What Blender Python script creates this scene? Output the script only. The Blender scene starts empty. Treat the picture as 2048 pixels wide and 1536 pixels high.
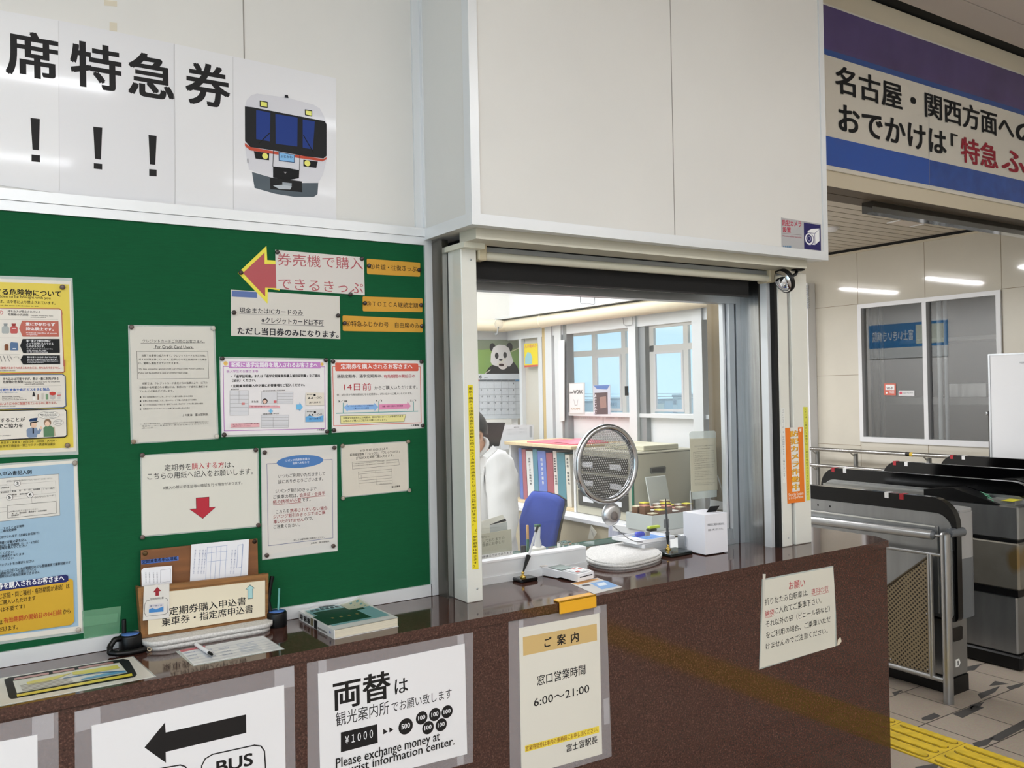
import bpy, math, random
from mathutils import Vector, Matrix
random.seed(7)
C = bpy.context.scene.collection
SC = bpy.context.scene
# ------------------------------------------------------------------ camera
F = 1724.0
XA = Vector((0.8368, -0.0137, 0.5473)).normalized()      # world axes seen in camera space (x right, y down, z forward)
YA = Vector((-0.5471, 0.0150, 0.8369)); YA = (YA - XA * YA.dot(XA)).normalized()
ZA = XA.cross(YA)
if ZA.y > 0: ZA = -ZA
HC = 1.6
CAM = Vector((0, 0, HC))
def toworld(c): return Vector((XA.dot(c), YA.dot(c), ZA.dot(c)))
cam_d = bpy.data.cameras.new('camera'); cam = bpy.data.objects.new('camera', cam_d); C.objects.link(cam)
cr, cu, cb = toworld(Vector((1, 0, 0))), toworld(Vector((0, -1, 0))), toworld(Vector((0, 0, -1)))
cam.matrix_world = Matrix(((cr.x, cu.x, cb.x, 0), (cr.y, cu.y, cb.y, 0), (cr.z, cu.z, cb.z, HC), (0, 0, 0, 1)))
cam_d.sensor_width = 36.0; cam_d.lens = 36.0 * F / 2048; cam_d.clip_start = 0.02; cam_d.clip_end = 500
SC.camera = cam
# ------------------------------------------------------------------ world, exposure, lamps
wd = bpy.data.worlds.new('world'); SC.world = wd; wd.use_nodes = True
bg = wd.node_tree.nodes['Background']; bg.inputs[0].default_value = (0.50, 0.80, 1.0, 1); bg.inputs[1].default_value = 1.35
SC.view_settings.view_transform = 'Standard'; SC.view_settings.look = 'None'
SC.view_settings.gamma = 1.0; SC.view_settings.use_curve_mapping = False; SC.view_settings.exposure = 0.0
SC.cycles.max_bounces = 8; SC.cycles.transparent_max_bounces = 24; SC.cycles.caustics_reflective = False; SC.cycles.caustics_refractive = False
SC.cycles.use_denoising = True; SC.cycles.sample_clamp_indirect = 6.0
def lamp(name, loc, sx, sy, w, col=(.925, .955, 1), rot=(0, 0, 0)):
    l = bpy.data.lights.new(name, 'AREA'); l.shape = 'RECTANGLE'; l.size = sx; l.size_y = sy; l.energy = w; l.color = col
    o = bpy.data.objects.new(name, l); C.objects.link(o); o.location = loc; o.rotation_euler = rot
    return o
for lx, lw in ((-2.2, 35), (0.2, 32), (2.6, 14), (5.0, 17)):
    for ly in (-2.6, -0.7):
        lamp('hall_tube_light', (lx, ly, 3.40), 1.25, .12, lw)
        lamp('hall_ceiling_fill', (lx, ly, 3.15), 1.25, .12, 24, rot=(math.pi, 0, 0))  # added upward fill hung below the tubes to lighten the hall ceiling
for ly in (4.9, 6.0, 7.2, 8.6):
    lamp('passage_tube_light', (4.4, ly, 2.84), 1.25, .06, 50, (.98, .985, 1)); lamp('passage_ceiling_fill', (4.4, ly, 2.845), 1.25, .06, 7, rot=(math.pi, 0, 0))  # the second, upward lamp is added to lighten the passage ceiling
for lx, ly in ((1.2, 3.3), (1.2, 4.2), (2.4, 3.6)): lamp('office_tube_light', (lx, ly, 2.68), 1.2, .2, 20)
lamp('entrance_daylight', (-3.4, -1.0, 1.5), 3.2, 2.6, 36, (.86, .94, 1.0), (0, math.radians(-90), 0))
# ------------------------------------------------------------------ helpers
def ray(px, py): return toworld(Vector((px - 1024, py - 768, F)))
def onX(px, py, v): r = ray(px, py); return CAM + r * (v / r.x)
def onY(px, py, v): r = ray(px, py); return CAM + r * (v / r.y)
def onZ(px, py, v): r = ray(px, py); return CAM + r * ((v - HC) / r.z)
ZC = 0.9613                      # counter top
def TZ(px, py, z=ZC): return onZ(px, py, z)
def lin(c): return tuple(((v / 255) / 12.92 if v / 255 <= .04045 else ((v / 255 + .055) / 1.055) ** 2.4) for v in c)
_M = {}
def mat(name, col, rough=.5, metal=0., spec=.5, coat=0., bump=0., bscale=200., noise=0., nscale=8., col2=None, stretch=None, emit=0., trans=0., alpha=1.):
    if name in _M: return _M[name]
    m = bpy.data.materials.new(name); m.use_nodes = True; nt = m.node_tree; b = nt.nodes['Principled BSDF']
    b.inputs['Base Color'].default_value = (*lin(col), 1); b.inputs['Roughness'].default_value = rough
    b.inputs['Metallic'].default_value = metal; b.inputs['Specular IOR Level'].default_value = spec
    b.inputs['Coat Weight'].default_value = coat; b.inputs['Coat Roughness'].default_value = .06
    b.inputs['Transmission Weight'].default_value = trans; b.inputs['Alpha'].default_value = alpha
    if emit: b.inputs['Emission Color'].default_value = (*lin(col), 1); b.inputs['Emission Strength'].default_value = emit
    if noise or bump or col2:
        tc = nt.nodes.new('ShaderNodeTexCoord'); mp = nt.nodes.new('ShaderNodeMapping'); nt.links.new(tc.outputs['Object'], mp.inputs[0])
        if stretch: mp.inputs['Scale'].default_value = stretch
    if noise or col2:
        n = nt.nodes.new('ShaderNodeTexNoise'); n.inputs['Scale'].default_value = nscale; n.inputs['Detail'].default_value = 5
        nt.links.new(mp.outputs[0], n.inputs['Vector'])
        r = nt.nodes.new('ShaderNodeValToRGB'); c2 = col2 or tuple(max(0, v * (1 - noise)) for v in col)
        r.color_ramp.elements[0].position = .35; r.color_ramp.elements[1].position = .68
        r.color_ramp.elements[0].color = (*lin(c2), 1); r.color_ramp.elements[1].color = (*lin(col), 1)
        nt.links.new(n.outputs[0], r.inputs[0]); nt.links.new(r.outputs[0], b.inputs['Base Color'])
    if bump:
        n2 = nt.nodes.new('ShaderNodeTexNoise'); n2.inputs['Scale'].default_value = bscale; n2.inputs['Detail'].default_value = 3
        nt.links.new(mp.outputs[0], n2.inputs['Vector'])
        bp = nt.nodes.new('ShaderNodeBump'); bp.inputs['Strength'].default_value = bump; bp.inputs['Distance'].default_value = .01
        nt.links.new(n2.outputs[0], bp.inputs['Height']); nt.links.new(bp.outputs[0], b.inputs['Normal'])
    _M[name] = m; return m
def sheer(name, col, amount, rough=.08, gl=.06):
    """clear film or pane: mostly see-through, a little milky, a little mirror"""
    if name in _M: return _M[name]
    m = bpy.data.materials.new(name); m.use_nodes = True; nt = m.node_tree; nt.nodes.clear()
    o = nt.nodes.new('ShaderNodeOutputMaterial'); t = nt.nodes.new('ShaderNodeBsdfTransparent'); d = nt.nodes.new('ShaderNodeBsdfDiffuse'); g = nt.nodes.new('ShaderNodeBsdfGlossy')
    d.inputs[0].default_value = (*lin(col), 1); g.inputs['Roughness'].default_value = rough
    m1 = nt.nodes.new('ShaderNodeMixShader'); m2 = nt.nodes.new('ShaderNodeMixShader'); fr = nt.nodes.new('ShaderNodeLayerWeight'); pw = nt.nodes.new('ShaderNodeMath'); pw.operation = 'POWER'; pw.inputs[1].default_value = 5
    mu = nt.nodes.new('ShaderNodeMath'); mu.operation = 'MULTIPLY_ADD'; mu.inputs[1].default_value = .9; mu.inputs[2].default_value = gl * .7
    nt.links.new(fr.outputs['Facing'], pw.inputs[0]); nt.links.new(pw.outputs[0], mu.inputs[0])
    m1.inputs[0].default_value = amount; nt.links.new(t.outputs[0], m1.inputs[1]); nt.links.new(d.outputs[0], m1.inputs[2])
    nt.links.new(mu.outputs[0], m2.inputs[0]); nt.links.new(m1.outputs[0], m2.inputs[1]); nt.links.new(g.outputs[0], m2.inputs[2])
    nt.links.new(m2.outputs[0], o.inputs[0]); _M[name] = m; return m
class MB:
    """collects shapes and links them as one mesh object"""
    def __init__(s): s.v = []; s.f = []; s.mi = []; s.sm = []; s.mats = []
    def m(s, mt):
        if mt not in s.mats: s.mats.append(mt)
        return s.mats.index(mt)
    def add(s, vs, fs, mt, smooth=False):
        k = len(s.v); s.v += [Vector(v) for v in vs]; i = s.m(mt)
        for f in fs: s.f.append([a + k for a in f]); s.mi.append(i); s.sm.append(smooth)
        return s
    def box(s, x0, x1, y0, y1, z0, z1, mt, bev=0):
        x0, x1 = min(x0, x1), max(x0, x1); y0, y1 = min(y0, y1), max(y0, y1); z0, z1 = min(z0, z1), max(z0, z1)
        if not bev:
            j = (getattr(s, 'nb', 0) % 6) * .00006; s.nb = getattr(s, 'nb', 0) + 1; x0 -= j; x1 += j; y0 -= j; y1 += j; z0 -= j * (z0 > .01); z1 += j
        if bev:
            b = min(bev, (x1 - x0) / 2.01, (y1 - y0) / 2.01, (z1 - z0) / 2.01)
            vs = []; 
            for sx in (0, 1):
                for sy in (0, 1):
                    for sz in (0, 1):
                        X, Y, Z = (x0, x1)[sx], (y0, y1)[sy], (z0, z1)[sz]; dx, dy, dz = (b, -b)[sx], (b, -b)[sy], (b, -b)[sz]
                        vs += [(X, Y + dy, Z + dz), (X + dx, Y, Z + dz), (X + dx, Y + dy, Z)]
            import itertools
            def I(a, bb, c, k): return (a * 4 + bb * 2 + c) * 3 + k
            fs = []
            for a in (0, 1):
                fs += [[I(a, 0, 0, 0), I(a, 1, 0, 0), I(a, 1, 1, 0), I(a, 0, 1, 0)], [I(0, a, 0, 1), I(1, a, 0, 1), I(1, a, 1, 1), I(0, a, 1, 1)], [I(0, 0, a, 2), I(1, 0, a, 2), I(1, 1, a, 2), I(0, 1, a, 2)]]
                for c in (0, 1):
                    fs += [[I(a, c, 0, 0), I(a, c, 1, 0), I(a, c, 1, 1), I(a, c, 0, 1)], [I(a, 0, c, 0), I(a, 1, c, 0), I(a, 1, c, 2), I(a, 0, c, 2)], [I(0, a, c, 1), I(1, a, c, 1), I(1, a, c, 2), I(0, a, c, 2)]]
                    for e in (0, 1): fs.append([I(a, c, e, 0), I(a, c, e, 1), I(a, c, e, 2)])
            cc = Vector(((x0 + x1) / 2, (y0 + y1) / 2, (z0 + z1) / 2)); out = []
            for f in fs:
                p = [Vector(vs[i]) for i in f]; n = (p[1] - p[0]).cross(p[2] - p[0]); mid = sum(p, Vector()) / len(p)
                out.append(f if n.dot(mid - cc) > 0 else f[::-1])
            return s.add(vs, out, mt)
        return s.add([(x0, y0, z0), (x1, y0, z0), (x1, y1, z0), (x0, y1, z0), (x0, y0, z1), (x1, y0, z1), (x1, y1, z1), (x0, y1, z1)],
                     [(0, 3, 2, 1), (4, 5, 6, 7), (0, 1, 5, 4), (1, 2, 6, 5), (2, 3, 7, 6), (3, 0, 4, 7)], mt)
    def prism(s, pts, vec, mt, smooth=False):
        """polygon pts (3-D) swept by vec"""
        n = len(pts); pts = [Vector(p) for p in pts]; vec = Vector(vec)
        nn = Vector()
        for i in range(n): nn += pts[i].cross(pts[(i + 1) % n])
        if nn.dot(vec) > 0: pts = pts[::-1]
        vs = pts + [p + vec for p in pts]
        s.add(vs, [list(range(n)), list(range(2 * n - 1, n - 1, -1))], mt)
        k = len(s.v) - 2 * n; i = s.m(mt)
        for a in range(n):
            b = (a + 1) % n; s.f.append([k + b, k + a, k + n + a, k + n + b]); s.mi.append(i); s.sm.append(smooth)
        return s
    def tube(s, path, r, mt, n=12, caps=True):
        path = [Vector(p) for p in path]; rs = r if isinstance(r, (list, tuple)) else [r] * len(path)
        vs = []; up = None
        for i, p in enumerate(path):
            d = (path[min(i + 1, len(path) - 1)] - path[max(i - 1, 0)]).normalized()
            if up is None: up = d.orthogonal().normalized()
            up = (up - d * up.dot(d)).normalized(); sd = d.cross(up)
            for k in range(n):
                a = 2 * math.pi * k / n; vs.append(p + (up * math.cos(a) + sd * math.sin(a)) * rs[i])
        fs = [[i * n + k, i * n + (k + 1) % n, (i + 1) * n + (k + 1) % n, (i + 1) * n + k] for i in range(len(path) - 1) for k in range(n)]
        s.add(vs, fs, mt, True)
        if caps: s.add(vs[:n], [list(range(n))[::-1]], mt); s.add(vs[-n:], [list(range(n))], mt)
        return s
    def lathe(s, prof, base, axis, mt, n=20):
        """profile [(radius, height)] turned about axis through base"""
        axis = Vector(axis).normalized(); up = axis.orthogonal().normalized(); sd = axis.cross(up); base = Vector(base)
        vs = [base + axis * h + (up * math.cos(2 * math.pi * k / n) + sd * math.sin(2 * math.pi * k / n)) * r for r, h in prof for k in range(n)]
        fs = [[i * n + k, i * n + (k + 1) % n, (i + 1) * n + (k + 1) % n, (i + 1) * n + k] for i in range(len(prof) - 1) for k in range(n)]
        s.add(vs, fs, mt, True)
        if prof[0][0] > 1e-6: s.add(vs[:n], [list(range(n))[::-1]], mt)
        if prof[-1][0] > 1e-6: s.add(vs[-n:], [list(range(n))], mt)
        return s
    def ring(s, c, axis, R, r, mt, n=40, k=12):
        axis = Vector(axis).normalized(); up = axis.orthogonal().normalized(); sd = axis.cross(up); c = Vector(c); vs = []
        for i in range(n):
            a = 2 * math.pi * i / n; d = up * math.cos(a) + sd * math.sin(a)
            for j in range(k): b = 2 * math.pi * j / k; vs.append(c + d * (R + r * math.cos(b)) + axis * (r * math.sin(b)))
        return s.add(vs, [[i * k + j, ((i + 1) % n) * k + j, ((i + 1) % n) * k + (j + 1) % k, i * k + (j + 1) % k] for i in range(n) for j in range(k)], mt, True)
    def build(s, name, parent=None, **kw):
        org = Vector(kw.pop('org', (0, 0, 0)))
        if parent is not None: org = parent.matrix_basis.translation.copy() if parent.parent is None else org
        if parent is not None and parent.parent is not None: org = parent.matrix_basis.translation + parent.parent.matrix_basis.translation
        me = bpy.data.meshes.new(name); me.from_pydata([tuple(v - org) for v in s.v], [], s.f)
        for m_ in s.mats: me.materials.append(m_)
        me.polygons.foreach_set('material_index', s.mi); me.polygons.foreach_set('use_smooth', s.sm); me.update()
        o = bpy.data.objects.new(name, me); C.objects.link(o)
        if parent is not None: o.parent = parent
        else: o.location = org
        for k, v in kw.items(): o[k] = v
        return o
def thing(name, label, cat, loc, group=None):
    o = bpy.data.objects.new(name, None); C.objects.link(o); o.location = loc; o.empty_display_size = .05
    o['label'] = label; o['category'] = cat
    if group: o['group'] = group
    return o
def tag(o, label, cat, group=None, kind=None):
    o['label'] = label; o['category'] = cat
    if group: o['group'] = group
    if kind: o['kind'] = kind
    return o
def structure(o): o['kind'] = 'structure'; return o
# ------------------------------------------------------------------ printed matter
class Plane:
    def __init__(s, o, n, e, u): s.o, s.n, s.e, s.u = Vector(o), Vector(n).normalized(), Vector(e).normalized(), Vector(u).normalized()
    def at(s, px, py):
        r = ray(px, py); return CAM + r * ((s.o - CAM).dot(s.n) / r.dot(s.n))
def planeY(y): return Plane((0, y, 0), (0, -1, 0), (1, 0, 0), (0, 0, 1))
def planeX(x): return Plane((x, 0, 0), (-1, 0, 0), (0, -1, 0), (0, 0, 1))
def planeZ(z): return Plane((0, 0, z), (0, 0, 1), (1, 0, 0), (0, 1, 0))
_G = {}
def glyphs(text, bold):
    k = (text, bold); big = bold >= .027
    if k not in _G:
        c = bpy.data.curves.new('lettering', 'FONT'); c.body = text; c.size = 1; c.resolution_u = 5 if big else 2; c.offset = 0
        o = bpy.data.objects.new('lettering', c); m = bpy.data.meshes.new_from_object(o)
        vs = [Vector((v.co.x, v.co.y, 0)) for v in m.vertices]; fs = [list(p.vertices) for p in m.polygons]
        bpy.data.objects.remove(o); bpy.data.curves.remove(c); bpy.data.meshes.remove(m)
        if bold > .006:
            d = bold * 1.0; base, n0 = vs, len(vs); f0 = fs; vs, fs = [], []
            for i, (dx, dy) in enumerate(((0, 0),) + (((d * .8, d * .5), (d * .8, -d * .5), (-d * .8, d * .5), (-d * .8, -d * .5)) if big else ((d, d * .4), (-d, -d * .4)))):
                fs += [[a + i * n0 for a in f] for f in f0]; vs += [Vector((v.x + dx, v.y + dy, i)) for v in base]
        xs = [v.x for v in vs]; ys = [v.y for v in vs]
        _G[k] = (vs, fs, min(xs), max(xs), min(ys), max(ys))
    return _G[k]
def ink(col, gloss=True):
    dark = max(col) < 110 or max(col) - min(col) > 60 and min(col) < 60
    return mat('print_%d_%d_%d%s' % (*col, '' if gloss else 'm'), tuple(int(v * .72) for v in col) if max(col) < 90 else col, .5 if dark else .34 if gloss else .6, spec=.2 if dark else .5, coat=.3 if gloss and not dark else 0)
K = (40, 38, 40); W = (238, 238, 240); RED = (178, 40, 58)
class Sheet:
    """a flat printed sheet on a plane: paper plus its printed shapes and lettering, in one mesh"""
    STEP = .00005
    def __init__(s, plane, crop=(0, 0, 1), base=.0012, gloss=True):
        s.p, s.c, s.k, s.mb, s.gloss, s.lift = plane, crop, 0, MB(), gloss, base
    def crop(s, *c): s.c = c; return s
    def P(s, x, y): return s.p.at(s.c[0] + x / s.c[2], s.c[1] + y / s.c[2])
    def up(s): s.k += 1; return s.p.n * (s.lift + .0003 + s.k * s.STEP)
    def poly(s, col, pts, raw=False):
        off = s.up(); vs = [s.P(*q) + off for q in pts]; n = Vector()
        for i in range(len(vs)): n += (vs[i] - vs[0]).cross(vs[(i + 1) % len(vs)] - vs[0])
        if n.dot(s.p.n) < 0: vs = vs[::-1]
        s.mb.add(vs, [list(range(len(vs)))], ink(col, s.gloss)); return s
    def paper(s, col, pts):
        vs = [s.P(*q) for q in pts]; s.quad = vs
        s.mb.prism([v + s.p.n * .0002 for v in vs], s.p.n * s.lift, ink(col, s.gloss)); return s
    def line(s, col, pts, w, closed=False):
        off = s.up(); P = [s.P(*q) + off for q in pts]
        if closed: P.append(P[0])
        ww = w / s.c[2]; q = pts[0]; h = (s.p.at(s.c[0] + q[0] / s.c[2], s.c[1] + q[1] / s.c[2] + ww) - (P[0] - off)).length
        h2 = (s.p.at(s.c[0] + q[0] / s.c[2] + ww, s.c[1] + q[1] / s.c[2]) - (P[0] - off)).length
        if abs(s.p.n.z) < .5: h = min(h, h2)
        for a, b in zip(P[:-1], P[1:]):
            if (b - a).length < 1e-6: continue
            d = (b - a).normalized(); sd = s.p.n.cross(d) * h / 2; a2, b2 = a - d * h * .3, b + d * h * .3
            s.mb.add([a2 - sd, b2 - sd, b2 + sd, a2 + sd], [[0, 1, 2, 3]], ink(col, s.gloss))
        return s
    def oval(s, col, x, y, rx, ry=None, n=20):
        """circle of horizontal radius rx on the sheet, or an oval"""
        off = s.up(); c = s.P(x, y); hx = (s.P(x + rx, y) - c).dot(s.p.e); hy = abs(hx) if ry is None else abs((s.P(x, y - ry) - c).dot(s.p.u))
        if ry is None: hy = hx = abs((s.P(x, y - rx) - c).dot(s.p.u))
        vs = [c + off + s.p.e * hx * math.cos(2 * math.pi * i / n) + s.p.u * hy * math.sin(2 * math.pi * i / n) for i in range(n)]
        if (vs[1] - vs[0]).cross(vs[2] - vs[0]).dot(s.p.n) < 0: vs = vs[::-1]
        s.mb.add(vs, [list(range(n))], ink(col, s.gloss)); return s
    def text(s, t, x0, y0, x1, h, col=K, bold=.016, y1=None):
        """lettering whose ink runs from (x0, y0) at its lower left to x1 and is h high at the left"""
        off = s.up(); a = s.P(x0, y0)
        if y1 is None:
            d = s.p.e; g = s.P(x1, y0); q = (s.c[0] + x1 / s.c[2])
            lo, hi = 0.0, max(1e-4, 4 * (g - a).length)
            b = a + d * (g - a).dot(d)
            for _ in range(6):                                  # slide along the sheet's own horizontal until the column x1 is met
                cpx = project(b)[0]; e2 = project(b + d * .001)[0]
                b = b + d * (.001 * (q - cpx) / (e2 - cpx))
        else: b = s.P(x1, y1)
        e1 = b - a; u = s.p.n.cross(e1).normalized(); H = abs((s.P(x0, y0 - h) - a).dot(u))
        vs, fs, mx, Mx, my, My = glyphs(t, bold)
        out = [a + off + e1 * ((v.x - mx) / (Mx - mx)) + u * (H * (v.y - my) / (My - my)) + s.p.n * (v.z * .00001) for v in vs]
        s.mb.add(out, fs, ink(col, s.gloss)); return s
    def column(s, t, x0, y0, x1, y1, w, col=K, bold=.012):
        """upright lettering set one character below the other"""
        off = s.up(); a, b = s.P(x0, y0), s.P(x1, y1); n = len(t); dn = (b - a) / n; wid = abs((s.P(x0 + w, y0) - a).dot(s.p.e)); hh = dn.length * .82
        uu = -dn.normalized(); ee = uu.cross(s.p.n); 
        for i, ch in enumerate(t):
            if ch in ' 　': continue
            vs, fs, mx, Mx, my, My = glyphs('｜' if ch == 'ー' else ch, bold); c = a + dn * (i + .5)
            sc = 1.0
            s.mb.add([c + off + ee * ((v.x - .5) * wid) + uu * ((v.y - .38) * hh) + s.p.n * (v.z * .00001) for v in vs], fs, ink(col, s.gloss))
        return s
    def build(s, name, label=None, cat='notice', group=None, parent=None):
        o = s.mb.build(name, parent, **({} if parent is not None else {'org': s.mb.v[0]}))
        if parent is None: tag(o, label, cat, group)
        return o
def project(p):
    c = p - CAM; c2 = Vector((XA.x * c.x + YA.x * c.y + ZA.x * c.z, XA.y * c.x + YA.y * c.y + ZA.y * c.z, XA.z * c.x + YA.z * c.y + ZA.z * c.z))
    return 1024 + F * c2.x / c2.z, 768 + F * c2.y / c2.z
FILM = sheer('clear_film', (228, 238, 232), .42, .1, .10)
TAPE = sheer('clear_tape', (222, 216, 220), .19, .2, .05)
TAPE2 = sheer('clear_tape_strip', (228, 224, 228), .3, .2, .05)
def film(parent, plane, crop, pts, mt=None, name='laminate_film', lift=.0001):
    mb = MB(); S = Sheet(plane, crop); mb.prism([S.P(*q) + plane.n * lift for q in pts], plane.n * .0003, mt or FILM); return mb.build(name, parent)
def pin(plane, px, py, col, label, r=.0062):
    c = plane.at(px, py) + plane.n * .0004
    mb = MB(); mb.lathe([(r * .9, 0), (r * .9, .004), (r, .0042), (r, .0062), (r * .85, .0078), (r * .4, .0084), (0, .0085)], c, plane.n, mat('pin_%d' % col[0], col, .3, coat=.3), 14)
    tag(mb.build('drawing_pin', org=c), label, 'drawing pin', 'drawing pins in the notices on the green board')
# ------------------------------------------------------------------ materials of the setting
ALU = mat('brushed_aluminium', (196, 200, 204), .38, .85, bump=.05, bscale=60, stretch=(1, 1, 30))
ALUW = mat('white_aluminium', (226, 229, 231), .32, .25)
STEEL = mat('stainless_steel', (176, 176, 174), .24, 1.0, noise=.12, nscale=3, bump=.03, bscale=40, stretch=(30, 30, 1))
STEELD = mat('gate_steel', (150, 151, 150), .33, .9, noise=.1, nscale=4, stretch=(1, 8, 1))
PANEL = mat('white_wall_panel', (224, 223, 219), .45, noise=.02, nscale=2)
SEAM = mat('panel_seam', (150, 146, 140), .7)
CREAMP = mat('cream_plastic', (226, 224, 208), .4)
POSTW = mat('white_post_paint', (226, 226, 218), .16, coat=.3)
BLACKP = mat('black_plastic', (9, 9, 10), .35, spec=.3)
BLACKG = mat('black_gloss', (4, 4, 5), .12, spec=.3, coat=.1)
WHITEP = mat('white_plastic', (238, 238, 240), .35)
DARK = mat('dark_gap', (12, 11, 10), .8)
GREEN = mat('green_board_cloth', (8, 84, 48), .85, spec=.25, noise=.06, nscale=30, bump=.15, bscale=250, stretch=(1, 1, 14))
CEIL = mat('grey_ceiling_slat', (222, 212, 202), .6)
TILEW = mat('beige_wall_tile', (211, 206, 193), .055, coat=.2, noise=.02, nscale=3)
OFFW = mat('office_white', (240, 240, 238), .5)
def granite():
    m = bpy.data.materials.new('red_granite'); m.use_nodes = True; nt = m.node_tree; b = nt.nodes['Principled BSDF']
    tc = nt.nodes.new('ShaderNodeTexCoord'); a = nt.nodes.new('ShaderNodeTexVoronoi'); a.inputs['Scale'].default_value = 330
    n = nt.nodes.new('ShaderNodeTexNoise'); n.inputs['Scale'].default_value = 190; n.inputs['Detail'].default_value = 6; n.inputs['Roughness'].default_value = .75
    nb = nt.nodes.new('ShaderNodeTexNoise'); nb.inputs['Scale'].default_value = 2.2
    for q in (a, n, nb): nt.links.new(tc.outputs['Object'], q.inputs['Vector'])
    r = nt.nodes.new('ShaderNodeValToRGB'); e = r.color_ramp.elements
    e[0].position = .33; e[0].color = (*lin((38, 22, 18)), 1); e[1].position = .74; e[1].color = (*lin((130, 94, 82)), 1)
    x = r.color_ramp.elements.new(.53); x.color = (*lin((76, 47, 39)), 1)
    nt.links.new(n.outputs[0], r.inputs[0])
    mx = nt.nodes.new('ShaderNodeMix'); mx.data_type = 'RGBA'; mx.inputs['B'].default_value = (*lin((50, 30, 24)), 1)
    sc = nt.nodes.new('ShaderNodeMath'); sc.operation = 'MULTIPLY'; sc.inputs[1].default_value = .55
    sp = nt.nodes.new('ShaderNodeSeparateColor'); nt.links.new(a.outputs['Color'], sp.inputs[0]); nt.links.new(sp.outputs[0], sc.inputs[0])
    nt.links.new(sc.outputs[0], mx.inputs['Factor']); nt.links.new(r.outputs[0], mx.inputs['A'])
    nt.links.new(mx.outputs['Result'], b.inputs['Base Color'])
    b.inputs['Roughness'].default_value = .07; b.inputs['Specular IOR Level'].default_value = .6
    return m
GRAN = granite()
def floor_mat():
    m = bpy.data.materials.new('beige_floor_tile'); m.use_nodes = True; nt = m.node_tree; b = nt.nodes['Principled BSDF']
    tc = nt.nodes.new('ShaderNodeTexCoord'); mp = nt.nodes.new('ShaderNodeMapping'); nt.links.new(tc.outputs['Object'], mp.inputs[0])
    mp.inputs['Location'].default_value = (.11, .07, 0)
    br = nt.nodes.new('ShaderNodeTexBrick'); br.offset = 0; br.inputs['Scale'].default_value = 1; br.inputs['Brick Width'].default_value = .3; br.inputs['Row Height'].default_value = .3
    br.inputs['Mortar Size'].default_value = .0035; br.inputs['Color1'].default_value = (*lin((172, 160, 146)), 1); br.inputs['Color2'].default_value = (*lin((164, 152, 138)), 1); br.inputs['Mortar'].default_value = (*lin((74, 66, 58)), 1)
    nt.links.new(mp.outputs[0], br.inputs['Vector'])
    n = nt.nodes.new('ShaderNodeTexNoise'); n.inputs['Scale'].default_value = 120; nt.links.new(tc.outputs['Object'], n.inputs['Vector'])
    mx = nt.nodes.new('ShaderNodeMix'); mx.data_type = 'RGBA'; mx.blend_type = 'MULTIPLY'; mx.inputs['Factor'].default_value = .35
    nt.links.new(br.outputs[0], mx.inputs['A']); nt.links.new(n.outputs['Color'], mx.inputs['B'])
    nt.links.new(mx.outputs['Result'], b.inputs['Base Color']); b.inputs['Roughness'].default_value = .5
    bp = nt.nodes.new('ShaderNodeBump'); bp.inputs['Strength'].default_value = .3; bp.inputs['Distance'].default_value = .004; nt.links.new(n.outputs[0], bp.inputs['Height']); nt.links.new(bp.outputs[0], b.inputs['Normal'])
    return m
# ------------------------------------------------------------------ floor, ceilings, walls
YB = 2.40                                                # plane of the green board and the wall above it
mb = MB(); mb.box(-3.6, 7.7, -3.6, 12.2, -.12, 0, floor_mat()); FLOOR = structure(mb.build('floor'))
res = mat('tape_residue', (64, 62, 60), .7)
for pts in (((1955, 1388), (2000, 1372), (1990, 1384), (1962, 1398)), ((1940, 1410), (1968, 1404), (1958, 1416), (1942, 1422)), ((1905, 1428), (1950, 1410), (1968, 1415), (1925, 1436)),
            ((1843, 1436), (1868, 1426), (1882, 1432), (1862, 1440), (1845, 1441)), ((1978, 1372), (2018, 1368), (1990, 1362)), ((1784, 1385), (1805, 1380), (1790, 1392)),
            ((1945, 1486), (1990, 1474), (1975, 1490), (1950, 1496)), ((1975, 1478), (2048, 1440), (2060, 1450), (1998, 1482)), ((2013, 1374), (2048, 1365), (2040, 1374), (2020, 1380)), ((1830, 1534), (1880, 1526), (1870, 1545), (1835, 1545)), ((1932, 1334), (1962, 1328), (1950, 1340), (1933, 1342))):
    mb = MB(); mb.prism([TZ(x, y, .0003) for x, y in pts], (0, 0, .0006), res); mb.build('tape_residue', FLOOR)
mb = MB()
for i in range(24): mb.box(-3.6, 2.6, -3.6 + i * .25, -3.6 + i * .25 + .242, 3.50, 3.55, CEIL)
for i in range(36):
    y0 = -3.6 + i * .175
    if y0 < 2.5: mb.box(2.6, 7.7, y0, y0 + .168, 3.50, 3.55, CEIL)
mb.box(-3.6, 7.7, -3.6, 2.7, 3.52, 3.57, DARK); structure(mb.build('ceiling'))
mb = MB(); zc2 = 2.91
for i in range(75): mb.box(3.05, 7.5, 2.98 + i * .12, 2.98 + i * .12 + .105, zc2, zc2 + .03, mat('passage_slat', (206, 198, 184), .6))
mb.box(3.05, 7.5, 2.98, 12.0, zc2 + .02, zc2 + .06, DARK); structure(mb.build('ceiling'))
mb = MB(); mb.box(-3.6, 7.7, -3.7, -3.6, 0, 3.55, PANEL); structure(mb.build('wall_back'))
mb = MB(); mb.box(-3.7, -3.6, 1.2, 2.5, 0, 3.55, PANEL); mb.box(-3.7, -3.6, -3.6, 2.5, 2.8, 3.5, PANEL); mb.box(-3.7, -3.6, -3.6, -2.9, 0, 2.8, PANEL); structure(mb.build('wall_left'))
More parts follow.
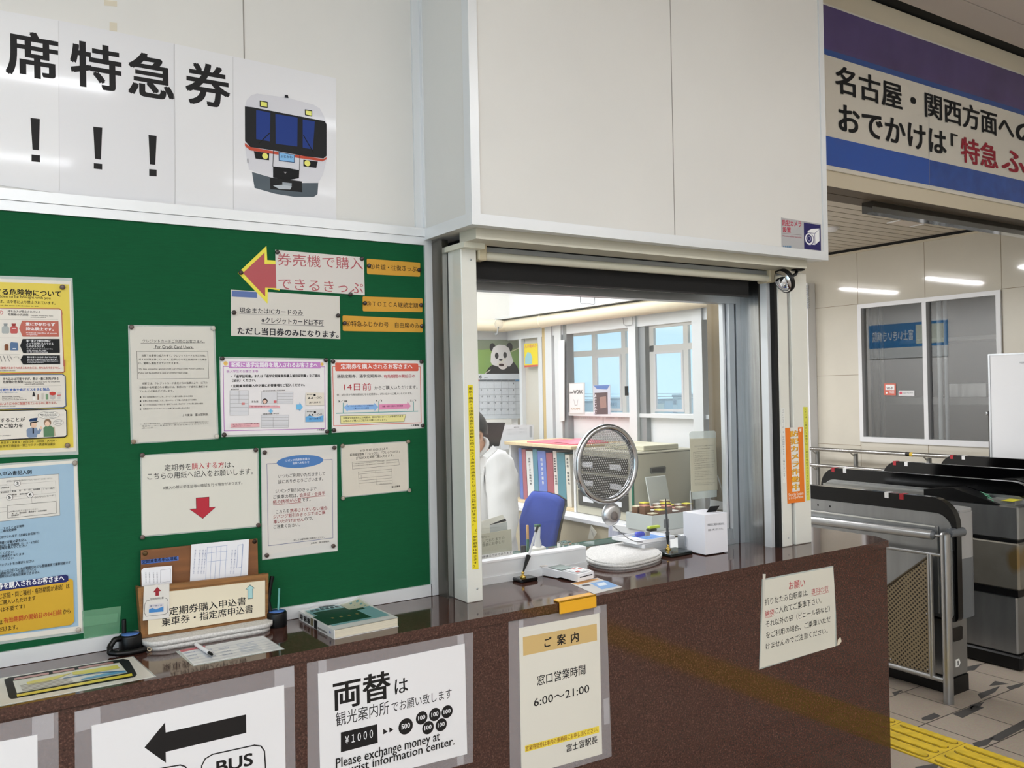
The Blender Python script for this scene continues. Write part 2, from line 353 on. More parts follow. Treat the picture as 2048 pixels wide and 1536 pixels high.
# wall that carries the board, with its upper white panels
mb = MB(); mb.box(-3.6, 1.27, YB, YB + .08, 0, 3.55, PANEL)
xs = onY(487, 40, YB).x
mb.box(xs - .0015, xs + .0015, YB - .0012, YB, 2.10, 3.50, SEAM); mb.box(-.7, -.697, YB - .0012, YB, 2.10, 3.50, SEAM)
structure(mb.build('wall_front'))
tw = mat('old_tape', (214, 206, 186), .5)
for q in ((208, 0, 234, 13), (219, 44, 234, 63)):
    mb = MB(); mb.prism([onY(x, y, YB) for x, y in ((q[0], q[1]), (q[2], q[1] + 2), (q[2], q[3]), (q[0], q[3] - 2))], (0, -.0006, 0), tw)
    tag(mb.build('tape_scrap', org=onY(q[0], q[1], YB)), 'yellowed scrap of tape on the white wall, %s' % ('the upper one at the picture edge' if q[1] == 0 else 'the lower one just above the banner'), 'tape', 'tape scraps above the banner')
# bulkhead over the ticket window
XB0, XB1, YBX, ZBX = 1.249, 2.823, 2.098, 2.068
mb = MB(); mb.box(XB0, XB1, YBX, YB + .1, ZBX, 3.52, PANEL)
xs = onY(1346, 300, YBX).x; mb.box(xs - .0012, xs + .0012, YBX - .001, YBX, ZBX, 3.50, SEAM)
structure(mb.build('wall_upper'))
mb = MB()
mb.box(XB0 - .004, XB0 + .024, YBX - .006, YBX + .001, ZBX, 3.50, ALUW); mb.box(XB1 - .022, XB1 + .004, YBX - .006, YBX + .03, ZBX, 3.50, ALUW)
mb.box(XB0 - .004, XB1 + .004, YBX - .006, YBX + .03, ZBX - .002, ZBX + .03, ALUW)
mb.box(XB0 - .005, XB0, YBX - .006, YBX + .03, ZBX, 3.50, ALUW); mb.box(XB0 - .005, XB0, YBX, YB, ZBX - .002, ZBX + .032, ALUW); mb.box(XB0 - .005, XB0, YB - .02, YB, ZBX, 3.50, ALUW)
mb.box(XB0 - .03, XB0 - .005, YB - .008, YB, 2.10, 3.50, ALUW)
structure(mb.build('trim_1'))
# soffit strips under the bulkhead
mb = MB(); mb.box(1.285, 2.76, 2.14, 2.235, 2.036, ZBX, mat('header_cream', (206, 202, 186), .5)); mb.box(1.345, 2.70, 2.215, 2.40, 2.05, ZBX, DARK); structure(mb.build('trim_2'))
# ------------------------------------------------------------------ green board
nb = thing('notice_board', 'long green cloth notice board with an aluminium frame above the counter', 'notice board', (.3, YB, 1.5))
mb = MB(); mb.box(-1.0, 1.246, YB - .012, YB - .0002, .99, 2.055, GREEN); mb.build('cloth_panel', nb)
YP = YB - .012
mb = MB(); mb.box(-1.0, 1.268, YB - .022, YB - .0002, 2.075, 2.102, ALUW); mb.box(-1.0, 1.268, YB - .018, YB - .0002, 2.05, 2.0745, ALUW); mb.build('top_rail', nb)
mb = MB(); mb.box(-1.0, 1.246, YB - .02, YB - .0002, .9625, .998, ALUW); mb.build('bottom_rail', nb)
mb = MB(); mb.box(1.243, 1.268, YB - .02, YB - .0002, .9625, 2.05, ALUW); mb.build('side_rail', nb)
# ------------------------------------------------------------------ counter
YC, YCP = 2.073, 2.080
ct = thing('service_counter', 'long polished red-brown granite counter under the green board and ticket window', 'counter', (1, 2.2, 0))
mb = MB()
mb.prism([(x, y, ZC - .026) for x, y in ((-1.2, YC), (3.142, YC), (3.19, 2.16), (3.19, 2.515), (2.705, 2.515), (2.705, 2.45), (1.275, 2.45), (1.275, 2.396), (-1.2, 2.396))], (0, 0, .026), GRAN); mb.build('counter_top', ct)
mb = MB(); mb.prism([(x, y, 0) for x, y in ((-1.2, YCP), (3.136, YCP), (3.183, 2.165), (3.183, 2.51), (2.71, 2.51), (2.71, 2.394), (-1.2, 2.394))], (0, 0, ZC - .0285), GRAN)
mb.build('front_panel', ct)
mb = MB(); mb.prism([(x, y, ZC - .0284) for x, y in ((-1.2, YCP + .004), (3.132, YCP + .004), (3.178, 2.168), (3.178, 2.5), (2.72, 2.5), (2.72, 2.39), (-1.2, 2.39))], (0, 0, .0022), DARK); mb.build('joint', ct)
# ------------------------------------------------------------------ posts, jambs and head of the ticket window
def post(name, label, x0, x1, y0, y1, groove=None):
    t = thing(name, label, 'post', ((x0 + x1) / 2, y0, ZC))
    mb = MB()
    if groove:
        mb.box(x0, groove[0], y0, y1, ZC, 2.036, POSTW, .003); mb.box(groove[1], x1, y0, y1, ZC, 2.036, POSTW, .003)
        mb.box(groove[0], groove[1], y0 + .012, y1, ZC, 2.036, mat('grey_groove', (150, 150, 146), .5))
    else: mb.box(x0, x1, y0, y1, ZC, 2.036, POSTW, .002)
    mb.build('post_shaft', t)
    return t
PL = post('white_post', 'slim white square post with a long yellow strip, left of the ticket window', 1.288, 1.342, 2.235, 2.316)
mb = MB(); mb.box(1.278, 1.352, 2.2, 2.326, 2.02, 2.036, CREAMP); mb.build('post_cap', PL)
for z in (1.0, 1.99): mb = MB(); mb.lathe([(.003, 0), (.003, .0015), (0, .002)], (1.322, 2.235, z), (0, -1, 0), ALU, 10); mb.build('screw', PL)
PR = post('white_post', 'wide white grooved post with orange camera sign, right of the ticket window', 2.706, 2.88, 2.236, 2.33, (2.762, 2.782))
mb = MB(); mb.lathe([(.003, 0), (.003, .0015), (0, .002)], (2.738, 2.236, .995), (0, -1, 0), ALU, 10); mb.build('screw', PR)
mb = MB(); mb.box(2.690, 2.7055, 2.24, 2.4, ZC, 2.036, DARK); mb.box(2.672, 2.690, 2.262, 2.30, ZC, 2.036, ALUW); mb.box(2.676, 2.694, 2.30, 2.40, ZC, 2.05, STEEL); mb.box(2.672, 2.692, 2.296, 2.304, ZC, 2.05, mat('dark_metal', (96, 92, 84), .4, .8)); structure(mb.build('trim_3'))
mb = MB(); mb.box(1.2685, 1.2875, 2.32, 2.398, ZC, 2.06, mat('dark_metal', (96, 92, 84), .4, .8)); mb.box(1.2685, 1.345, 2.396, 2.43, ZC, 2.06, STEEL); mb.box(1.27, 1.290, 2.318, 2.33, ZC, 2.06, STEEL); structure(mb.build('trim_4'))
# roller blind
bl = thing('roller_blind', 'black roller blind in a cream cassette across the top of the ticket window', 'blind', (2.0, 2.25, 2.03))
mb = MB(); mb.box(1.346, 2.67, 2.245, 2.29, 2.012, 2.034, mat('grey_rail', (160, 164, 166), .4, .4)); mb.build('rail', bl)
mb = MB(); mb.tube([(1.375, 2.246, 2.006), (2.664, 2.246, 2.006)], .0135, CREAMP, 16); mb.box(1.375, 2.664, 2.238, 2.262, 1.994, 2.016, CREAMP, .003); mb.build('cassette', bl)
for x in (1.347, 2.655):
    mb = MB(); mb.box(x, x + .03, 2.228, 2.295, 1.990, 2.040, mat('aged_plastic', (208, 196, 166), .45), .004); mb.build('end_cap', bl)
mb = MB(); mb.box(1.350, 2.575, 2.266, 2.270, 1.934, 2.010, mat('black_blind_cloth', (9, 8, 8), .85)); mb.box(1.350, 2.575, 2.262, 2.274, 1.932, 1.938, mat('black_blind_bar', (16, 15, 15), .5)); mb.build('cloth', bl)
mb = MB(); mb.lathe([(.008, 0), (.008, .003), (.005, .0035), (0, .0036)], onY(1390, 523, 2.2449) + Vector((0, 0, 0)), (0, -1, 0), BLACKP, 14); mb.build('knob', bl)
# ticket window: frame, sill and pane
YG = 2.42
wn = thing('ticket_window', 'aluminium ticket window with one clear pane over the counter', 'window', (2.0, YG, ZC)); wn['kind'] = 'structure'
wn.name = 'window_1'
mb = MB(); mb.box(1.345, 2.70, 2.40, 2.45, 1.922, 1.95, ALU); mb.box(1.345, 2.70, 2.40, 2.45, 1.95, 2.068, DARK); mb.build('window_head', wn)
mb = MB(); mb.box(2.615, 2.645, 2.405, 2.45, .9615, 1.922, ALU); mb.box(2.650, 2.676, 2.40, 2.45, .9615, 2.05, ALU); mb.box(2.6, 2.612, 2.425, 2.445, 1.0, 1.922, ALUW); mb.build('window_jamb', wn)
mb = MB(); mb.box(1.345, 1.872, 2.402, 2.445, .9615, .985, ALUW); mb.box(1.345, 1.872, 2.408, 2.445, .985, 1.032, ALUW); mb.box(1.345, 1.872, 2.405, 2.45, 1.032, 1.038, WHITEP); mb.build('window_sill', wn)
mb = MB(); mb.box(2.35, 2.6145, 2.404, 2.445, .9615, .982, ALU); mb.box(2.35, 2.6145, 2.408, 2.445, .982, 1.022, ALU); mb.build('window_sill', wn)
mb = MB(); mb.box(1.345, 2.60, 2.424, 2.428, 1.03, 1.925, sheer('window_glass', (235, 245, 242), .015, .0, .06)); mb.build('glass_pane', wn)
# ------------------------------------------------------------------ banner on the upper wall
PU, PB, PF = planeY(YB), planeY(YP), planeY(YCP)
A = (0, 0, 2.9257)
bn = thing('paper_banner', 'long white banner of joined sheets with big black characters and a train picture', 'banner', onY(300, 250, YB))
PAPER = (226, 226, 228)
s = Sheet(PU, (0, 0, 1)); s.paper(PAPER, [(-70, 9), (117, 41), (118, 387), (-70, 361)]); s.crop(*A)
s.text('席', 33, 432, 345, 272, bold=.03).poly(K, [(178, 690), (233, 697), (228, 880), (190, 876)]).poly(K, [(184, 905), (234, 910), (234, 950), (184, 945)]); s.line((206, 206, 208), [(342, 125), (348, 1115)], 4); s.build('sheet', parent=bn)
s = Sheet(PU, (0, 0, 1)); s.paper((222, 222, 225), [(117.3, 41), (349, 88), (350.5, 417), (118.3, 387)]); s.crop(*A)
s.text('特', 412, 497, 714, 268, bold=.03).text('急', 750, 552, 1024, 258, bold=.03).poly(K, [(545, 742), (598, 748), (590, 935), (555, 930)]).poly(K, [(548, 955), (597, 960), (597, 993), (548, 988)]).poly(K, [(868, 790), (916, 796), (908, 965), (876, 962)]).poly(K, [(872, 990), (916, 994), (916, 1033), (872, 1030)])
s.line((206, 206, 208), [(1016, 262), (1022, 1200)], 4); s.build('sheet', parent=bn)
s = Sheet(PU, (0, 0, 1)); s.paper((226, 226, 228), [(349.3, 88), (466, 113), (467, 428), (350.8, 417)]); s.crop(*A)
s.text('券', 1085, 603, 1348, 252, bold=.03); s.line((206, 206, 208), [(1362, 335), (1364, 1220)], 4); s.build('sheet', parent=bn)
s = Sheet(PU, (0, 0, 1)); s.paper((224, 224, 227), [(466.3, 113), (672, 157), (672.5, 443), (467.3, 428)]); s.crop(480, 180, 6.4)
s.poly((206, 206, 213), [(60, 215), (85, 130), (140, 70), (215, 48), (600, 100), (940, 190), (1020, 240), (1070, 330), (1105, 430), (1105, 890), (1060, 1080), (1000, 1190), (790, 1175), (390, 1120), (115, 1020), (80, 850), (60, 720)])
s.poly((84, 94, 102), [(150, 1050), (390, 1120), (790, 1190), (1000, 1190), (990, 1335), (940, 1370), (700, 1370), (450, 1330), (185, 1255)])
s.poly((38, 40, 42), [(380, 1120), (790, 1170), (795, 1310), (385, 1270)]).poly((120, 132, 140), [(540, 1180), (660, 1195), (655, 1250), (540, 1240)]).poly((140, 150, 156), [(420, 1225), (540, 1215), (660, 1235), (640, 1275), (500, 1270)])
s.poly((42, 44, 46), [(60, 212), (150, 222), (1080, 400), (1105, 440), (1105, 845), (1065, 878), (830, 850), (400, 770), (130, 732), (62, 655)])
s.poly((33, 58, 128), [(205, 258), (385, 293), (380, 660), (205, 630)]).poly((33, 58, 128), [(450, 308), (735, 355), (730, 725), (455, 690)]).poly((33, 58, 128), [(800, 378), (955, 405), (930, 762), (800, 740)])
s.line((20, 22, 26), [(240, 685), (375, 555)], 12).line((20, 22, 26), [(935, 800), (810, 585)], 12)
s.poly((188, 78, 58), [(58, 680), (130, 732), (490, 796), (490, 832), (130, 775), (62, 722)]).poly((188, 78, 58), [(700, 830), (1060, 885), (1104, 862), (1104, 890), (1050, 916), (700, 866)])
s.line((70, 70, 74), [(424, 775), (418, 985)], 7).line((70, 70, 74), [(762, 840), (757, 1030)], 7)
for q, y in (([(248, 135), (352, 155), (352, 232), (250, 218)], [(260, 148), (342, 165), (342, 220), (262, 207)]), ([(825, 250), (920, 265), (920, 342), (828, 325)], [(835, 264), (910, 276), (910, 330), (838, 316)])):
    s.poly((32, 32, 34), q).poly((222, 222, 96), y)
s.poly((30, 30, 32), [(175, 785), (370, 815), (368, 902), (195, 880)]).oval((226, 222, 100), 318, 848, 38).poly((30, 30, 32), [(808, 895), (992, 917), (972, 1000), (808, 978)]).oval((226, 222, 100), 858, 940, 38)
s.poly((52, 78, 120), [(492, 795), (694, 832), (694, 934), (494, 908)]).poly((112, 174, 222), [(500, 805), (686, 838), (686, 925), (502, 900)]).text('ふじかわ', 514, 868, 668, 34, (24, 40, 90), .02, 880)
s.poly((26, 26, 28), [(420, 980), (600, 1000), (755, 1030), (750, 1130), (600, 1160), (420, 1120)]).poly((120, 120, 122), [(555, 1050), (595, 1052), (575, 1078)]).poly((34, 36, 46), [(570, 65), (610, 70), (617, 106), (568, 101)])
s.poly((90, 92, 96), [(90, 880), (100, 880), (102, 940), (92, 936)]); s.build('sheet', parent=bn)
# ------------------------------------------------------------------ posters on the green board
CB = (0, 525, 4.096); Q1 = (0, 540, 8.5333); Q2 = (0, 720, 8.0833); CC = (0, 900, 3.84); Q3 = (0, 910, 8.5333); E = (420, 470, 3.7457); FF = (230, 620, 3.0128); G = (500, 880, 5.3895)
BEI = (206, 203, 194)
# yellow poster about dangerous goods
s = Sheet(PB, (0, 0, 1)); s.paper((218, 212, 200), [(-66, 555), (141.2, 562.3), (153, 902.8), (-66, 912)])
s.poly((214, 192, 60), [(-60, 562), (138, 569), (147, 895), (-60, 903)]); s.crop(*Q1)
s.text('する危険物について', -100, 421, 1045, 112, (34, 32, 28), .035).text('forbidden to be brought with you', -170, 480, 862, 62, (52, 46, 30), .012).text('みは、法令等により禁止されています。', -70, 563, 945, 58, (52, 46, 30), .015).text('or on the train is forbidden by law.', -60, 614, 665, 26, (70, 62, 40))
s.line((162, 84, 60), [(-200, 652), (1015, 664), (1050, 690), (1060, 760)], 16)
s.poly((222, 216, 206), [(-200, 660), (1012, 672), (1044, 698), (1088, 1735), (-200, 1735)]); s.line((168, 84, 62), [(1050, 690), (1088, 1640)], 16)
s.text('の', -30, 765, 55, 76, (190, 92, 88), .02).text('持ち込みが禁止されている', 130, 726, 690, 44, (60, 58, 56), .02).text('危険物の代表例', 135, 780, 480, 40, (60, 58, 56), .02).text('Examples of hazardous items', 525, 790, 905, 24).text('prohibited onboard', 525, 818, 780, 22)
s.line((150, 146, 140), [(-100, 848), (990, 850)], 3).line((150, 146, 140), [(-100, 1155), (340, 1158)], 3).line((150, 146, 140), [(-100, 1440), (340, 1440)], 3)
s.poly((176, 84, 66), [(325, 1000), (375, 866), (995, 874), (1005, 1140), (385, 1138)]).text('量にかかわらず', 438, 950, 935, 56, W, .035).text('持込禁止です。', 440, 1034, 915, 58, W, .035).text('Prohibited regardless of amount', 445, 1088, 968, 26, W).text('or quantity', 450, 1118, 640, 24, W)
s.poly((160, 166, 164), [(30, 985), (50, 960), (130, 960), (155, 985), (155, 1070), (135, 1085), (50, 1085), (30, 1070)]).poly((130, 136, 136), [(60, 915), (130, 915), (122, 960), (68, 960)]).poly((180, 70, 66), [(175, 985), (195, 960), (280, 960), (300, 985), (300, 1070), (282, 1085), (192, 1085), (177, 1070)]).poly((150, 60, 56), [(195, 915), (272, 915), (262, 960), (205, 960)]).line(W, [(205, 1000), (270, 1000)], 12)
s.poly((30, 32, 36), [(340, 1295), (385, 1178), (1015, 1178), (1020, 1415), (395, 1420)]).text('量・重さや梱包状態に', 448, 1226, 865, 38, W, .02).text('よっては持ち込みできる', 448, 1275, 908, 40, W, .02).text('ものがあります。', 450, 1325, 765, 40, W, .02).text('Can be allowed onboard depending', 455, 1358, 895, 22, W).text('on the amount, the weight', 455, 1384, 790, 22, W).text('and the condition of packing.', 455, 1411, 818, 22, W)
s.poly((120, 74, 48), [(75, 1290), (90, 1265), (128, 1265), (145, 1290), (145, 1370), (75, 1370)]).poly((60, 96, 138), [(172, 1250), (190, 1228), (230, 1235), (300, 1240), (306, 1260), (306, 1372), (175, 1372)]).line(W, [(220, 1345), (268, 1345)], 18)
s.poly((30, 32, 36), [(345, 1535), (390, 1455), (1020, 1455), (1026, 1604), (395, 1612)]).text('他のお客さまに危害を及ぼすおそれが', 460, 1502, 975, 30, W, .02).text('ないように梱包されたものを除きます', 465, 1542, 985, 30, W, .02).text('Sundries items possible that may harm', 465, 1566, 990, 18, W).text('or bring other customers', 465, 1590, 740, 18, W)
for a in ((0, 1470, 30, 1560), (55, 1465, 95, 1560), (115, 1460, 160, 1560), (165, 1462, 205, 1530)): s.line((90, 90, 92), [a[:2], a[2:]], 9)
s.line((130, 126, 120), [(235, 1500), (260, 1480), (310, 1482), (322, 1510)], 7)
s.crop(*Q2)
s.text('等を破損するおそれのあるものなどは、持ち込みできません。', -60, 148, 970, 40, (188, 70, 58), .015).text('prohibited onboard.', 0, 184, 250, 20)
s.line((172, 84, 60), [(1045, 0), (1042, 185), (1010, 203), (-200, 222)], 16)
s.poly((216, 210, 200), [(-200, 252), (1012, 240), (1046, 265), (1060, 735), (1020, 758), (-200, 796)]); s.line((44, 78, 124), [(-200, 245), (1010, 234), (1050, 262), (1064, 740), (1022, 765), (-200, 800)], 15)
s.text('持ち込みは可能ですが、重さ・量に制限がある', 42, 332, 945, 46, K, .03).text('危険物の代表例', 45, 380, 370, 42, K, .03).text('Examples of hazardous items that are allowed', 395, 372, 965, 24).text('onboard with restrictions', 395, 400, 710, 22)
s.line((150, 146, 140), [(-50, 442), (985, 415)], 3).text('可燃性液体や高圧ガスを含む製品', -15, 508, 795, 48, (52, 96, 170), .03).text('Flammable or high-pressure gas', -120, 540, 285, 20, (90, 120, 170))
for i, (t, x) in enumerate((('Alcoholic drinks, Cosmetics,', 325), ('Medical supplies, Sprays, Paints,', 372), ('Gas Canisters for Portable Stoves, etc.', 432))): s.text(t, 30, 606 + 25 * i, x, 20)
s.poly((60, 60, 64), [(535, 515), (548, 515), (570, 585), (518, 588)]).poly((230, 228, 222), [(525, 600), (570, 598), (570, 645), (525, 648)]).poly((126, 84, 60), [(602, 560), (622, 552), (628, 640), (600, 642)]).poly((190, 184, 174), [(665, 540), (705, 536), (700, 636), (670, 638)]).poly((104, 140, 104), [(735, 560), (752, 545), (775, 560), (778, 636), (738, 638)])
s.poly((178, 174, 170), [(805, 560), (890, 556), (890, 625), (850, 638), (808, 628)]).poly((186, 64, 56), [(796, 522), (845, 514), (895, 522), (895, 560), (850, 575), (798, 562)]).poly((196, 192, 188), [(928, 530), (950, 508), (976, 528), (976, 632), (928, 634)]).line((180, 64, 60), [(928, 570), (976, 568)], 16)
s.text('ないように十分に保護されているものに限ります。', -25, 734, 918, 48, (190, 74, 60), .015).text('protected from leakage', -60, 762, 250, 20).line((150, 146, 140), [(-50, 682), (990, 655)], 3)
s.poly((220, 214, 204), [(-200, 826), (1035, 796), (1068, 826), (1074, 1210), (1040, 1238), (-200, 1296)]); s.line((24, 24, 26), [(-200, 826), (1035, 792), (1072, 824), (1078, 1212), (1042, 1242), (-200, 1300)], 19)
s.text('分別することが', -160, 1012, 400, 70, K, .03).text('何とぞご協力を', -190, 1108, 365, 68, K, .03).text('for passengers.', -10, 1235, 178, 22)
s.poly((112, 132, 160), [(425, 1130), (450, 1105), (520, 1090), (590, 1095), (610, 1145), (650, 1085), (682, 1100), (640, 1190), (600, 1200), (590, 1248), (465, 1255), (430, 1230)]).poly((222, 186, 160), [(495, 1015), (588, 1000), (588, 1070), (560, 1098), (505, 1090)]).poly((28, 28, 30), [(483, 1005), (590, 990), (590, 1010), (505, 1020), (500, 1070), (485, 1060)]).poly((36, 60, 98), [(466, 975), (490, 945), (606, 930), (592, 984), (480, 998)]).poly((28, 30, 34), [(590, 985), (628, 990), (600, 1004)]).poly((30, 34, 52), [(522, 1095), (544, 1095), (546, 1185), (524, 1190)]).poly((222, 186, 160), [(635, 1105), (660, 1062), (684, 1100), (660, 1125)])
s.poly((176, 160, 136), [(830, 1085), (880, 1080), (892, 1220), (850, 1226)]).poly((72, 116, 78), [(698, 1095), (735, 1070), (820, 1062), (862, 1095), (870, 1238), (702, 1243)]).oval((128, 100, 76), 765, 1012, 60, 62).oval((224, 190, 164), 762, 1032, 40, 44)
for x, y, rx, ry in ((785, 888, 176, 62), (940, 1010, 84, 48)): s.oval((120, 118, 112), x, y, rx, ry).oval((226, 222, 214), x, y, rx - 5, ry - 5)
s.text('お客様のお荷物を', 705, 862, 868, 18).text('確認させていただきます', 640, 892, 930, 20).text('May I inspect the contents', 660, 912, 918, 16).text('of your baggage?', 712, 932, 866, 16).text('わかりました', 875, 1006, 1003, 20).text('Understood', 890, 1030, 990, 16)
s.text('東日本・JR東海・JR西日本・JR四国・JR九州・', 8, 1362, 912, 44, (66, 58, 24), .012).text('日本地下鉄協会・第三セクター鉄道等協議会', 0, 1416, 890, 46, (66, 58, 24), .012)
o = s.build('poster', 'yellow poster about dangerous goods with a police officer drawing, at the left edge', 'poster'); film(o, PB, (0, 0, 1), [(-70, 549), (145, 556), (157, 909), (-70, 918)])
# blue poster: how to fill in the form
s = Sheet(PB, (0, 0, 1)); s.paper((222, 218, 208), [(-66, 936), (153.3, 920.3), (164.6, 1261.5), (-66, 1291)])
s.poly((150, 180, 202), [(-60, 942), (147, 926.5), (157, 1252), (-60, 1280)]); s.crop(*Q3)
s.text('購入申込書記入例', -135, 366, 542, 74, (28, 34, 46), .035, 322)
s.poly((110, 112, 112), [(-200, 412), (1002, 318), (1026, 1032), (-200, 1158)]).poly((216, 213, 206), [(-200, 418), (997, 325), (1019, 1025), (-200, 1150)])
g = (120, 118, 114)
s.line(g, [(175, 512), (180, 640)], 3).line(g, [(-50, 530), (945, 440), (955, 640), (-50, 740)], 3).line(g, [(-50, 625), (950, 540)], 3).line(g, [(110, 445), (115, 500), (-50, 515)], 3).line(g, [(530, 575), (535, 630)], 3).line(g, [(712, 560), (718, 660)], 3).line(g, [(125, 770), (945, 680), (955, 790)], 3).line(g, [(-50, 905), (110, 895)], 3).line(g, [(-50, 980), (115, 965)], 3).line(g, [(540, 735), (545, 820)], 3)
s.text('お申込みの際は太線の枠内をボールペンではっきりとご記入ください', 120, 462, 890, 30, (120, 118, 114), .005, 412).text('ご利用区間', 10, 578, 155, 30, K, .01, 565).text('有効開始日', 10, 655, 155, 30, K, .01, 642).text('平成　年　月　日', 200, 635, 515, 30, K, .01, 605).text('有効期間', 568, 605, 682, 28, K, .01, 592).text('1・3・6箇月', 742, 592, 925, 26, K, .01, 575).text('普通　新幹線', 200, 690, 460, 26, K, .01, 670).text('クレジットカード', 590, 745, 910, 36, (110, 108, 104), .005, 705)
s.line((60, 60, 62), [(128, 862), (955, 787), (963, 990), (132, 1076)], 5, True).text('この欄には記入しないでください。', 150, 980, 660, 28, K, .005, 930).text('受　付　種別番号　通用番号　定期券種別', 200, 1012, 795, 26, K, .008, 955).text('証明書番号（', 195, 1045, 355, 26, K, .01, 1028)
for ch, x, y in (('3', 293, 483), ('5', 163, 722), ('6', 513, 678)): s.oval((44, 44, 52), x, y, 50).oval((226, 224, 220), x, y, 45).text(ch, x - 22, y + 27, x + 22, 54, K, .03)
s.crop(*CC)
for t, x0, y0, x1, h, y1 in (('…ＴＯＩＣＡ定期券', 4, 614, 187, 20, 590), ('…磁気定期券', 4, 632, 128, 20, 618), ('に印字されます（正確なお名前で）', -12, 682, 300, 22, 645), ('明書に記載の駅を記入', -8, 724, 203, 22, 698), ('始日と有効期間（1・3・6カ月）', -8, 748, 297, 22, 712), ('駅域を選んでください', -8, 766, 205, 22, 742), ('してください', -22, 802, 103, 20, 792), ('の連絡先となります', -10, 826, 185, 20, 806), ('してください', -22, 848, 103, 20, 838), ('クレジットをお選びください', -10, 894, 260, 22, 860), ('チャージされていれば期限切れでも普通運賃で乗車可能です', -12, 944, 540, 24, 872), ('（期限切れにご注意ください）', -6, 960, 275, 22, 928), ('期限切れの場合は乗車できません', -10, 982, 303, 22, 946)):
    s.text(t, x0, y0, x1, h, (50, 58, 70), .018, y1)
s.poly((202, 162, 52), [(-200, 1095), (540, 985), (560, 1000), (568, 1315), (545, 1340), (-200, 1445)]).poly((38, 42, 96), [(-200, 1055), (505, 955), (522, 965), (524, 1000), (508, 1012), (-200, 1108)]).text('券を購入されるお客さまへ', -20, 1072, 492, 50, W, .03, 1002)
s.text('同じ区間・同じ種別・有効期間が連続）は', -40, 1150, 533, 44, (60, 46, 20), .018, 1062).text('ご購入いただけます', -5, 1190, 272, 38, (60, 46, 20), .018, 1152).text('券は不要です）', -30, 1250, 190, 38, (60, 46, 20), .018, 1215).text('は', 0, 1340, 20, 36, (60, 46, 20), .018, 1336).text('有効期間の開始日の14日前', 28, 1330, 474, 44, (176, 62, 40), .022, 1262).text('から', 482, 1260, 541, 38, (60, 46, 20), .018, 1250).text('だけます。', -10, 1398, 138, 38, (60, 46, 20), .018, 1372)
o = s.build('poster', 'light blue poster with a form example and ochre box, below the yellow poster', 'poster'); film(o, PB, (0, 0, 1), [(-70, 932), (155, 917), (168, 1266), (-70, 1298)])
# credit card notice
s = Sheet(PB, FF); s.paper(BEI, [(88, 98), (590, 103), (614, 772), (108, 800)])
s.text('クレジットカードご利用のお客さまへ', 165, 196, 530, 21, K, 0).line(K, [(155, 200), (541, 198)], 2).text('For Credit Card Users', 242, 231, 465, 18, K, .01).line(K, [(232, 233), (474, 231)], 2).line((90, 88, 84), [(130, 250), (558, 250), (565, 412), (136, 417)], 2, True)
for t, x0, y0, x1, h in (('当駅では警察の協力を得て、クレジットカードの不正利用に', 160, 281, 550, 14), ('対する対策を講じています。犯罪となる不正使用があった場合', 142, 305, 552, 14), ('は、警察へ連絡させていただきます。', 142, 328, 386, 14), ("We take precaution against Credit Card Fraud under Police's guidance.", 142, 362, 537, 11), ('Police will be notified in case of criminal fraud usage.', 142, 386, 440, 11), ('当駅では、クレジットカード会社からの指摘により、以下の', 163, 450, 556, 14), ('お取扱いを希望される場合には、事前にカード会社に連絡させ', 147, 474, 556, 14), ('ていただく場合がございます。', 147, 497, 352, 14), ('同じ日同区間のきっぷを、カードで大量にお買い求めの場合', 168, 530, 468, 10), ('お買い求めの商品ごとに、別々のカードで購入を希望される場合', 168, 553, 490, 10), ('カードでのお支払い手続きを一度終了した後、改めてカードでお買い求めの場合', 168, 577, 530, 10), ('複数回のクレジットカードにより繰り返しお買い求めの場合', 168, 602, 450, 10), ('ＪＲ東海　富士宮駅長', 405, 642, 560, 16), ('※　表記の場合以外でも、ご利用目的の確認などにご協力いただく場合がございます', 152, 692, 563, 8), ('場合がございますので、あらかじめご了承ください。', 160, 704, 563, 8), ('お願いいたします。', 160, 716, 232, 8)): s.text(t, x0, y0, x1, h, (78, 74, 70), -.004)
for y in (525, 549, 573, 598): s.oval(K, 153, y, 4)
o = s.build('notice', 'tall beige notice for credit card users pinned on the green board', 'notice'); film(o, PB, FF, [(78, 90), (602, 96), (624, 776), (95, 808)])
# arrow and ticket machine sign
s = Sheet(PB, E, .0012); s.paper((226, 214, 60), [(208, 285), (422, 82), (428, 188), (520, 194), (520, 415), (432, 402), (430, 515)]); s.poly((168, 62, 70), [(245, 285), (408, 132), (408, 218), (520, 222), (520, 398), (412, 395), (412, 462)])
s.build('arrow_sign', 'red paper arrow with a yellow border pointing left on the green board', 'sign')
s = Sheet(PB, E, .0022); s.paper((208, 203, 198), [(487, 112), (1150, 168), (1157, 452), (495, 405)]); s.text('券売機で購入', 503, 228, 1143, 92, (164, 66, 74), .004, 262).text('できるきっぷ', 510, 405, 1145, 84, (164, 66, 74), .004, 440)
s.build('notice', 'white strip notice in large red characters, right of the red arrow', 'notice')
s = Sheet(PB, E, .0008); s.paper((206, 202, 194), [(155, 410), (970, 460), (975, 780), (157, 755)]); s.poly((74, 100, 158), [(162, 416), (352, 428), (352, 472), (162, 462)])
s.text('現金またはICカードのみ', 220, 585, 696, 44, (44, 44, 58), .012, 602).line((120, 118, 120), [(220, 590), (700, 606)], 2).text('※クレジットカードは不可', 385, 660, 850, 44, (44, 44, 58), .02, 680).line((70, 70, 84), [(385, 666), (852, 684)], 3).text('ただし当日券のみになります。', 205, 744, 962, 56, (44, 44, 58), .03, 772)
s.build('notice', 'white notice with a blue corner patch and three lines, under the red arrow', 'notice')
OR = (202, 152, 58)
